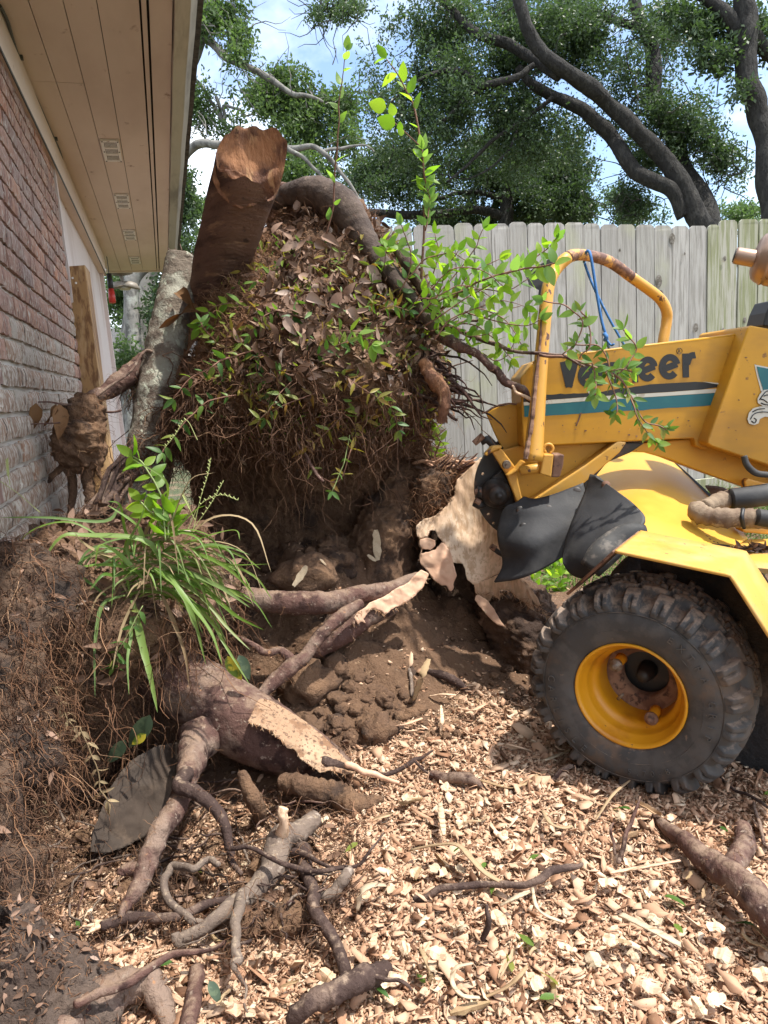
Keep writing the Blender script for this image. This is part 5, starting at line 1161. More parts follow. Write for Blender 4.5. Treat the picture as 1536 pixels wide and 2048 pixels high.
def frame(d, up):
    d = nrm(d); y = np.cross(up, d)
    if np.linalg.norm(y) < 1e-3: y = np.cross([.3, .5, .8], d)
    y = nrm(y); return np.array([d, y, np.cross(d, y)])
DL = [leafmesh('dead_leaf', m_dleaf, .1, .045, fold=.5+.3*i, curl=.1+.12*i, tw=.4*i) for i in range(4)]
def things_leaf(me, name, base, d, up, s, label, cat, group=None):
    o = place(me, name, M3(frame(d, up), base, s)); return tag(o, label, cat, group)
for (x, y, x2, y2, s) in ((72, 806, 62, 868, .9), (112, 808, 92, 850, .8), (118, 808, 120, 870, .75), (353, 585, 388, 612, .75), (395, 610, 335, 645, .9), (390, 650, 378, 700, 1.1), (372, 700, 362, 735, .7)):
    a, b = W(x, y, 2.1 if x < 200 else 2.3), W(x2, y2, 2.1 if x < 200 else 2.25)
    o = place(random.choice(DL), 'dried_leaf', M3(frame(b-a, nrm(CAM-a)+[.3, 0, .2]), a, np.linalg.norm(b-a)/.1*np.array([1.15, 1.25, 1])), rb)
# roots over the soil
root([(430, 1172, 2.05, 34), (490, 1192, 2.0, 44), (550, 1206, 1.97, 48), (610, 1207, 1.97, 46), (670, 1202, 2.0, 44), (720, 1190, 2.05, 40), (780, 1175, 2.1, 32), (840, 1150, 2.15, 16)], 'root', m_rbark, rb, sides=18)
root([(725, 1205, 1.99, 20), (690, 1226, 1.95, 26), (650, 1262, 1.9, 26), (610, 1305, 1.86, 26), (580, 1336, 1.83, 32), (550, 1368, 1.80, 28), (520, 1394, 1.77, 22), (490, 1405, 1.73, 20), (440, 1414, 1.7, 14), (380, 1412, 1.69, 9)], 'root', m_rbark, rb, lump=.03)
root([(588, 1325, 1.84, 22), (560, 1302, 1.85, 16), (530, 1298, 1.85, 14), (490, 1276, 1.86, 10), (460, 1268, 1.9, 6)], 'root', m_rbark, rb)
root([(790, 1210, 2.1, 30), (740, 1232, 2.06, 44), (700, 1256, 2.04, 46), (650, 1290, 2.02, 38), (610, 1320, 2.02, 22)], 'root', m_rbark, rb)
slab([(842, 1139), (858, 1147), (848, 1172), (826, 1196), (800, 1212), (788, 1216), (769, 1230), (764, 1222), (745, 1216), (735, 1228), (727, 1238), (732, 1248), (722, 1243), (716, 1250), (710, 1240), (709, 1255), (704, 1246), (716, 1222), (724, 1219), (740, 1205), (770, 1192), (790, 1178), (815, 1166), (830, 1150)],
     lambda x, y: 2.02+.0004*(x-720)-.0002*(y-1200), 'torn_wood', m_wpink, rb, 2.5, .02, .004)
root([(455, 1165, 2.0, 12), (430, 1185, 1.95, 30), (470, 1188, 1.99, 40)], 'root', m_rbark, rb)
# big lower root with ground face
P, r_ = pxpath([(255, 1270, 1.86, 110), (300, 1315, 1.83, 128), (360, 1360, 1.8, 132), (430, 1405, 1.77, 138), (500, 1448, 1.74, 140), (560, 1482, 1.73, 124), (620, 1512, 1.72, 96), (680, 1545, 1.73, 60), (730, 1580, 1.74, 40)], 90, wob=.006)
mb = MB(); mb.tube(P, r_, 40, lump=.010); ro = mb.build('thick_root', m_rbark, rb, True)
m_wdirty = mat('dirty_cut_wood', (.34, .215, .13), .85, [((.44, .30, .19), 9, .45, .62), ((.22, .12, .065), 22, .54, .64), ((.14, .08, .05), 110, .54, .62)], [(70, .6, .004), (180, .5, .002)])
slab([(520, 1396), (545, 1402), (575, 1420), (610, 1442), (645, 1470), (672, 1496), (695, 1522), (712, 1545), (690, 1550), (660, 1540), (640, 1546), (618, 1530), (600, 1518), (590, 1500), (574, 1496), (562, 1480), (550, 1474), (546, 1462), (530, 1458), (515, 1450), (496, 1444), (503, 1428), (510, 1410)],
     lambda x, y: 1.655-.0011*(y-1400)*.6+.0003*(x-500)+.0006*np.maximum(0, (1440+(x-500)*.55)-y), 'ground_face', m_wdirty, rb, 2.5, .05, .004, 50)
_gc = {}
def gt(px, py):
    d = ray(px, py); t = .9/(-d[2])
    for _ in range(8):
        p = CAM+d*t; t = (.9-GH(np.array([p[0]]), np.array([p[1]]), False)[0])/(-d[2])
    return t
def rootg(pts, name='root', m=None, parent=None, label=None, cat=None, **k):
    """pts: (px,py,width,height above the ground)"""
    q = []
    for (x, y, w, h) in pts:
        t = gt(x, y); d = ray(x, y); t = t-(h+R(w, t)*.75)/(-d[2]); q.append((x, y, t, w))
    o = root(q, name, m, parent, **k)
    if cat: tag(o, label, cat)
    return o
root([(400, 1465, 1.7, 90), (392, 1510, 1.62, 64), (375, 1560, 1.52, 46), (352, 1610, 1.44, 44), (325, 1665, 1.38, 43), (300, 1715, 1.34, 42), (280, 1765, 1.31, 36), (258, 1805, 1.27, 27), (236, 1838, 1.25, 12)], 'root', m_rbark, rb, sides=18)
root([(305, 1716, 1.34, 30), (272, 1738, 1.33, 28), (240, 1746, 1.33, 20)], 'root_stub', m_rbark, rb)
root([(372, 1545, 1.50, 30), (366, 1572, 1.45, 30), (400, 1590, 1.43, 26), (430, 1615, 1.41, 24), (448, 1660, 1.39, 20), (458, 1700, 1.37, 16), (470, 1730, 1.35, 13), (485, 1748, 1.34, 8)], 'root', m_broot, rb)
root([(452, 1697, 1.36, 9), (500, 1700, 1.33, 9), (560, 1718, 1.30, 10), (615, 1742, 1.28, 10), (665, 1740, 1.27, 9), (715, 1728, 1.27, 7), (745, 1700, 1.28, 5), (770, 1668, 1.30, 3)], 'root', m_broot, rb, wob=.004)
rootg([(640, 1520, 24, .06), (720, 1538, 11, .03), (780, 1546, 9, .02), (830, 1522, 9, .03), (868, 1495, 4, .04)], 'root', m_broot, rb)
rootg([(830, 1522, 6, .03), (855, 1545, 5, .02), (880, 1550, 3, .01)], 'twig', m_broot, rb)
rootg([(560, 1560, 30, .05), (610, 1572, 46, .03), (670, 1592, 54, -.005), (720, 1612, 44, -.012), (770, 1604, 20, -.01)], 'root', m_soil, rb, lump=.2)
rootg([(690, 1532, 14, .05), (750, 1545, 12, .03), (800, 1562, 7, .02)], 'split_root', m_wpink, rb)
rootg([(790, 1200, 9, .0), (800, 1260, 8, .03), (815, 1330, 8, .03), (826, 1392, 7, .01)], 'twig', m_groot, rb)
rootg([(485, 1540, 20, .1), (505, 1600, 34, .06), (520, 1650, 26, .0)], 'root', m_soil, rb)
gl = empty('grey_branch', onZ(520, 1760, 0.), 'forked dusty grey root branch lying on the chips below the thick root', 'branch')
rootg([(640, 1640, 30, .02), (600, 1660, 46, .03), (565, 1690, 56, .03), (540, 1745, 50, .02), (500, 1785, 40, .02), (455, 1822, 32, .03), (410, 1856, 28, .03), (375, 1884, 24, .02), (352, 1888, 22, .02), (352, 1866, 18, .04)], 'branch_body', m_groot, gl, sides=16)
rootg([(563, 1680, 34, .05), (563, 1650, 20, .1), (564, 1615, 20, .13)], 'pale_stub', m_wpale, gl)
rootg([(490, 1790, 22, .03), (476, 1830, 22, .05), (470, 1870, 18, .06), (482, 1910, 20, .05), (476, 1935, 12, .04), (488, 1985, 6, .01), (500, 2030, 4, .01)], 'side_branch', m_groot, gl)
rootg([(440, 1728, 12, .12), (415, 1722, 14, .12), (385, 1736, 14, .12), (355, 1722, 15, .12), (332, 1742, 16, .11), (328, 1772, 17, .10), (350, 1800, 16, .08), (378, 1832, 16, .05), (400, 1848, 14, .03)], 'side_branch', m_groot, gl)
rootg([(590, 1700, 20, .04), (640, 1720, 9, .05), (700, 1735, 6, .05)], 'side_branch', m_broot, gl)
bb = empty('broken_branch', onZ(300, 1840, 0.), 'dark broken branch with a pale splintered left end', 'branch')
rootg([(205, 1847, 22, .05), (250, 1834, 24, .05), (310, 1830, 22, .05), (370, 1826, 20, .05), (430, 1812, 16, .03), (480, 1795, 12, .02)], 'branch_body', m_broot, bb)
for (x, y) in ((164, 1853), (172, 1868), (185, 1840), (178, 1860)):
    rootg([(212, 1846, 12, .052), (190, (y+1848)/2, 9, .052), (x, y, 3, .05)], 'splinter', m_wpale, bb, sides=6, wob=0)
o = rootg([(597, 1690, 30, .03), (606, 1730, 28, .02), (618, 1780, 26, .03), (640, 1830, 26, .03), (662, 1880, 24, .02), (690, 1945, 26, .02), (705, 1975, 20, .0)], 'dark_root', m_broot, None, 'dark crooked root snaking down to the bottom centre', 'root')
o = rootg([(150, 2010, 18, .08), (215, 1985, 18, .07), (290, 1940, 17, .06), (360, 1906, 13, .05), (450, 1880, 8, .03)], 'dark_stick', m_rbark, None, 'long straight brown stick crossing over the bottom left mound', 'stick')
o = rootg([(575, 2045, 26, .02), (620, 2008, 42, .03), (680, 1985, 46, .03), (730, 1962, 46, .02), (770, 1935, 30, .0)], 'knobbly_root', m_broot, None, 'thick knobbly dark root at the bottom centre', 'root', lump=.14)
rootg([(715, 1960, 12, .03), (780, 1962, 9, .03), (830, 1975, 6, .02)], 'side_root', m_broot, None, 'short side root beside the knobbly dark root', 'root')
o = rootg([(395, 1940, 30, .0), (388, 2000, 34, .01), (375, 2060, 36, .02)], 'upright_stub', m_rbark, None, 'short brown root stub beside the bottom left mound', 'root')
o = rootg([(655, 1800, 22, .01), (680, 1770, 24, .03), (700, 1735, 18, .04)], 'grey_root', m_groot, None, 'small grey root lying on chips right of the grey branch', 'root')
lr = empty('loose_root', onZ(1430, 1740, 0.), 'long brown forked root half buried in chips at the lower right', 'root')
rootg([(1300, 1628, 8, .0), (1335, 1655, 26, .01), (1370, 1685, 34, .02), (1420, 1722, 48, .025), (1470, 1765, 58, .03), (1520, 1812, 66, .03), (1600, 1885, 74, .03)], 'root_body', m_rbark, lr, sides=18, lump=.07)
rootg([(1478, 1655, 30, .01), (1490, 1690, 40, .02), (1470, 1740, 46, .025)], 'side_root', m_rbark, lr, sides=14)
for q, lb in (([(860, 1548, 16, .01), (900, 1552, 22, .015), (940, 1562, 22, .012), (972, 1580, 10, .0)], 'short brown root lying on chips left of the wheel'), ([(820, 1792, 12, .01), (900, 1785, 14, .015), (980, 1765, 14, .02), (1060, 1770, 14, .02), (1110, 1745, 16, .02), (1160, 1725, 8, .02)], 'dark twig lying across the middle of the chip pile'),
              ([(1228, 1728, 9, .0), (1248, 1690, 9, .03), (1268, 1640, 8, .06), (1282, 1592, 5, .1)], 'upright forked brown twig standing in the chips'), ([(1236, 1712, 7, .01), (1224, 1670, 6, .04), (1226, 1640, 4, .06)], 'small side prong beside the upright twig in the chips'),
              ([(855, 1340, 12, .01), (900, 1355, 18, .02), (940, 1385, 10, .0)], 'small dark stick on the soil below the stump'), ([(1080, 1570, 5, .01), (1110, 1550, 10, .02), (1160, 1530, 8, .01)], 'pale brown stick on chips at the foot of the wheel'),
              ([(970, 1880, 10, .0), (975, 1850, 12, .03), (972, 1815, 6, .05)], 'short dark upright stub in the chip pile'), ([(1505, 1600, 6, .01), (1525, 1650, 7, .02), (1540, 1700, 7, .02)], 'thin tan twig at the right edge on the chips'),
              ([(1440, 1560, 6, .01), (1500, 1590, 6, .02), (1560, 1630, 6, .02)], 'thin dark twig behind the tan twig at the right edge')):
    rootg(q, 'twig', m_broot if 'dark' in lb else m_rbark, None, lb, 'twig')
# tangle of thin roots in the hollow
for i in range(70):
    r = random.Random(300+i); x, y = r.uniform(60, 640), r.uniform(1560, 1880); a = r.uniform(0, PI); q = []
    for k in range(5): q.append((x, y, r.uniform(4, 8)*(1-.15*k), r.uniform(.01, .05))); x += math.cos(a)*r.uniform(20, 50); y += math.sin(a)*r.uniform(8, 30)*(1 if i % 2 else -1); a += r.uniform(-.6, .6)
    if y < 1500 or y > 2030: continue
    rootg(q, 'rootlet', (m_broot, m_rbark, m_groot)[i % 3], rb, sides=5, lump=.02, n=14)
# ---- left mound with the grass
lm = empty('root_mound', onZ(150, 1500, 0.), 'earthy mass of soil and hanging fine roots against the brick wall', 'soil mound')
loft([(1035, 180, 300, 1.95, .06), (1075, 70, 400, 1.93, .2), (1130, -10, 450, 1.9, .28), (1190, -60, 470, 1.88, .30), (1250, -90, 440, 1.86, .28), (1320, -110, 360, 1.84, .24), (1400, -120, 300, 1.82, .2), (1500, -120, 240, 1.8, .18), (1600, -120, 170, 1.78, .18), (1720, -120, 110, 1.75, .16), (1850, -120, 80, 1.7, .16)], 'soil_mass', m_soil, lm, 120, 170, .03, 'mound', 7., .016)
loft([(1085, -60, 40, 1.56, .03), (1120, -80, 85, 1.54, .08), (1200, -80, 120, 1.50, .11), (1300, -80, 120, 1.45, .11), (1400, -80, 105, 1.41, .10), (1500, -80, 80, 1.36, .09), (1600, -80, 66, 1.31, .09), (1720, -80, 62, 1.25, .09), (1840, -80, 45, 1.2, .08), (1930, -80, 20, 1.15, .05)], 'soil_mass', mat('dark_soil', (.075, .045, .03), .97, [((.13, .08, .05), 7, .44, .64), ((.03, .02, .015), 11, .5, .64)], [(45, .9, .012), (14, .9, .03), (160, .5, .003)]), lm, 110, 120, .045, 'left', 8., .012)
sl_poly = [(180, 1704), (186, 1662), (222, 1572), (256, 1524), (312, 1492), (368, 1482), (384, 1540), (356, 1604), (306, 1664), (250, 1694), (214, 1706)]
o = slab(sl_poly, lambda x, y: 1.60+.0006*(x-180)-.0004*(y-1480), 'stone_slab', mat('slab_stone', (.060, .043, .032), .95, [((.12, .085, .06), 14, .5, .66), ((.06, .045, .035), 8, .5, .62)], [(50, .5, .004)]), None, 4, .06, .012, 14)
tag(o, 'flat brown slab leaning in the hollow under the grass mound', 'slab')
m_front = mat('grey_soil', (.062, .041, .031), .97, [((.11, .078, .060), 7, .42, .62), ((.05, .034, .026), 11, .52, .66), ((.40, .29, .19), 70, .68, .74)], [(45, .9, .012), (14, .8, .03), (160, .5, .003)])
bl = empty('front_soil_mound', onZ(120, 1990, 0.), 'blurred dark soil mound in the bottom left corner', 'soil mound')
loft([(1865, -60, 10, 1.06, .02), (1900, -90, 50, 1.06, .06), (1940, -120, 100, 1.05, .09), (1990, -120, 150, 1.03, .11), (2060, -120, 190, 1.02, .13), (2180, -120, 210, 1.0, .15)], 'soil_mass', m_front, bl, 90, 160, .03, 'front', 9., .012)
rootg([(90, 2120, 110, .0), (150, 2040, 100, .0), (215, 1992, 76, .01), (270, 1975, 62, .015), (312, 1984, 50, .01), (338, 2015, 40, .0), (345, 2060, 30, -.01)], 'buried_root', m_rbark, bl, sides=24, lump=.12)
rootg([(300, 1975, 26, .02), (318, 1962, 16, .03), (326, 1950, 8, .035)], 'root_knob', m_rbark, bl)
# ---- stump
loft([(895, 825, 862, 2.55, .05), (925, 818, 926, 2.52, .10), (960, 812, 918, 2.5, .12), (1000, 806, 900, 2.5, .13), (1035, 800, 868, 2.5, .12), (1060, 795, 840, 2.52, .10)], 'soil_bridge', m_soil, rb, 60, 100, .03, 'bridge', 9., .014)
p0, n0, _, _ = pick('bridge', 900, 41)
strobj('fine_roots', m_fib, rb, p0, n0+np.random.default_rng(1).normal(0, .8, p0.shape)+[.3, 0, 0], np.random.default_rng(2).uniform(.03, .10, 900), .0012, 42, .1, .4, 6)
st = empty('tree_stump', onZ(1000, 1290, 0.), 'pale freshly ground tree stump touching the cutter wheel', 'stump')
sf = lambda x, y: 2.35-.00042*(x-840)+.00000001*y+.0004*(1040-y)*(y < 1400)+.05*np.exp(-((x-960)/50)**2-((y-1080)/90)**2)
main = [(960, 915), (949, 926), (936, 940), (915, 958), (910, 975), (909, 989), (892, 1013), (871, 1031), (845, 1039), (832, 1052), (833, 1073), (842, 1077), (855, 1074), (858, 1062), (871, 1060), (876, 1074), (889, 1088), (896, 1100), (905, 1125), (926, 1127), (930, 1140), (934, 1159), (947, 1169), (962, 1163), (988, 1152), (1001, 1146), (1009, 1130), (1004, 1112), (1010, 1080), (1060, 1040), (1040, 915)]
slab(main, sf, 'ground_face', m_wpale, st, 3, .22, .005, 34, (1, 1, .25))
slab([(884, 1083), (871, 1099), (855, 1104), (842, 1107), (839, 1125), (855, 1143), (868, 1161), (884, 1172), (892, 1170), (902, 1184), (908, 1175), (906, 1169), (914, 1151), (908, 1130), (900, 1100)], lambda x, y: sf(x, y)-.012, 'root_cross_section', m_wpink, st, 3, .16, .005, 30)
slab([(840, 1078), (855, 1075), (870, 1080), (871, 1092), (862, 1100), (845, 1098), (838, 1088)], lambda x, y: sf(x, y)-.006, 'root_cross_section', m_wpink, st, 2.5, .12, .004, 30)
slab([(952, 1190), (962, 1192), (975, 1200), (990, 1220), (1000, 1240), (1012, 1254), (995, 1250), (975, 1232), (958, 1212), (950, 1200)], lambda x, y: 2.20+0*x, 'root_cross_section', m_wpink, st, 2.5, .05, .003)
m_shred = mat('shredded_bark', (.11, .065, .04), .95, [((.24, .15, .10), 16, .5, .62, (1, 1, .4)), ((.045, .026, .018), 10, .5, .62), ((.58, .40, .26), 12, .66, .72, (1.5, 1.5, .35))], [(50, 1, .012)])
loft([(1140, 965, 1020, 2.48, .04), (1165, 952, 1055, 2.46, .10), (1190, 950, 1082, 2.42, .15), (1220, 955, 1110, 2.36, .18), (1260, 965, 1130, 2.34, .18), (1300, 980, 1140, 2.32, .16), (1350, 1000, 1130, 2.32, .14)], 'stump_base', m_shred, st, 70, 90, .02, 'stump', 12., .014)
slab([(948, 1168), (965, 1162), (1000, 1148), (1030, 1152), (1048, 1163), (1062, 1192), (1070, 1225), (1058, 1215), (1045, 1200), (1030, 1195), (1020, 1180), (1000, 1178), (1000, 1200), (985, 1190), (975, 1210), (960, 1196), (950, 1185)], lambda x, y: 2.24+.0006*(y-1160)-.0002*(x-950), 'vertical_grain', m_wpale, st, 2.5, .05, .005, 60, (2, 2, .3))
slab([(1046, 1158), (1058, 1172), (1075, 1196), (1083, 1213), (1074, 1212), (1058, 1190)], lambda x, y: 2.235+0*x, 'pale_splinter', m_wpale, st, 2, .02, .002)
loft([(930, 930, 1010, 2.68, .1), (1000, 890, 1030, 2.68, .12), (1060, 850, 1040, 2.68, .14), (1130, 850, 1050, 2.66, .14), (1200, 860, 1060, 2.62, .14), (1260, 880, 1060, 2.6, .12)], 'stump_core', m_shred, st, 40, 60, .02, None, 12., .01)
# stump fringe roots towards the ball
p0, n0, px_, py_ = pick('ball', 260, 9, lambda x, y: (x > 800) & (y > 900) & (y < 1050))
strobj('broken_fringe', m_fib, st, p0, n0*.4+np.array([.9, -.3, .1]), .09, .0016, 5, .02, .3, 4, np.clip(np.random.default_rng(3).normal(.75, .25, 260), 0, 1))
for k in range(14):
    x = 860+k*7; root([(x-40, 940+random.uniform(-20, 20), 2.45, 8), (x, 935+random.uniform(-12, 8), 2.4, 6), (x+30, 925+random.uniform(-25, 10), 2.38, 2)], 'splinter', m_wpink if k % 3 == 0 else m_rbark, st, 7, 5, .01, 0)
# ---- fibres on the ball
p0, n0, _, _ = pick('ball', 6500, 1, lambda x, y: (y > 420) & (y < 900))
strobj('fine_roots', m_fib, rb, p0, n0+np.random.default_rng(1).normal(0, .8, p0.shape), np.random.default_rng(2).uniform(.03, .10, 6500), .0009, 11, .12, .55, 7)
p0, n0, _, _ = pick('ball', 5200, 2, lambda x, y: (x < 500+(700-y)*.3) & (y > 480) & (y < 850))
strobj('fine_roots', m_fib, rb, p0, n0+np.random.default_rng(1).normal(0, .7, p0.shape), np.random.default_rng(2).uniform(.03, .09, 5200), .0010, 12, .03, .6, 7, np.clip(np.random.default_rng(3).normal(.6, .22, 5200), 0, 1))
p0, n0, _, _ = pick('ball', 420, 3, lambda x, y: (y > 740) & (y < 860) & (x < 840) & ((x < 700) | (np.random.default_rng(1).random(x.shape) < .5)))
strobj('hanging_roots', m_fibd, rb, p0+n0*.02, n0*.6+np.array([0, 0, -1.]), np.random.default_rng(2).uniform(.10, .42, 420)*.9, np.random.default_rng(5).uniform(.0007, .0030, 420)**1., 13, .22, .48, 12, branch=3)
p0, n0, _, _ = pick('ball', 2600, 4, lambda x, y: (y > 880) & (y < 1450))
strobj('fine_roots', m_fibd, rb, p0, n0+np.random.default_rng(1).normal(0, .8, p0.shape), np.random.default_rng(2).uniform(.03, .12, 2600), .001, 14, .25, .5, 7)
p0, n0, _, _ = pick('mound', 4200, 5)
strobj('fine_roots', m_fibd, lm, p0, n0+np.random.default_rng(1).normal(0, .7, p0.shape), np.random.default_rng(2).uniform(.03, .12, 4200), .0009, 15, .2, .5, 8)
p0, n0, _, _ = pick('mound', 230, 6, lambda x, y: (y > 1180) & (y < 1480))
strobj('hanging_roots', m_fib, lm, p0+n0*.03, n0*.6+np.array([0, 0, -1.]), np.random.default_rng(2).uniform(.10, .34, 230), np.random.default_rng(5).uniform(.0006, .0018, 230), 16, .22, .38, 12, branch=3)
# roots lacing the ridge from the mound to the ball
for i in range(17):
    r = random.Random(100+i); o_ = r.uniform(-22, 30)
    root([(170+r.uniform(-30, 60), 1015+o_+r.uniform(-10, 20), 2.15, r.uniform(4, 16)), (250, 940+o_*1.2, 2.22, r.uniform(5, 14)), (330, 865+o_, 2.3, r.uniform(5, 12)), (400, 790+o_, 2.3, 6), (470+r.uniform(-40, 60), 700+o_, 2.28, 3)][r.randrange(2):], 'root', m_rbark if i % 2 else m_broot, rb, 22, 7, .03, .05)
q = np.array([W(200+200*a, 1010-170*a+b, 2.24) for a in np.linspace(0, 1, 60) for b in (-30, -12, 5, 25)]); q = np.repeat(q, 4, 0)+np.random.default_rng(4).normal(0, .02, (960, 3))
strobj('fine_roots', m_fibd, rb, q, np.random.default_rng(5).normal(0, 1, q.shape), .08, .0009, 21, .15, .5, 7)
p0, n0, _, _ = pick('clod', 120, 8)
strobj('fine_roots', m_fib, rb, p0, n0+[0, 0, -.4], .06, .0007, 22, .2, .5, 7)
q = np.array([W(250+110*a, 760-40*a, 2.36) for a in np.random.default_rng(9).random(420)])+np.random.default_rng(8).normal(0, .012, (420, 3))
strobj('hanging_roots', m_fibd, rb, q, np.tile([0, 0, -1.], (420, 1)), .13, .001, 23, .25, .4, 9)

# hairy debris in the hollow and on the front mound
def gscatter(n, seed, x, y):
    r = np.random.default_rng(seed); P = []
    for _ in range(n):
        a, b = r.uniform(*x), r.uniform(*y); t = gt(a, b); P.append(CAM+ray(a, b)*t)
    return np.array(P)
q = gscatter(700, 4, (40, 720), (1480, 1900)); q = np.repeat(q, 3, 0)+np.random.default_rng(3).normal(0, .012, (2100, 3))
strobj('fine_roots', m_fibd, rb, q+[0, 0, .01], np.random.default_rng(5).normal(0, .8, q.shape)+[0, 0, .4], np.random.default_rng(2).uniform(.03, .11, 2100), .0009, 61, .12, .45, 8)
p0, n0, _, _ = pick('front', 500, 7)
strobj('fine_roots', m_fib, bl, p0, n0+np.random.default_rng(1).normal(0, .8, p0.shape), .035, .0007, 62, .25, .5, 7)

hs, hd = [], []
for P, r in ROOTS:
    k = int(min(70, 12+len(P)*.5)); i = rng.integers(0, len(P), k); d = rng.normal(0, 1, (k, 3)); d /= np.linalg.norm(d, axis=1)[:, None]; hs.append(P[i]+d*r[i][:, None]*.9); hd.append(d)
hs, hd = np.concatenate(hs), np.concatenate(hd)
strobj('root_hairs', m_fib, rb, hs, hd+[0, 0, -.3], rng.uniform(.012, .05, len(hs)), .0006, 63, .2, .5, 6)

p0, n0, _, _ = pick('mound', 500, 19, lambda x, y: (y > 1400) & (x < 140))
strobj('fine_roots', m_fib, lm, p0+n0*.02, n0+np.random.default_rng(1).normal(0, .8, p0.shape)+[0, 0, -.6], .10, .0009, 71, .2, .5, 8)

p0, n0, _, _ = pick('left', 2600, 23)
strobj('fine_roots', m_fibd, lm, p0, n0+np.random.default_rng(1).normal(0, .7, p0.shape), np.random.default_rng(2).uniform(.03, .11, 2600), .0010, 73, .3, .5, 8)
p0, n0, _, _ = pick('left', 260, 24, lambda x, y: (y < 1650))
strobj('hanging_roots', m_fib, lm, p0+n0*.01, n0*.4+np.array([0, 0, -1.]), np.random.default_rng(2).uniform(.06, .22, 260), .0012, 74, .25, .4, 12, branch=2)

# torn fibres along the cut edges
def edge_fibres(pts, t, n, L_, seed, m, par):
    r = np.random.default_rng(seed); e = np.array(pts, float); k = r.integers(0, len(e)-1, n); f = r.random(n)[:, None]; q = e[k]*(1-f)+e[k+1]*f
    P = np.array([W(a, b, t(a, b)-.004) for a, b in q]); strobj('torn_fibres', m, par, P, r.normal(0, .7, P.shape)+[.3, -.2, -.5], r.uniform(.3, 1, n)*L_, .0011, seed, .1, .25, 4, np.clip(r.normal(.6, .25, n), 0, 1))
m_wf = mat('torn_fibre', (.4, .3, .2), .85, tint=[(.20, .09, .04), (.42, .22, .11), (.55, .36, .22), (.62, .46, .30)])
edge_fibres([(496, 1444), (515, 1450), (546, 1462), (562, 1480), (590, 1500), (618, 1530), (660, 1540), (700, 1550)], lambda x, y: 1.655-.0011*(y-1400)*.6+.0003*(x-500), 80, .014, 81, m_wf, rb)
edge_fibres([(524, 1396), (575, 1420), (645, 1470), (712, 1545)], lambda x, y: 1.655-.0011*(y-1400)*.6+.0003*(x-500), 40, .010, 82, m_wf, rb)
edge_fibres([(706, 1250), (716, 1224), (745, 1216), (769, 1230), (800, 1212), (848, 1172), (858, 1147)], lambda x, y: 2.02+.0004*(x-720)-.0002*(y-1200), 60, .016, 83, m_wf, rb)
edge_fibres([(949, 926), (915, 958), (909, 989), (871, 1031), (832, 1052), (845, 1100), (841, 1125), (868, 1161), (902, 1184)], sf, 70, .013, 84, m_wf, st)
edge_fibres([(950, 1185), (985, 1192), (1020, 1182), (1050, 1205), (1080, 1215), (1100, 1240)], lambda x, y: 2.23, 150, .03, 85, m_wf, st)
# ================================================================ litter, grass and vines
# leaf litter heaped on the root ball
def leafmass(name, m, pos, nor, L, Wd, seed, spread=.8, fold=(.1, .7), curl=(-.2, .5), parent=None, tint=None, n=4):
    r = np.random.default_rng(seed); k = len(pos); V = []; Fc = []; base = 0
    protos = [leafgeo(1., Wd/L, fold[0]+(fold[1]-fold[0])*i/5, curl[0]+(curl[1]-curl[0])*((i*3) % 6)/5, n, tw=r.uniform(-.8, .8)) for i in range(6)]
    d = r.normal(0, 1, (k, 3)); up = nor+r.normal(0, spread, (k, 3)); up /= np.linalg.norm(up, axis=1)[:, None]
    d -= up*(d*up).sum(1)[:, None]; d /= np.linalg.norm(d, axis=1)[:, None]; y = np.cross(up, d); s = L*r.uniform(.5, 1.15, k)
    for q in range(6):
        i = np.arange(q, k, 6); pv, pf = protos[q]
        v = pos[i][:, None]+s[i][:, None, None]*(pv[None, :, :1]*d[i][:, None]+pv[None, :, 1:2]*y[i][:, None]+pv[None, :, 2:]*up[i][:, None])
        ff = (np.array(pf)[None]+(np.arange(len(i))*len(pv))[:, None, None]).reshape(-1, 4)+base
        V.append(v.reshape(-1, 3)); Fc.append(ff); base += v.shape[0]*v.shape[1]
    tn = np.clip(r.normal(.45, .25, k), 0, 1) if tint is None else tint
    t = np.concatenate([np.repeat(tn[np.arange(q, k, 6)], len(protos[q][1])) for q in range(6)])
    o = mkobj(name, np.concatenate(V), np.concatenate(Fc), m, parent, True, t); o['kind'] = 'stuff'; return o
m_lit = mat('leaf_litter', (.2, .1, .05), .75, tint=[(.06, .035, .022), (.12, .07, .045), (.20, .12, .08), (.28, .18, .13), (.42, .33, .27)], layers=[((.09, .05, .03), 40, .6, .72)], spec=.25)
m_litg = mat('small_green_leaf', (.1, .1, .1), .5, tint=[(.06, .14, .03), (.12, .22, .04), (.24, .32, .05), (.34, .28, .06), (.30, .15, .05)], trans=((1.5, 1.5, .7), .4), spec=.4)
p0, n0, x0, y0 = pick('ball', 1700, 31, lambda x, y: (y > 440) & (y < 760) & (x > 500+(620-y)*.25) & (x < 860) & (np.random.default_rng(5).random(x.shape) < np.clip((y-430)/200, .35, 1)))
leafmass('leaf_litter', m_lit, p0+n0*np.random.default_rng(1).uniform(0, .035, (1700, 1)), n0, .044, .019, 31, .8, (.2, 1.0), (-.4, .9), parent=rb, n=5)
p0, n0, x0, y0 = pick('ball', 700, 32, lambda x, y: (y > 700) & (y < 900))
leafmass('leaf_litter', m_lit, p0+n0*.02, n0, .05, .016, 32, .9, (.2, .9), parent=rb)
p0, n0, x0, y0 = pick('ball', 800, 33, lambda x, y: (y > 500) & (y < 880) & (x > 440))
leafmass('small_leaves', m_litg, p0+n0*.04, n0, .036, .010, 33, .8, (.1, .5), parent=rb, tint=np.clip(np.random.default_rng(4).beta(1.5, 1.5, 800), 0, 1))
p0, n0, x0, y0 = pick('mound', 420, 34, lambda x, y: (y < 1350))
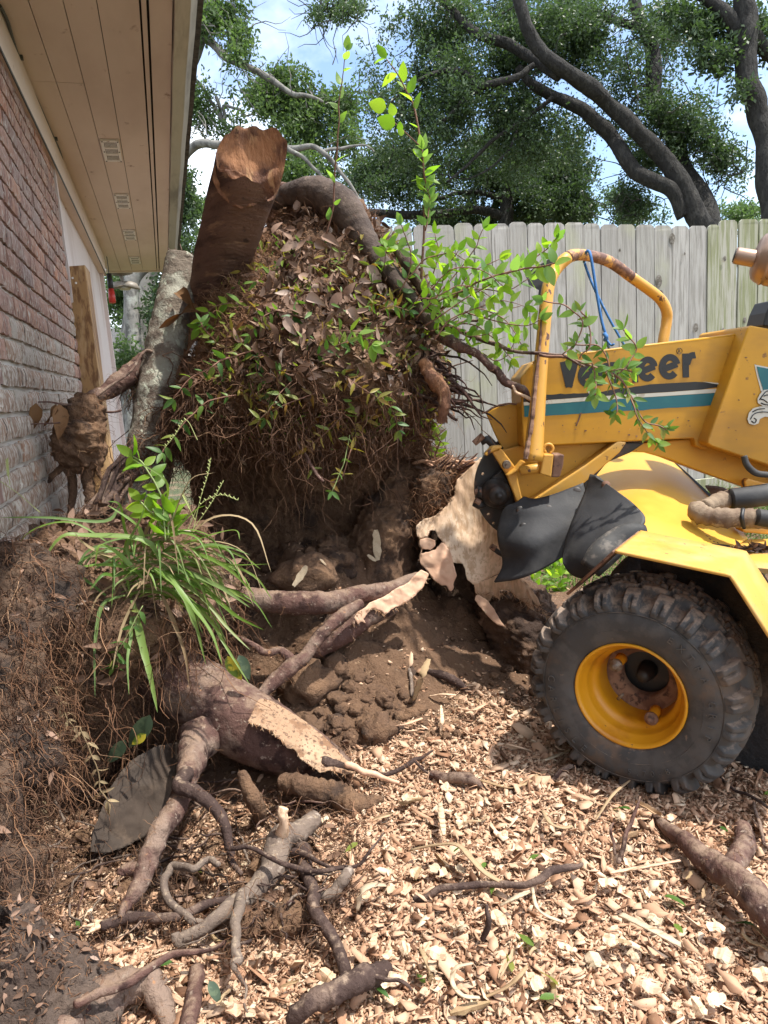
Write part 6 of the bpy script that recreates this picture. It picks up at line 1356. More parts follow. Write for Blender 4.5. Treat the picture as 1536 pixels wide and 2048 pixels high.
leafmass('leaf_litter', m_lit, p0+n0*.015, n0, .05, .02, 34, .8, parent=lm)
m_big = [mat('dry_leaf', (.3, .2, .15), .7, rnd=[(.24, .14, .10), (.33, .22, .16), (.42, .31, .25), (.20, .11, .07)], layers=[((.12, .07, .05), 30, .58, .7)], bump=[(50, .4, .003)], spec=.2)]
BL = [leafmesh('dry_leaf', m_big[0], .1, .042+.006*i, fold=.25+.2*i, curl=.1+.2*i, tw=.5*i-.5, n=8) for i in range(4)]
places = [(590, 440, 120, 600, 395), (565, 490, 30, 560, 440), (655, 495, 0, 700, 485), (640, 512, 0, 690, 505), (600, 520, 0, 560, 500), (730, 545, 0, 775, 575), (700, 580, 0, 740, 560), (620, 620, 0, 655, 600), (585, 655, 0, 610, 700), (655, 690, 0, 620, 705), (540, 690, 0, 520, 720), (690, 640, 0, 730, 650),
          (770, 640, 0, 800, 620), (500, 740, 0, 540, 760), (560, 560, 0, 530, 590), (640, 560, 0, 610, 580), (680, 530, 0, 720, 520), (600, 470, 0, 570, 455), (575, 520, 0, 590, 480), (720, 610, 0, 690, 600), (660, 610, 0, 640, 640), (610, 580, 0, 640, 570), (745, 590, 0, 780, 600), (520, 640, 0, 500, 610)]
bp_, bn_, bx_, by_ = BODY['ball']
for i, (x, y, _q, x2, y2) in enumerate(places):
    j = np.argmin((bx_-x)**2+(by_-y)**2); a = bp_[j]+bn_[j]*.05; t = ((a-CAM)@RW)[2]; b = W(x2, y2, t-.01); L_ = min(np.linalg.norm(b-a), .062)
    o = place(BL[i % 4], 'dry_leaf', M3(frame(b-a, bn_[j]+nrm(CAM-a)*.5+rng.normal(0, .3, 3)), a, [L_/.1*1.0, L_/.1*1.1, L_/.1]))
    tag(o, where(x, y, LB, 'large curled dead leaf') or ('dark curled dead leaf low in the litter' if i % 2 else 'pale curled dead leaf low in the litter'), 'dead leaf', 'large dead leaves on the root ball')
# ---- green leaf parts for sprigs
def greenmat(name, cols, tr=.45): return mat(name, (.1, .1, .1), .45, rnd=cols, trans=((1.6, 1.6, .6), tr), spec=.4, bump=[(30, .2, .002)])
m_gl = greenmat('vine_leaf', [(.05, .13, .03), (.09, .19, .04), (.14, .25, .05), (.24, .27, .06)])
m_gy = greenmat('bright_leaf', [(.14, .28, .035), (.22, .40, .04), (.32, .48, .06), (.14, .28, .08)], .62)
m_gb = greenmat('blue_green_leaf', [(.13, .26, .09), (.20, .34, .13), (.26, .42, .09), (.15, .30, .07)], .6)
m_gyo = greenmat('autumn_leaf', [(.30, .28, .05), (.36, .20, .05), (.20, .26, .05), (.26, .12, .05)], .4)
m_stem = mat('vine_stem', (.22, .11, .07), .7, [((.12, .06, .04), 40, .5, .65)]); m_stemg = mat('green_stem', (.22, .28, .10), .6)
GLt = [leafmesh('leaf', m_gl, .04, .015, fold=.25, curl=.2*i, n=5, tw=.3*i) for i in range(3)]
GYt = [leafmesh('leaf', m_gyo, .045, .013, fold=.3, curl=.2*i, n=5, tw=.4*i) for i in range(3)]
GBt = [leafmesh('leaf', m_gb, .045, .024, fold=.2, curl=.15*i, n=6, tw=.3*i-.2) for i in range(3)]
GRt = [leafmesh('leaf', m_gy, .045, .022, fold=.2, curl=.15*i, n=6, tw=.3*i-.2) for i in range(3)]
def sprig(P, r, leaves, label, cat, name, group=None, stemm=None, n=16, size=1., spread=1., pair=True, seed=0, face=.6, start=.08, hang=0.):
    """a stem (world path) with leaves along it"""
    rr = np.random.default_rng(seed+int(P[0][0]*1e4) % 9999); t = empty(name, P[0], label, cat, group)
    mb = MB(); mb.tube(P, r, 5); mb.build('stem', stemm or m_stem, t, True)
    Q = spline(P, 60); T = np.gradient(Q, axis=0)
    for i in range(n):
        k = int((start+(1-start)*i/max(1, n-1))*59); c = Q[k]; d = nrm(T[k]); v = nrm(CAM-c)
        sd = nrm(np.cross(d, v))*(1 if i % 2 else -1)
        for q in ((1, -1) if pair else (1,)):
            a = d*.6+sd*q*spread+rr.normal(0, .3, 3)+np.array([0, 0, -hang]); up = v*face+np.array([0, 0, .6])+rr.normal(0, .5, 3)
            place(leaves[rr.integers(len(leaves))], 'leaf', M3(frame(a, up), c, size*rr.uniform(.6, 1.2)), t)
    a = T[-1]; place(leaves[0], 'leaf', M3(frame(a, nrm(CAM-Q[-1])+rr.normal(0, .3, 3)), Q[-1], size), t)
    return t
def vine(pts, leaves, label, cat='vine', name='vine', **k):
    P, r = pxpath(pts, len(pts)*6, wob=.006); return sprig(P, r, leaves, label, cat, name, **k)
r9 = random.Random(5)
# sprigs lying over the ball face
spots = [(500, 610, 40, 1), (600, 640, 35, 0), (540, 700, 40, 0), (640, 670, 30, 1), (700, 560, 30, 2), (760, 600, 40, 2), (720, 660, 35, 0), (800, 640, 30, 2), (680, 740, 35, 2), (590, 760, 40, 0), (480, 780, 40, 2), (520, 850, 40, 2), (760, 720, 35, 0), (830, 620, 25, 2), (640, 780, 40, 2), (700, 800, 40, 2), (570, 830, 40, 2), (770, 560, 30, 1), (440, 690, 30, 0), (730, 500, 30, 1), (800, 560, 26, 2), (460, 740, 30, 2), (740, 770, 30, 0), (620, 710, 30, 0), (560, 620, 30, 0), (660, 840, 34, 2)]
for i, (x, y, d, ty) in enumerate(spots):
    j = np.argmin((bx_-x)**2+(by_-y)**2); a = bp_[j]+bn_[j]*.02; an = r9.uniform(0, 2*PI); g_ = nrm(CAM-a)
    e = RW[:, 0]*math.cos(an)+np.array([0, 0, 1.])*math.sin(an)*.8; Ls = d/1420*2.2*2.2
    P = spline([a, a+e*Ls*.5+bn_[j]*.05, a+e*Ls+bn_[j]*.05-np.array([0, 0, .02])], 10)
    sprig(P, np.linspace(.0016, .0007, 10), (GLt, GRt, GYt)[ty], where(x, y, LB, ('green vine sprig', 'bright green sprig', 'yellowing vine sprig')[ty]) or 'leafy vine sprig on the root ball', 'vine sprig', 'vine_sprig', 'small vine sprigs on the root ball', n=6, size=(.8, .95, .85)[ty], seed=i)
# left bigger sprigs
vine([(520, 700, 2.0, 4), (450, 715, 1.97, 4), (400, 745, 1.95, 3), (350, 800, 1.93, 2)], GLt, 'green leaved vine arching left from the root ball above the grass', n=9, size=1.0)
vine([(470, 790, 2.0, 3), (420, 800, 1.97, 3), (380, 830, 1.95, 3), (345, 880, 1.93, 2), (325, 905, 1.92, 2)], GLt, 'vine with paired green leaves hanging just left of the dark hollow', n=8, size=1.0)
vine([(600, 880, 2.05, 3), (630, 940, 2.02, 3), (680, 960, 2.0, 2), (700, 900, 1.99, 2)], GYt, 'yellowing vine dangling in front of the dark hollow', n=5, size=.9)
root([(590, 885, 2.05, 6), (620, 930, 2.0, 7), (645, 968, 1.98, 7)], 'dangling_root', m_rbark, rb, 14, 7)
vine([(700, 870, 2.0, 2), (690, 930, 1.99, 2), (668, 985, 1.98, 2)], GLt, 'thin pale leaved vine hanging at the middle of the hollow', n=4, size=.7, stemm=m_stemg)
# tall upright shoots
vine([(840, 560, 2.1, 6), (848, 440, 2.08, 5), (846, 330, 2.05, 5), (832, 215, 2.02, 4), (810, 170, 2.0, 3), (775, 118, 1.98, 2)], GRt, 'tall slender green shoot rising in front of the dark oak', 'shoot', 'shoot', n=17, size=1.05, spread=.6, face=.2, pair=False)
for q in ([(838, 290), (800, 255), (772, 232)],):
    P, r = pxpath([(x, y, 2.0, 3) for x, y in q], 12); t = empty('shoot', P[0], 'side twig with five rounded bright leaves above the tall shoot', 'shoot'); mb = MB(); mb.tube(P, r*.8, 5); mb.build('stem', m_stem, t)
    rl = leafmesh('leaf', m_gy, .045, .034, fold=.1, curl=.1, n=8, shape=1)
    for (x, y, x2, y2, s) in ((772, 215, 738, 206, 1), (788, 232, 781, 206, 1), (790, 250, 758, 238, 1.1), (800, 262, 800, 238, .8), (808, 268, 790, 258, .7)):
        a, b = W(x, y, 1.99), W(x2, y2, 1.97); place(rl, 'leaf', M3(frame(b-a, nrm(CAM-a)+rng.normal(0, .15, 3)), a, np.linalg.norm(b-a)/.045*s), t)
vine([(655, 470, 2.2, 4), (664, 400, 2.18, 4), (668, 320, 2.15, 4), (676, 240, 2.12, 3), (680, 190, 2.1, 3), (685, 140, 2.08, 2), (688, 100, 2.06, 2)], GBt, 'thin twining shoot with narrow leaves rising above the arched root', 'shoot', 'shoot', n=12, size=.9, spread=.4, face=.2, pair=False)
vine([(850, 460, 2.06, 3), (858, 400, 2.05, 3), (850, 350, 2.04, 3), (842, 300, 2.03, 2)], GBt, 'pale leaved shoot twisted round the tall green shoot', 'shoot', 'shoot', n=14, size=.9, spread=.5, face=.5)
# bright shrub shoots against the fence
sh = [([(820, 620), (860, 560), (880, 510), (870, 470)], GRt), ([(830, 640), (900, 560), (950, 500), (965, 460)], GRt), ([(850, 650), (930, 600), (990, 560), (1040, 535)], GBt), ([(840, 600), (880, 590), (930, 570), (980, 590)], GRt), ([(880, 660), (950, 620), (1010, 640), (1040, 690)], GBt),
      ([(890, 650), (950, 650), (1000, 690), (1020, 720)], GRt), ([(820, 560), (850, 520), (900, 500), (930, 520)], GRt), ([(870, 680), (900, 640), (960, 610), (1000, 600), (1050, 615)], GRt), ([(800, 590), (820, 530), (812, 480), (800, 450)], GBt), ([(860, 640), (910, 600), (940, 550), (1000, 520)], GRt),
      ([(880, 600), (940, 580), (1010, 585), (1060, 560)], GBt), ([(860, 580), (900, 540), (960, 540), (1010, 570)], GRt), ([(900, 690), (960, 700), (1000, 720), (1030, 690)], GRt), ([(860, 660), (905, 655), (940, 670), (985, 665)], GRt), ([(850, 620), (880, 580), (890, 540), (920, 500)], GRt), ([(930, 620), (980, 640), (1040, 650), (1080, 640)], GBt), ([(1000, 560), (1060, 520), (1100, 490), (1110, 480)], GRt)]
for i, (q, lv) in enumerate(sh):
    t0 = 2.12-.03*(i % 4)
    vine([(x, y, t0-.02*k, 3.2-.5*k) for k, (x, y) in enumerate(q)], lv, where(*q[-1], LB, 'leafy shoot, tip') or 'leafy green shoot tip before the fence', 'shrub shoot', 'shrub_shoot', group='leafy shrub shoots right of the root ball', n=8, size=.84, seed=i, face=.5, spread=.9)
vine([(885, 615, 2.1, 5), (930, 575, 2.05, 5), (990, 550, 2.0, 4), (1060, 535, 1.95, 4), (1110, 525, 1.9, 3)], GBt, 'long red stemmed shoot arching right to the guard bar', 'shrub shoot', 'shrub_shoot', n=11, size=1.2, face=.8, spread=.9)
# arching branch over the boom lettering
bs = [(1080, 708, 1.88, 7), (1140, 716, 1.85, 6), (1200, 735, 1.82, 6), (1240, 760, 1.8, 5), (1262, 790, 1.79, 4), (1275, 830, 1.78, 3), (1300, 870, 1.78, 2), (1316, 890, 1.78, 2)]
vine(bs, GLt+GBt, 'leafy branch drooping across the lettering of the yellow boom', 'branch', 'leafy_branch', n=17, size=.74, face=.9, spread=.8, hang=.4, start=.15)
for i, q in enumerate(([(1120, 712), (1150, 680), (1165, 640), (1130, 610), (1085, 600)], [(1160, 722), (1180, 690), (1180, 650), (1160, 625)], [(1210, 740), (1245, 735), (1272, 745)], [(1225, 750), (1200, 700), (1150, 690)], [(1235, 745), (1262, 720), (1275, 690), (1250, 655)], [(1255, 790), (1290, 840), (1320, 850), (1335, 860)], [(1185, 730), (1190, 760), (1185, 790)], [(1210, 740), (1230, 790), (1235, 830)])):
    vine([(x, y, 1.80-.005*k, 3) for k, (x, y) in enumerate(q)], (GBt, GLt)[i % 2], where(*q[-1], LB, 'side twig with oval leaves ending') or 'side twig with oval leaves on the drooping branch', 'twig', 'leafy_twig', group='side twigs of the drooping branch', n=6, size=.78, face=1., spread=.9, seed=i)
# creeper at fence foot near the ball
vine([(860, 930, 2.5, 3), (880, 890, 2.48, 3), (868, 860, 2.46, 2)], GRt, 'small green creeper at the foot of the fence beside the root ball', n=7, size=.9, spread=1.2)
# ---- grass clump
m_gr = greenmat('grass_blade', [(.09, .18, .03), (.14, .25, .04), (.22, .33, .08), (.16, .26, .09), (.26, .30, .10)], .4)
m_grd = mat('dry_grass', (.32, .24, .12), .8, rnd=[(.34, .26, .14), (.22, .15, .08), (.42, .32, .18)], trans=((1.2, 1.1, .8), .2))
gc = empty('grass_clump', W(285, 1120, 1.62), 'big clump of broad green grass blades on the soil mound', 'grass clump')
def blade(pts, wpx, name='blade', m=None, seed=0, twist=.6, th=None):
    A = np.array([list(W(p[0], p[1], p[2])) for p in pts]); Q = spline(A, 16); T = np.gradient(Q, axis=0); k = len(Q); V = []; rr = random.Random(seed)
    s = np.linspace(0, 1, k); w = R(wpx, pts[0][2])*np.clip(np.minimum(.45+s*2.2, 1.05*(1-s)**.55*1.1), .02, 1)
    for i in range(k):
        t = nrm(T[i]); v = nrm(CAM-Q[i])*.8+np.array([rr.uniform(-.1, .1), 0, .75]); sd = nrm(np.cross(t, v)); up = np.cross(sd, t); a = twist*s[i]
        sd2 = sd*math.cos(a)+up*math.sin(a); up2 = np.cross(sd2, t); wv = 1+.08*math.sin(i*2.1+seed)
        V += [Q[i]-sd2*w[i]*wv, Q[i]-up2*w[i]*.35, Q[i]+sd2*w[i]*wv]
    f = []
    for i in range(k-1):
        for j in (0, 1): f.append((i*3+j, i*3+3+j, i*3+4+j, i*3+1+j))
    mb = MB(); mb.add(V, f); return mb.build(name, m or m_gr, gc, True)
B = [([(240, 1010), (210, 1042), (100, 1035), (0, 1035)], 12, 0), ([(330, 1140), (290, 1080), (170, 1070), (120, 1075), (75, 1140)], 22, 0), ([(300, 1150), (230, 1130), (160, 1135), (98, 1165)], 18, 0), ([(270, 1140), (230, 1150), (205, 1150), (180, 1180)], 16, 0),
     ([(290, 1160), (240, 1110), (200, 1090), (190, 1135)], 20, 0), ([(290, 1130), (330, 1150), (360, 1180), (425, 1265)], 26, 0), ([(310, 1150), (345, 1160), (385, 1230), (412, 1330)], 20, 0), ([(265, 1200), (285, 1290), (300, 1350), (315, 1425)], 26, 0),
     ([(250, 1190), (205, 1210), (190, 1290), (190, 1395)], 14, 0), ([(262, 1210), (262, 1270), (255, 1320), (258, 1390)], 12, 0), ([(320, 1130), (390, 1150), (450, 1180), (500, 1215)], 18, 0), ([(320, 1110), (400, 1110), (460, 1140), (510, 1190)], 16, 0), ([(330, 1140), (410, 1180), (470, 1230), (528, 1260)], 16, 0),
     ([(330, 1150), (400, 1190), (450, 1250), (500, 1300)], 16, 0), ([(340, 1120), (410, 1090), (460, 1095), (500, 1110)], 12, 0), ([(320, 1090), (360, 1050), (390, 1020), (412, 1010)], 18, 0), ([(290, 1100), (280, 1060), (262, 1040), (215, 1010)], 16, 0), ([(330, 1080), (345, 1040), (380, 960), (430, 945)], 6, 1),
     ([(300, 1080), (330, 1010), (330, 960), (262, 916)], 12, 0), ([(270, 1110), (250, 1060), (240, 1010), (215, 1002)], 10, 0), ([(260, 1120), (255, 1090), (280, 1040), (290, 1010)], 12, 0), ([(340, 1130), (420, 1130), (470, 1130), (540, 1128)], 8, 0), ([(340, 1160), (420, 1240), (450, 1290), (500, 1370)], 14, 0),
     ([(320, 1180), (350, 1250), (370, 1310), (378, 1370)], 14, 1), ([(310, 1170), (370, 1200), (420, 1260), (445, 1330)], 16, 0), ([(240, 1120), (190, 1100), (160, 1080), (150, 1065)], 12, 1), ([(330, 1100), (420, 1070), (470, 1060), (480, 1080)], 10, 0), ([(280, 1180), (250, 1240), (235, 1290), (225, 1340)], 10, 1)]
for i, (q, w, d) in enumerate(B):
    dep = [1.62, 1.60, 1.57, 1.55, 1.54]; blade([(x, y, dep[min(k, 4)]) for k, (x, y) in enumerate(q)], w*.62, 'blade', m_grd if d else m_gr, i, random.uniform(-.8, .8))
for i in range(95):
    r = random.Random(i+50); a = r.uniform(-.5, PI+.9); L_ = r.uniform(60, 230); x, y = 275+r.uniform(-55, 85), 1135+r.uniform(-45, 70)
    if r.random() < .6: a = r.uniform(-.75, .5)
    dx, dy = math.cos(a)*L_, -math.sin(a)*L_*.6
    blade([(x, y, 1.64), (x+dx*.4, y+dy*.5-L_*.12, 1.62), (x+dx*.8, y+dy*.7, 1.6), (x+dx, y+dy*.5+L_*r.uniform(.1, .5), 1.58)], r.uniform(4, 9), 'blade', m_grd if r.random() < .35 else m_gr, i, r.uniform(-1, 1))
m_seed = mat('seed_head', (.38, .42, .16), .7)
for i, q in enumerate(([(380, 1090), (400, 1000), (415, 950), (420, 920)], [(370, 1080), (420, 1010), (445, 965)], [(375, 1060), (400, 1010), (440, 990), (475, 1000)], [(390, 1040), (375, 1010), (365, 990)], [(20, 970), (16, 945), (14, 920)], [(0, 962), (40, 990), (80, 1025)], [(395, 880), (372, 840), (350, 870), (330, 895)])):
    P, r = pxpath([(x, y, 1.62, 2) for x, y in q], 24); mb = MB(); mb.tube(P, r*.7, 4)
    if i != 5:
        for k in range(8, 24): mb.tube([P[k], P[k]+[.003*(1 if k % 2 else -1), 0, .005]], [.0016, .0008], 4)
    tag(mb.build('seed_head', m_seed, gc), kind='stuff')
# leafy weed in the grass
for i, q in enumerate(([(335, 1080), (330, 1030), (318, 980), (290, 935), (262, 915)], [(330, 1060), (300, 1030), (280, 1005)], [(335, 1070), (345, 1040), (350, 1020)])):
    vine([(x, y, 1.6, 4) for x, y in q], GRt, ('upright weed with rounded leaves rising from the grass clump', 'short leafy weed stem leaning left in the grass clump', 'short leafy weed stem leaning right in the grass clump')[i], 'weed', 'weed', n=(9, 5, 5)[i], size=.95, stemm=m_stemg, spread=1.1, face=.6)
vine([(285, 1210, 1.6, 2), (240, 1290, 1.58, 2), (225, 1330, 1.58, 2)], GLt, 'trailing weed with small green leaves below the grass clump', 'weed', 'weed', n=6, size=.7, stemm=m_stemg)
yl = leafmesh('leaf', mat('yellow_leaf', (.50, .42, .04), .6, [((.10, .16, .02), 22, .48, .6)], trans=((1.2, 1.2, .5), .3)), .1, .05, fold=.2, curl=.1, n=8)
dg = leafmesh('leaf', mat('dark_leaf', (.035, .06, .03), .5, [((.07, .10, .05), 30, .5, .6)]), .1, .045, fold=.2, curl=.1, n=8)
for (me, x, y, x2, y2, t, lb) in ((yl, 455, 1312, 482, 1362, 1.66, 'yellow and green leaf hanging beside the big lower root'), (dg, 478, 1310, 500, 1360, 1.68, 'dark green leaf hanging behind the yellow leaf'), (dg, 300, 1430, 258, 1500, 1.58, 'dark pointed leaf above the flat slab'), (dg, 250, 1480, 215, 1530, 1.55, 'dark leaf at the upper left corner of the flat slab'), (yl, 292, 1468, 262, 1490, 1.56, 'small yellow leaf tucked above the flat slab')):
    a, b = W(x, y, t), W(x2, y2, t); o = place(me, 'leaf', M3(frame(b-a, nrm(CAM-a)+rng.normal(0, .2, 3)), a, np.linalg.norm(b-a)/.1)); tag(o, lb, 'leaf')
# dry weeds hanging on the mound face
for i, q in enumerate(([(50, 1250), (60, 1330), (90, 1410), (110, 1470)], [(110, 1370), (125, 1410), (145, 1450)], [(160, 1450), (180, 1500), (195, 1560), (215, 1600)], [(75, 1540), (80, 1600), (70, 1650)], [(20, 1300), (10, 1360), (18, 1420)])):
    vine([(x, y, 1.50, 3) for x, y in q], [leafmesh('leaf', m_grd, .035, .010, fold=.4, curl=.5, n=5)], ('long dry weed stem hanging at the upper left of the mound', 'short dry weed stem hanging below the grass clump', 'longest dry weed stem hanging left of the flat slab', 'dry weed tuft hanging low at the left edge of the mound', 'dry weed stem at the left picture edge')[i], 'dry weed', 'dry_weed', group='dry weeds hanging on the left mound', n=7, size=.8, stemm=m_grd, seed=i)
# grass behind the machine
m_gs = mat('lawn_grass', (.1, .1, .1), .6, tint=[(.08, .16, .03), (.13, .26, .04), (.20, .34, .06), (.34, .30, .14)], trans=((1.4, 1.5, .7), .35))
r = np.random.default_rng(8); n = 9000; q = np.stack([r.uniform(.9, 3.8, n), r.uniform(2.3, 4.2, n)], 1); q = q[(q[:, 0] > 1.36) & ((q[:, 1] > 2.5) | (q[:, 0] > 1.6))]
st_ = np.column_stack([q, GH(q[:, 0], q[:, 1], False)])
V, f, t, _ = strands(st_, r.normal(0, .45, st_.shape)+[0, 0, 1.], r.uniform(.04, .11, len(st_)), .0022, 9, .18, .15, 4)
o = mkobj('grass', V, f, m_gs, None, False, t); tag(o, 'short green grass on the ground behind the machine', 'grass', kind='stuff')
for i, (x, y) in enumerate(((1120, 1185), (1085, 1190), (1150, 1150), (1100, 1150), (1070, 1140))):
    c, _t = gnd(x, y)
    for k in range(3):
        d = rng.normal(0, .5, 3); d[2] = 1; P = spline([c, c+d*.03, c+d*.07], 6)
        sprig(P, .0012, GRt, f"{('tall', 'low', 'tiny')[k]} green weed {('nearest the tyre', 'left of the tyre', 'under the rubber flap', 'beside the stump', 'behind the stump edge')[i]} in the grass", 'weed', 'weed', group='small weeds between stump and wheel', n=4, size=.9, stemm=m_stemg, seed=i*5+k)
# ================================================================ wood chips
m_chip = mat('wood_chip', (.5, .4, .3), .85, tint=[(.10, .052, .03), (.29, .155, .09), (.45, .265, .165), (.54, .355, .235), (.60, .425, .29), (.66, .52, .375)], layers=[((.30, .18, .10), 55, .62, .75)], spec=.2)
def chipcloud(n, size, seed, flat=.25, lift=.008, ylim=2.6, aspect=(.4, .9), tintmu=.55, dist=1.6, tmin=0):
    r = np.random.default_rng(seed); k = int(n*5)
    X = r.uniform(-.42, 2.3, k); Y = .5+(ylim-.5)*r.random(k)**dist
    m = chipmask(X, Y); keep = r.random(k) < m**1.5*.98+.015
    q = (np.stack([X, Y, X*0], 1)-CAM)@RW; px = q[:, 0]/q[:, 2]*F+CX; py = q[:, 1]/q[:, 2]*F+CY
    keep &= (px > -120) & (px < 1700) & (py < 2200)
    X, Y = X[keep][:n], Y[keep][:n]; n = len(X); Z = GH(X, Y)+r.random(n)*lift
    a = r.normal(0, 1, (n, 3)); up = r.normal(0, .5, (n, 3))+[0, 0, 1]; up /= np.linalg.norm(up, axis=1)[:, None]
    a -= up*(a*up).sum(1)[:, None]; a /= np.linalg.norm(a, axis=1)[:, None]; b = np.cross(up, a)
    L_ = (size*np.exp(r.normal(0, .38, n)))[:, None, None]; w = L_*r.uniform(*aspect, n)[:, None, None]; h = L_*flat*r.uniform(.5, 1.2, n)[:, None, None]
    base = np.array([[x, y, z] for z in (-.5, .5) for x, y in ((-.5, -.4), (.1, -.5), (.5, -.1), (.45, .4), (-.1, .5), (-.5, .2))])[None]
    jt = r.normal(0, .13, (n, 6, 3)); jt[:, :, 2] *= 1.2; base = base+np.concatenate([jt, jt], 1); base[:, :, 2] += (base[:, :, 0]**2)*r.uniform(-3, 5, n)[:, None]
    V = np.stack([X, Y, Z], 1)[:, None]+base[..., :1]*L_*a[:, None]+base[..., 1:2]*w*b[:, None]+base[..., 2:]*h*up[:, None]
    fb = [[0, 1, 7, 6], [1, 2, 8, 7], [2, 3, 9, 8], [3, 4, 10, 9], [4, 5, 11, 10], [5, 0, 6, 11], [6, 7, 8, 9], [6, 9, 10, 11]]
    f = (np.array(fb)[None]+(np.arange(n)*12)[:, None, None]).reshape(-1, 4)
    t = np.clip(r.normal(tintmu, .22, n), 0, 1); t = np.where(r.random(n) < .08, r.uniform(0, .2, n), t)
    return V.reshape(-1, 3), f, np.repeat(t, 8)
for nm, a, lb in (('sawdust', (95000, .0056, 1, .2, .004, 2.7, (.4, .9), .52), 'fine pale sawdust covering the ground around the machine'), ('wood_chips', (40000, .0096, 2, .085, .009, 2.6, (.22, .7), .56), 'thick bed of pale wood chips covering the ground'), ('wood_chips', (420, .024, 4, .05, .02, 2.2, (.25, .6), .55), 'broad shredded flakes lying over the wood chips'), ('wood_chips', (6500, .0170, 3, .06, .016, 2.4, (.22, .7), .58), 'larger pale chips scattered over the bed of wood chips')):
    V, f, t = chipcloud(*a); o = mkobj(nm, V, f, m_chip, None, False, t); tag(o, lb, 'sawdust' if nm == 'sawdust' else 'wood chips', kind='stuff')
# individual flakes, strips and curls
m_fl = [mat('bark_flake', (.6, .5, .35), .8, rnd=c, layers=[((.34, .22, .13), 25, .52, .68, (1, 6, 1)), ((.14, .09, .06), 60, .66, .72)], bump=[(60, .4, .002, (1, 8, 1))], spec=.2) for c in ([(.66, .46, .30), (.72, .56, .40), (.60, .38, .25)], [(.52, .42, .29), (.56, .46, .32), (.46, .36, .25)], [(.40, .27, .16), (.34, .24, .13), (.46, .34, .22)])]
def chunkmesh(seed, m, L=.04, w=.022, th=.004, bend=.25, nx=6, rag=.16, curl=0):
    r = np.random.default_rng(seed); V = []; f = []
    for s in (1, -1):
        for i in range(nx+1):
            x = i/nx-.5; e = (1-.55*abs(2*x)**3)
            for k in range(3):
                y = (k-1)*.5*w*e*(1+r.normal(0, rag)); V.append([x*L+r.normal(0, rag*.06*L), y, s*th/2*(1+r.normal(0, .2))+bend*L*(x*x)+.004*math.sin(i*1.3+seed)*rag*4-abs(k-1)*curl*w])
    n = 3*(nx+1)
    for i in range(nx):
        for k in range(2):
            a = i*3+k; f.append((a, a+3, a+4, a+1)); f.append((a+n, a+1+n, a+4+n, a+3+n))
        f.append((i*3, i*3+n, i*3+3+n, i*3+3)); f.append((i*3+2, i*3+5, i*3+5+n, i*3+2+n))
    f.append((0, 1, 1+n, n)); f.append((1, 2, 2+n, 1+n)); e = 3*nx; f.append((e, e+n, e+1+n, e+1)); f.append((e+1, e+1+n, e+2+n, e+2))
    me = bpy.data.meshes.new('flake'); me.from_pydata(V, [], f); me.materials.append(m); me.update(); return me
fm = [[chunkmesh(i+20*k, m_fl[k], rag=.2, bend=(.1, .4, .25, .5)[i], curl=(.2, -.3, .5, 0)[i]) for i in range(4)] for k in range(3)]
r = random.Random(11); kinds = [('wood_flake', 'broad pinkish wood flake lying on the chip bed', 'wood flake', 'broad pinkish wood flakes on the chips'), ('bark_chip', 'cream coloured bark chip lying on the chip bed', 'bark chip', 'cream bark chips on the chips'), ('bark_strip', 'short brown curled bark strip lying on the chip bed', 'bark strip', 'short brown bark strips on the chips')]
cnt = 0; tries = 0
while cnt < 120 and tries < 900:
    tries += 1
    x, y = r.uniform(420, 1530), r.uniform(1400, 2040); k = (0, 0, 0, 1, 2)[r.randrange(5)]
    c, _ = gnd(x, y)
    if chipmask(np.array([c[0]]), np.array([c[1]]))[0] < .8 and r.random() < .85: continue
    if c[0] > WR*0+FO[0]-.30 and c[1] > FO[1]-.12 and y < 1640 and x > 1060: continue
    c = c+[0, 0, .010+r.random()*.012]; up = np.array([r.gauss(0, .45), r.gauss(0, .45), 1.]); a = np.array([math.cos(q := r.uniform(0, 2*PI)), math.sin(q), 0]); s = r.uniform(.35, .8)
    sc_ = [s*(1, .9, 1.9)[k], s*(1.1, 1.2, .6)[k], s]
    nm, lb, ct, gp = kinds[k]; lb = where(x, y, LM, ('broad pinkish wood flake', 'cream bark chip', 'short brown bark strip')[k])
    if lb is None: continue
    o = place(fm[k][r.randrange(4)], nm, M3(frame(a, up), c, sc_)); tag(o, lb, ct, gp); cnt += 1
# notable pieces
def strip(pts, wpx, name, label, cat, m, th=.0025, tilt=.3, nn=24):
    q = []
    for (x, y, h) in pts:
        t = gt(x, y); d = ray(x, y); q.append(CAM+d*(t-(h+.012)/(-d[2])))
    Q = spline(q, nn); T = np.gradient(Q, axis=0); V = []; f = []; w = R(wpx, 1.2)
    for i in range(nn):
        s = i/(nn-1); t = nrm(T[i]); up = nrm(np.array([math.sin(s*3)*tilt, math.cos(s*2.3)*tilt, 1])); sd = nrm(np.cross(t, up)); ww = w*(.35+.65*math.sin(PI*min(1, max(0, s*.9+.08)))**.6)*(1+.12*math.sin(i*1.7))
        u2 = np.cross(sd, t)
        V += [Q[i]-sd*ww+u2*ww*.25, Q[i]+u2*0, Q[i]+sd*ww+u2*ww*.25, Q[i]+sd*ww+u2*(ww*.25-th), Q[i]-u2*th, Q[i]-sd*ww+u2*(ww*.25-th)]
    for i in range(nn-1):
        for j in range(6): f.append((i*6+j, i*6+(j+1) % 6, i*6+6+(j+1) % 6, i*6+6+j))
    f += [tuple(range(5, -1, -1)), tuple((nn-1)*6+j for j in range(6))]
    mb = MB(); mb.add(V, f); o = mb.build(name, m, None, True); return tag(o, label, cat)
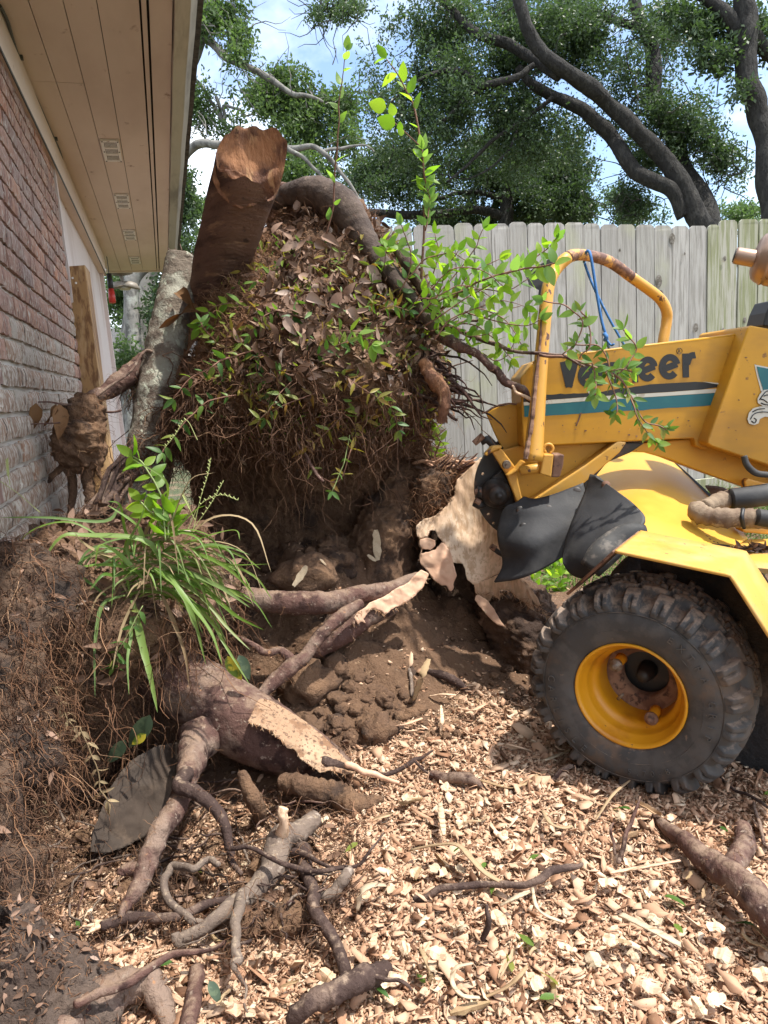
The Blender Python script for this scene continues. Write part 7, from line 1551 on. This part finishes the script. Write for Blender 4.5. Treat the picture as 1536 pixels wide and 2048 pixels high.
S_ = [([(1240, 1828, .01), (1280, 1848, .02), (1320, 1868, .02), (1362, 1890, .01)], 24, 'thick cream bark strip lying at the lower right of the chips', 1), ([(945, 1925, .02), (912, 1935, .03), (905, 1965, .02), (925, 1990, .02), (960, 1995, .01)], 10, 'tan curled bark ribbon bent like a hook at the bottom', 1), ([(965, 1995, .0), (1010, 1975, .01), (1040, 1950, .02), (1055, 1930, .01)], 9, 'thin tan bark ribbon right of the hook shaped ribbon', 2),
      ([(820, 1700, .01), (870, 1690, .03), (915, 1690, .04), (945, 1720, .03), (970, 1745, .02), (1010, 1768, .01)], 18, 'long arched brown bark strip near the middle of the chips', 2), ([(880, 1605, .01), (884, 1640, .02), (888, 1670, .01)], 18, 'pale upright strip of bark left of the long arched strip', 1), ([(715, 1820, .0), (722, 1785, .03), (745, 1770, .03), (772, 1770, .01)], 18, 'folded cream bark piece at the left edge of the chips', 1),
      ([(1000, 1810, .01), (1030, 1795, .02), (1060, 1782, .02)], 12, 'white pointed splinter under the dark twig', 1), ([(1065, 1775, .02), (1072, 1810, .03), (1092, 1830, .02), (1130, 1845, .01)], 9, 'thin curved bark ribbon below the dark twig', 1), ([(1085, 1620, .01), (1100, 1645, .02), (1125, 1655, .01), (1145, 1652, .01)], 12, 'brown curved bark ribbon below the wheel', 2),
      ([(1360, 1720, .02), (1220, 1745, .01)], 10, 'thin straight wood sliver on the chips', 0), ([(960, 1560, .01), (1020, 1575, .02), (1060, 1560, .02), (1095, 1540, .01)], 20, 'twisted tan bark piece left of the wheel', 2), ([(1140, 1500, .0), (1090, 1520, .01)], 12, 'small pale splinter beside the tyre', 1),
      ([(785, 1452, .0), (810, 1448, .01), (845, 1436, .01)], 14, 'flat pale splinter on dark soil near the thick root', 0), ([(880, 1462, .0), (884, 1440, .02), (882, 1410, .02)], 14, 'pointed upright pale splinter on the dark soil', 0), ([(858, 1392, .0), (885, 1388, .01), (912, 1390, .01)], 14, 'short pale stick below the stump hollow', 0), ([(915, 1415, .0), (945, 1420, .02), (972, 1408, .01)], 14, 'pinkish splinter right of the pointed splinter', 0),
      ([(828, 1400, .01), (845, 1350, .06), (858, 1318, .07)], 30, 'standing brown wood chunk on the soil slope', 2), ([(1190, 1640, .0), (1225, 1590, .03), (1260, 1560, .02)], 8, 'thin sliver pointing to the wheel', 2), ([(700, 1700, .0), (705, 1740, .01), (700, 1760, .0)], 14, 'pale chip lying beside the grey branch tips', 0), ([(860, 1950, .01), (850, 1915, .03), (840, 1895, .02)], 12, 'thin brown curl of bark at the lower middle', 2)]
for i, (q, w, lb, k) in enumerate(S_):
    strip(q, w*.8, ('wood_splinter', 'bark_strip', 'bark_ribbon')[k], lb, ('splinter', 'bark strip', 'bark ribbon')[k], m_fl[k])
def pale(x, y, x2, y2, t, w, lb):
    a, b = W(x, y, t), W(x2, y2, t); L_ = np.linalg.norm(b-a); o = place(chunkmesh(int(x), m_fl[1], 1., .28*w/14, .10, .1, 7, .12), 'wood_splinter', M3(frame(b-a, nrm(CAM-a)+[0, 0, .3]), (a+b)/2, L_)); tag(o, lb, 'splinter')
pale(588, 1172, 614, 1132, 2.05, 14, 'pale splinter lying on a soil clod above the horizontal root'); pale(752, 1060, 756, 1120, 2.28, 13, 'pale upright splinter stuck in the soil wall'); pale(735, 1110, 752, 1122, 2.27, 16, 'small curled pale splinter at the foot of the soil wall'); pale(640, 1118, 652, 1130, 2.1, 12, 'tiny white splinter beside the soil clod')
# soil clods on the slope
m_clod = m_soil
V = []; 
def clods(n, cond, size, seed, m, name, label, h=.3):
    r = np.random.default_rng(seed); mb = MB(); k = 0
    ico_v, ico_f = ICO
    while k < n:
        x, y = r.uniform(*cond[0]), r.uniform(*cond[1]); c, _ = gnd(x, y); s = size*np.exp(r.normal(0, .5)); v = ico_v*(1+.35*vnoise(ico_v*2.3+k*3.1)+.18*vnoise(ico_v*6+k))[:, None]*s*[1, 1, .8]
        mb.add(v+c+[0, 0, s*h], ico_f); k += 1
    o = mb.build(name, m, None, True); return tag(o, label, 'soil clods', kind='stuff')
import bmesh
bmx = bmesh.new(); bmesh.ops.create_icosphere(bmx, subdivisions=3, radius=1); ICO = (np.array([v.co[:] for v in bmx.verts]), [tuple(v.index for v in f.verts) for f in bmx.faces]); bmx.free()
clods(70, ((610, 850), (1330, 1490)), .018, 1, m_soil, 'soil_clods', 'dark crumbly soil clods beside the ground root face')
clods(420, ((560, 1080), (1240, 1480)), .006, 2, m_soil, 'soil_crumbs', 'small crumbs of soil on the slope below the stump')
clods(36, ((440, 700), (1080, 1180)), .022, 3, m_soil, 'soil_clods', 'soil clods on the ledge above the horizontal root')
clods(260, ((60, 640), (1560, 1860)), .008, 4, m_soil, 'soil_crumbs', 'small crumbs of soil in the hollow at the left')
o = mkobj('soil_clod', ICO[0]*(1+.25*vnoise(ICO[0]*2)+.12*vnoise(ICO[0]*5))[:, None]*.075*np.array([1.3, 1, .8])+W(610, 1150, 2.14), ICO[1], m_soil, None, True); tag(o, 'large round soil clod under the dark hollow with a splinter on it', 'soil clod')
# debris on tyre and fender tops, leaves on the deck
r = np.random.default_rng(5)
q = np.array([W(*p, 1.86) for p in zip(r.uniform(1470, 1536, 160), r.uniform(1070, 1128, 160))]); q[:, 2] = dk[2]+.006
leafmass('deck_litter', m_lit, q, np.tile([0, 0, 1.], (160, 1)), .028, .010, 41, .5, parent=gr)
for i in range(26):   # green leaves on the chips
    r = random.Random(i+900); x, y = [(800, 430), (1420, 1720), (1500, 1560), (620, 1960), (1460, 1640), (1510, 1330)][0:0] or (r.uniform(100, 1530), r.uniform(1560, 2040)); c, _ = gnd(x, y)
    o = place(GLt[i % 3], 'fallen_leaf', M3(frame([r.gauss(0, 1), r.gauss(0, 1), .1], [r.gauss(0, .3), r.gauss(0, .3), 1]), c+[0, 0, .018], r.uniform(.5, 1.0))); tag(o, where(x, y, LM, 'small green leaf') or 'small green leaf on the chips', 'leaf', 'fallen green leaves on the chips')
a, b = W(418, 1962, gt(430, 1990)-.03), W(442, 2008, gt(430, 1990)-.04); o = place(dg, 'fallen_leaf', M3(frame(b-a, [0, -.3, 1]), a, np.linalg.norm(b-a)/.1)); tag(o, 'dark green leaf on the chips at the bottom left centre', 'leaf')

p0, n0, _, _ = pick('front', 420, 8)
leafmass('mound_litter', m_lit, p0+n0*.004, n0, .016, .007, 51, .5, parent=bl)
q = gscatter(420, 9, (40, 700), (1480, 1880)); leafmass('hollow_litter', m_lit, q+[0, 0, .008], np.tile([0, 0, 1.], (420, 1)), .034, .015, 52, .6, (.2, 1.), (-.3, .8), parent=rb)

p0, n0, _, _ = pick('left', 160, 25); leafmass('mound_litter', m_lit, p0+n0*.01, n0, .030, .011, 53, .9, (.2, 1.), (-.3, .8), parent=lm)
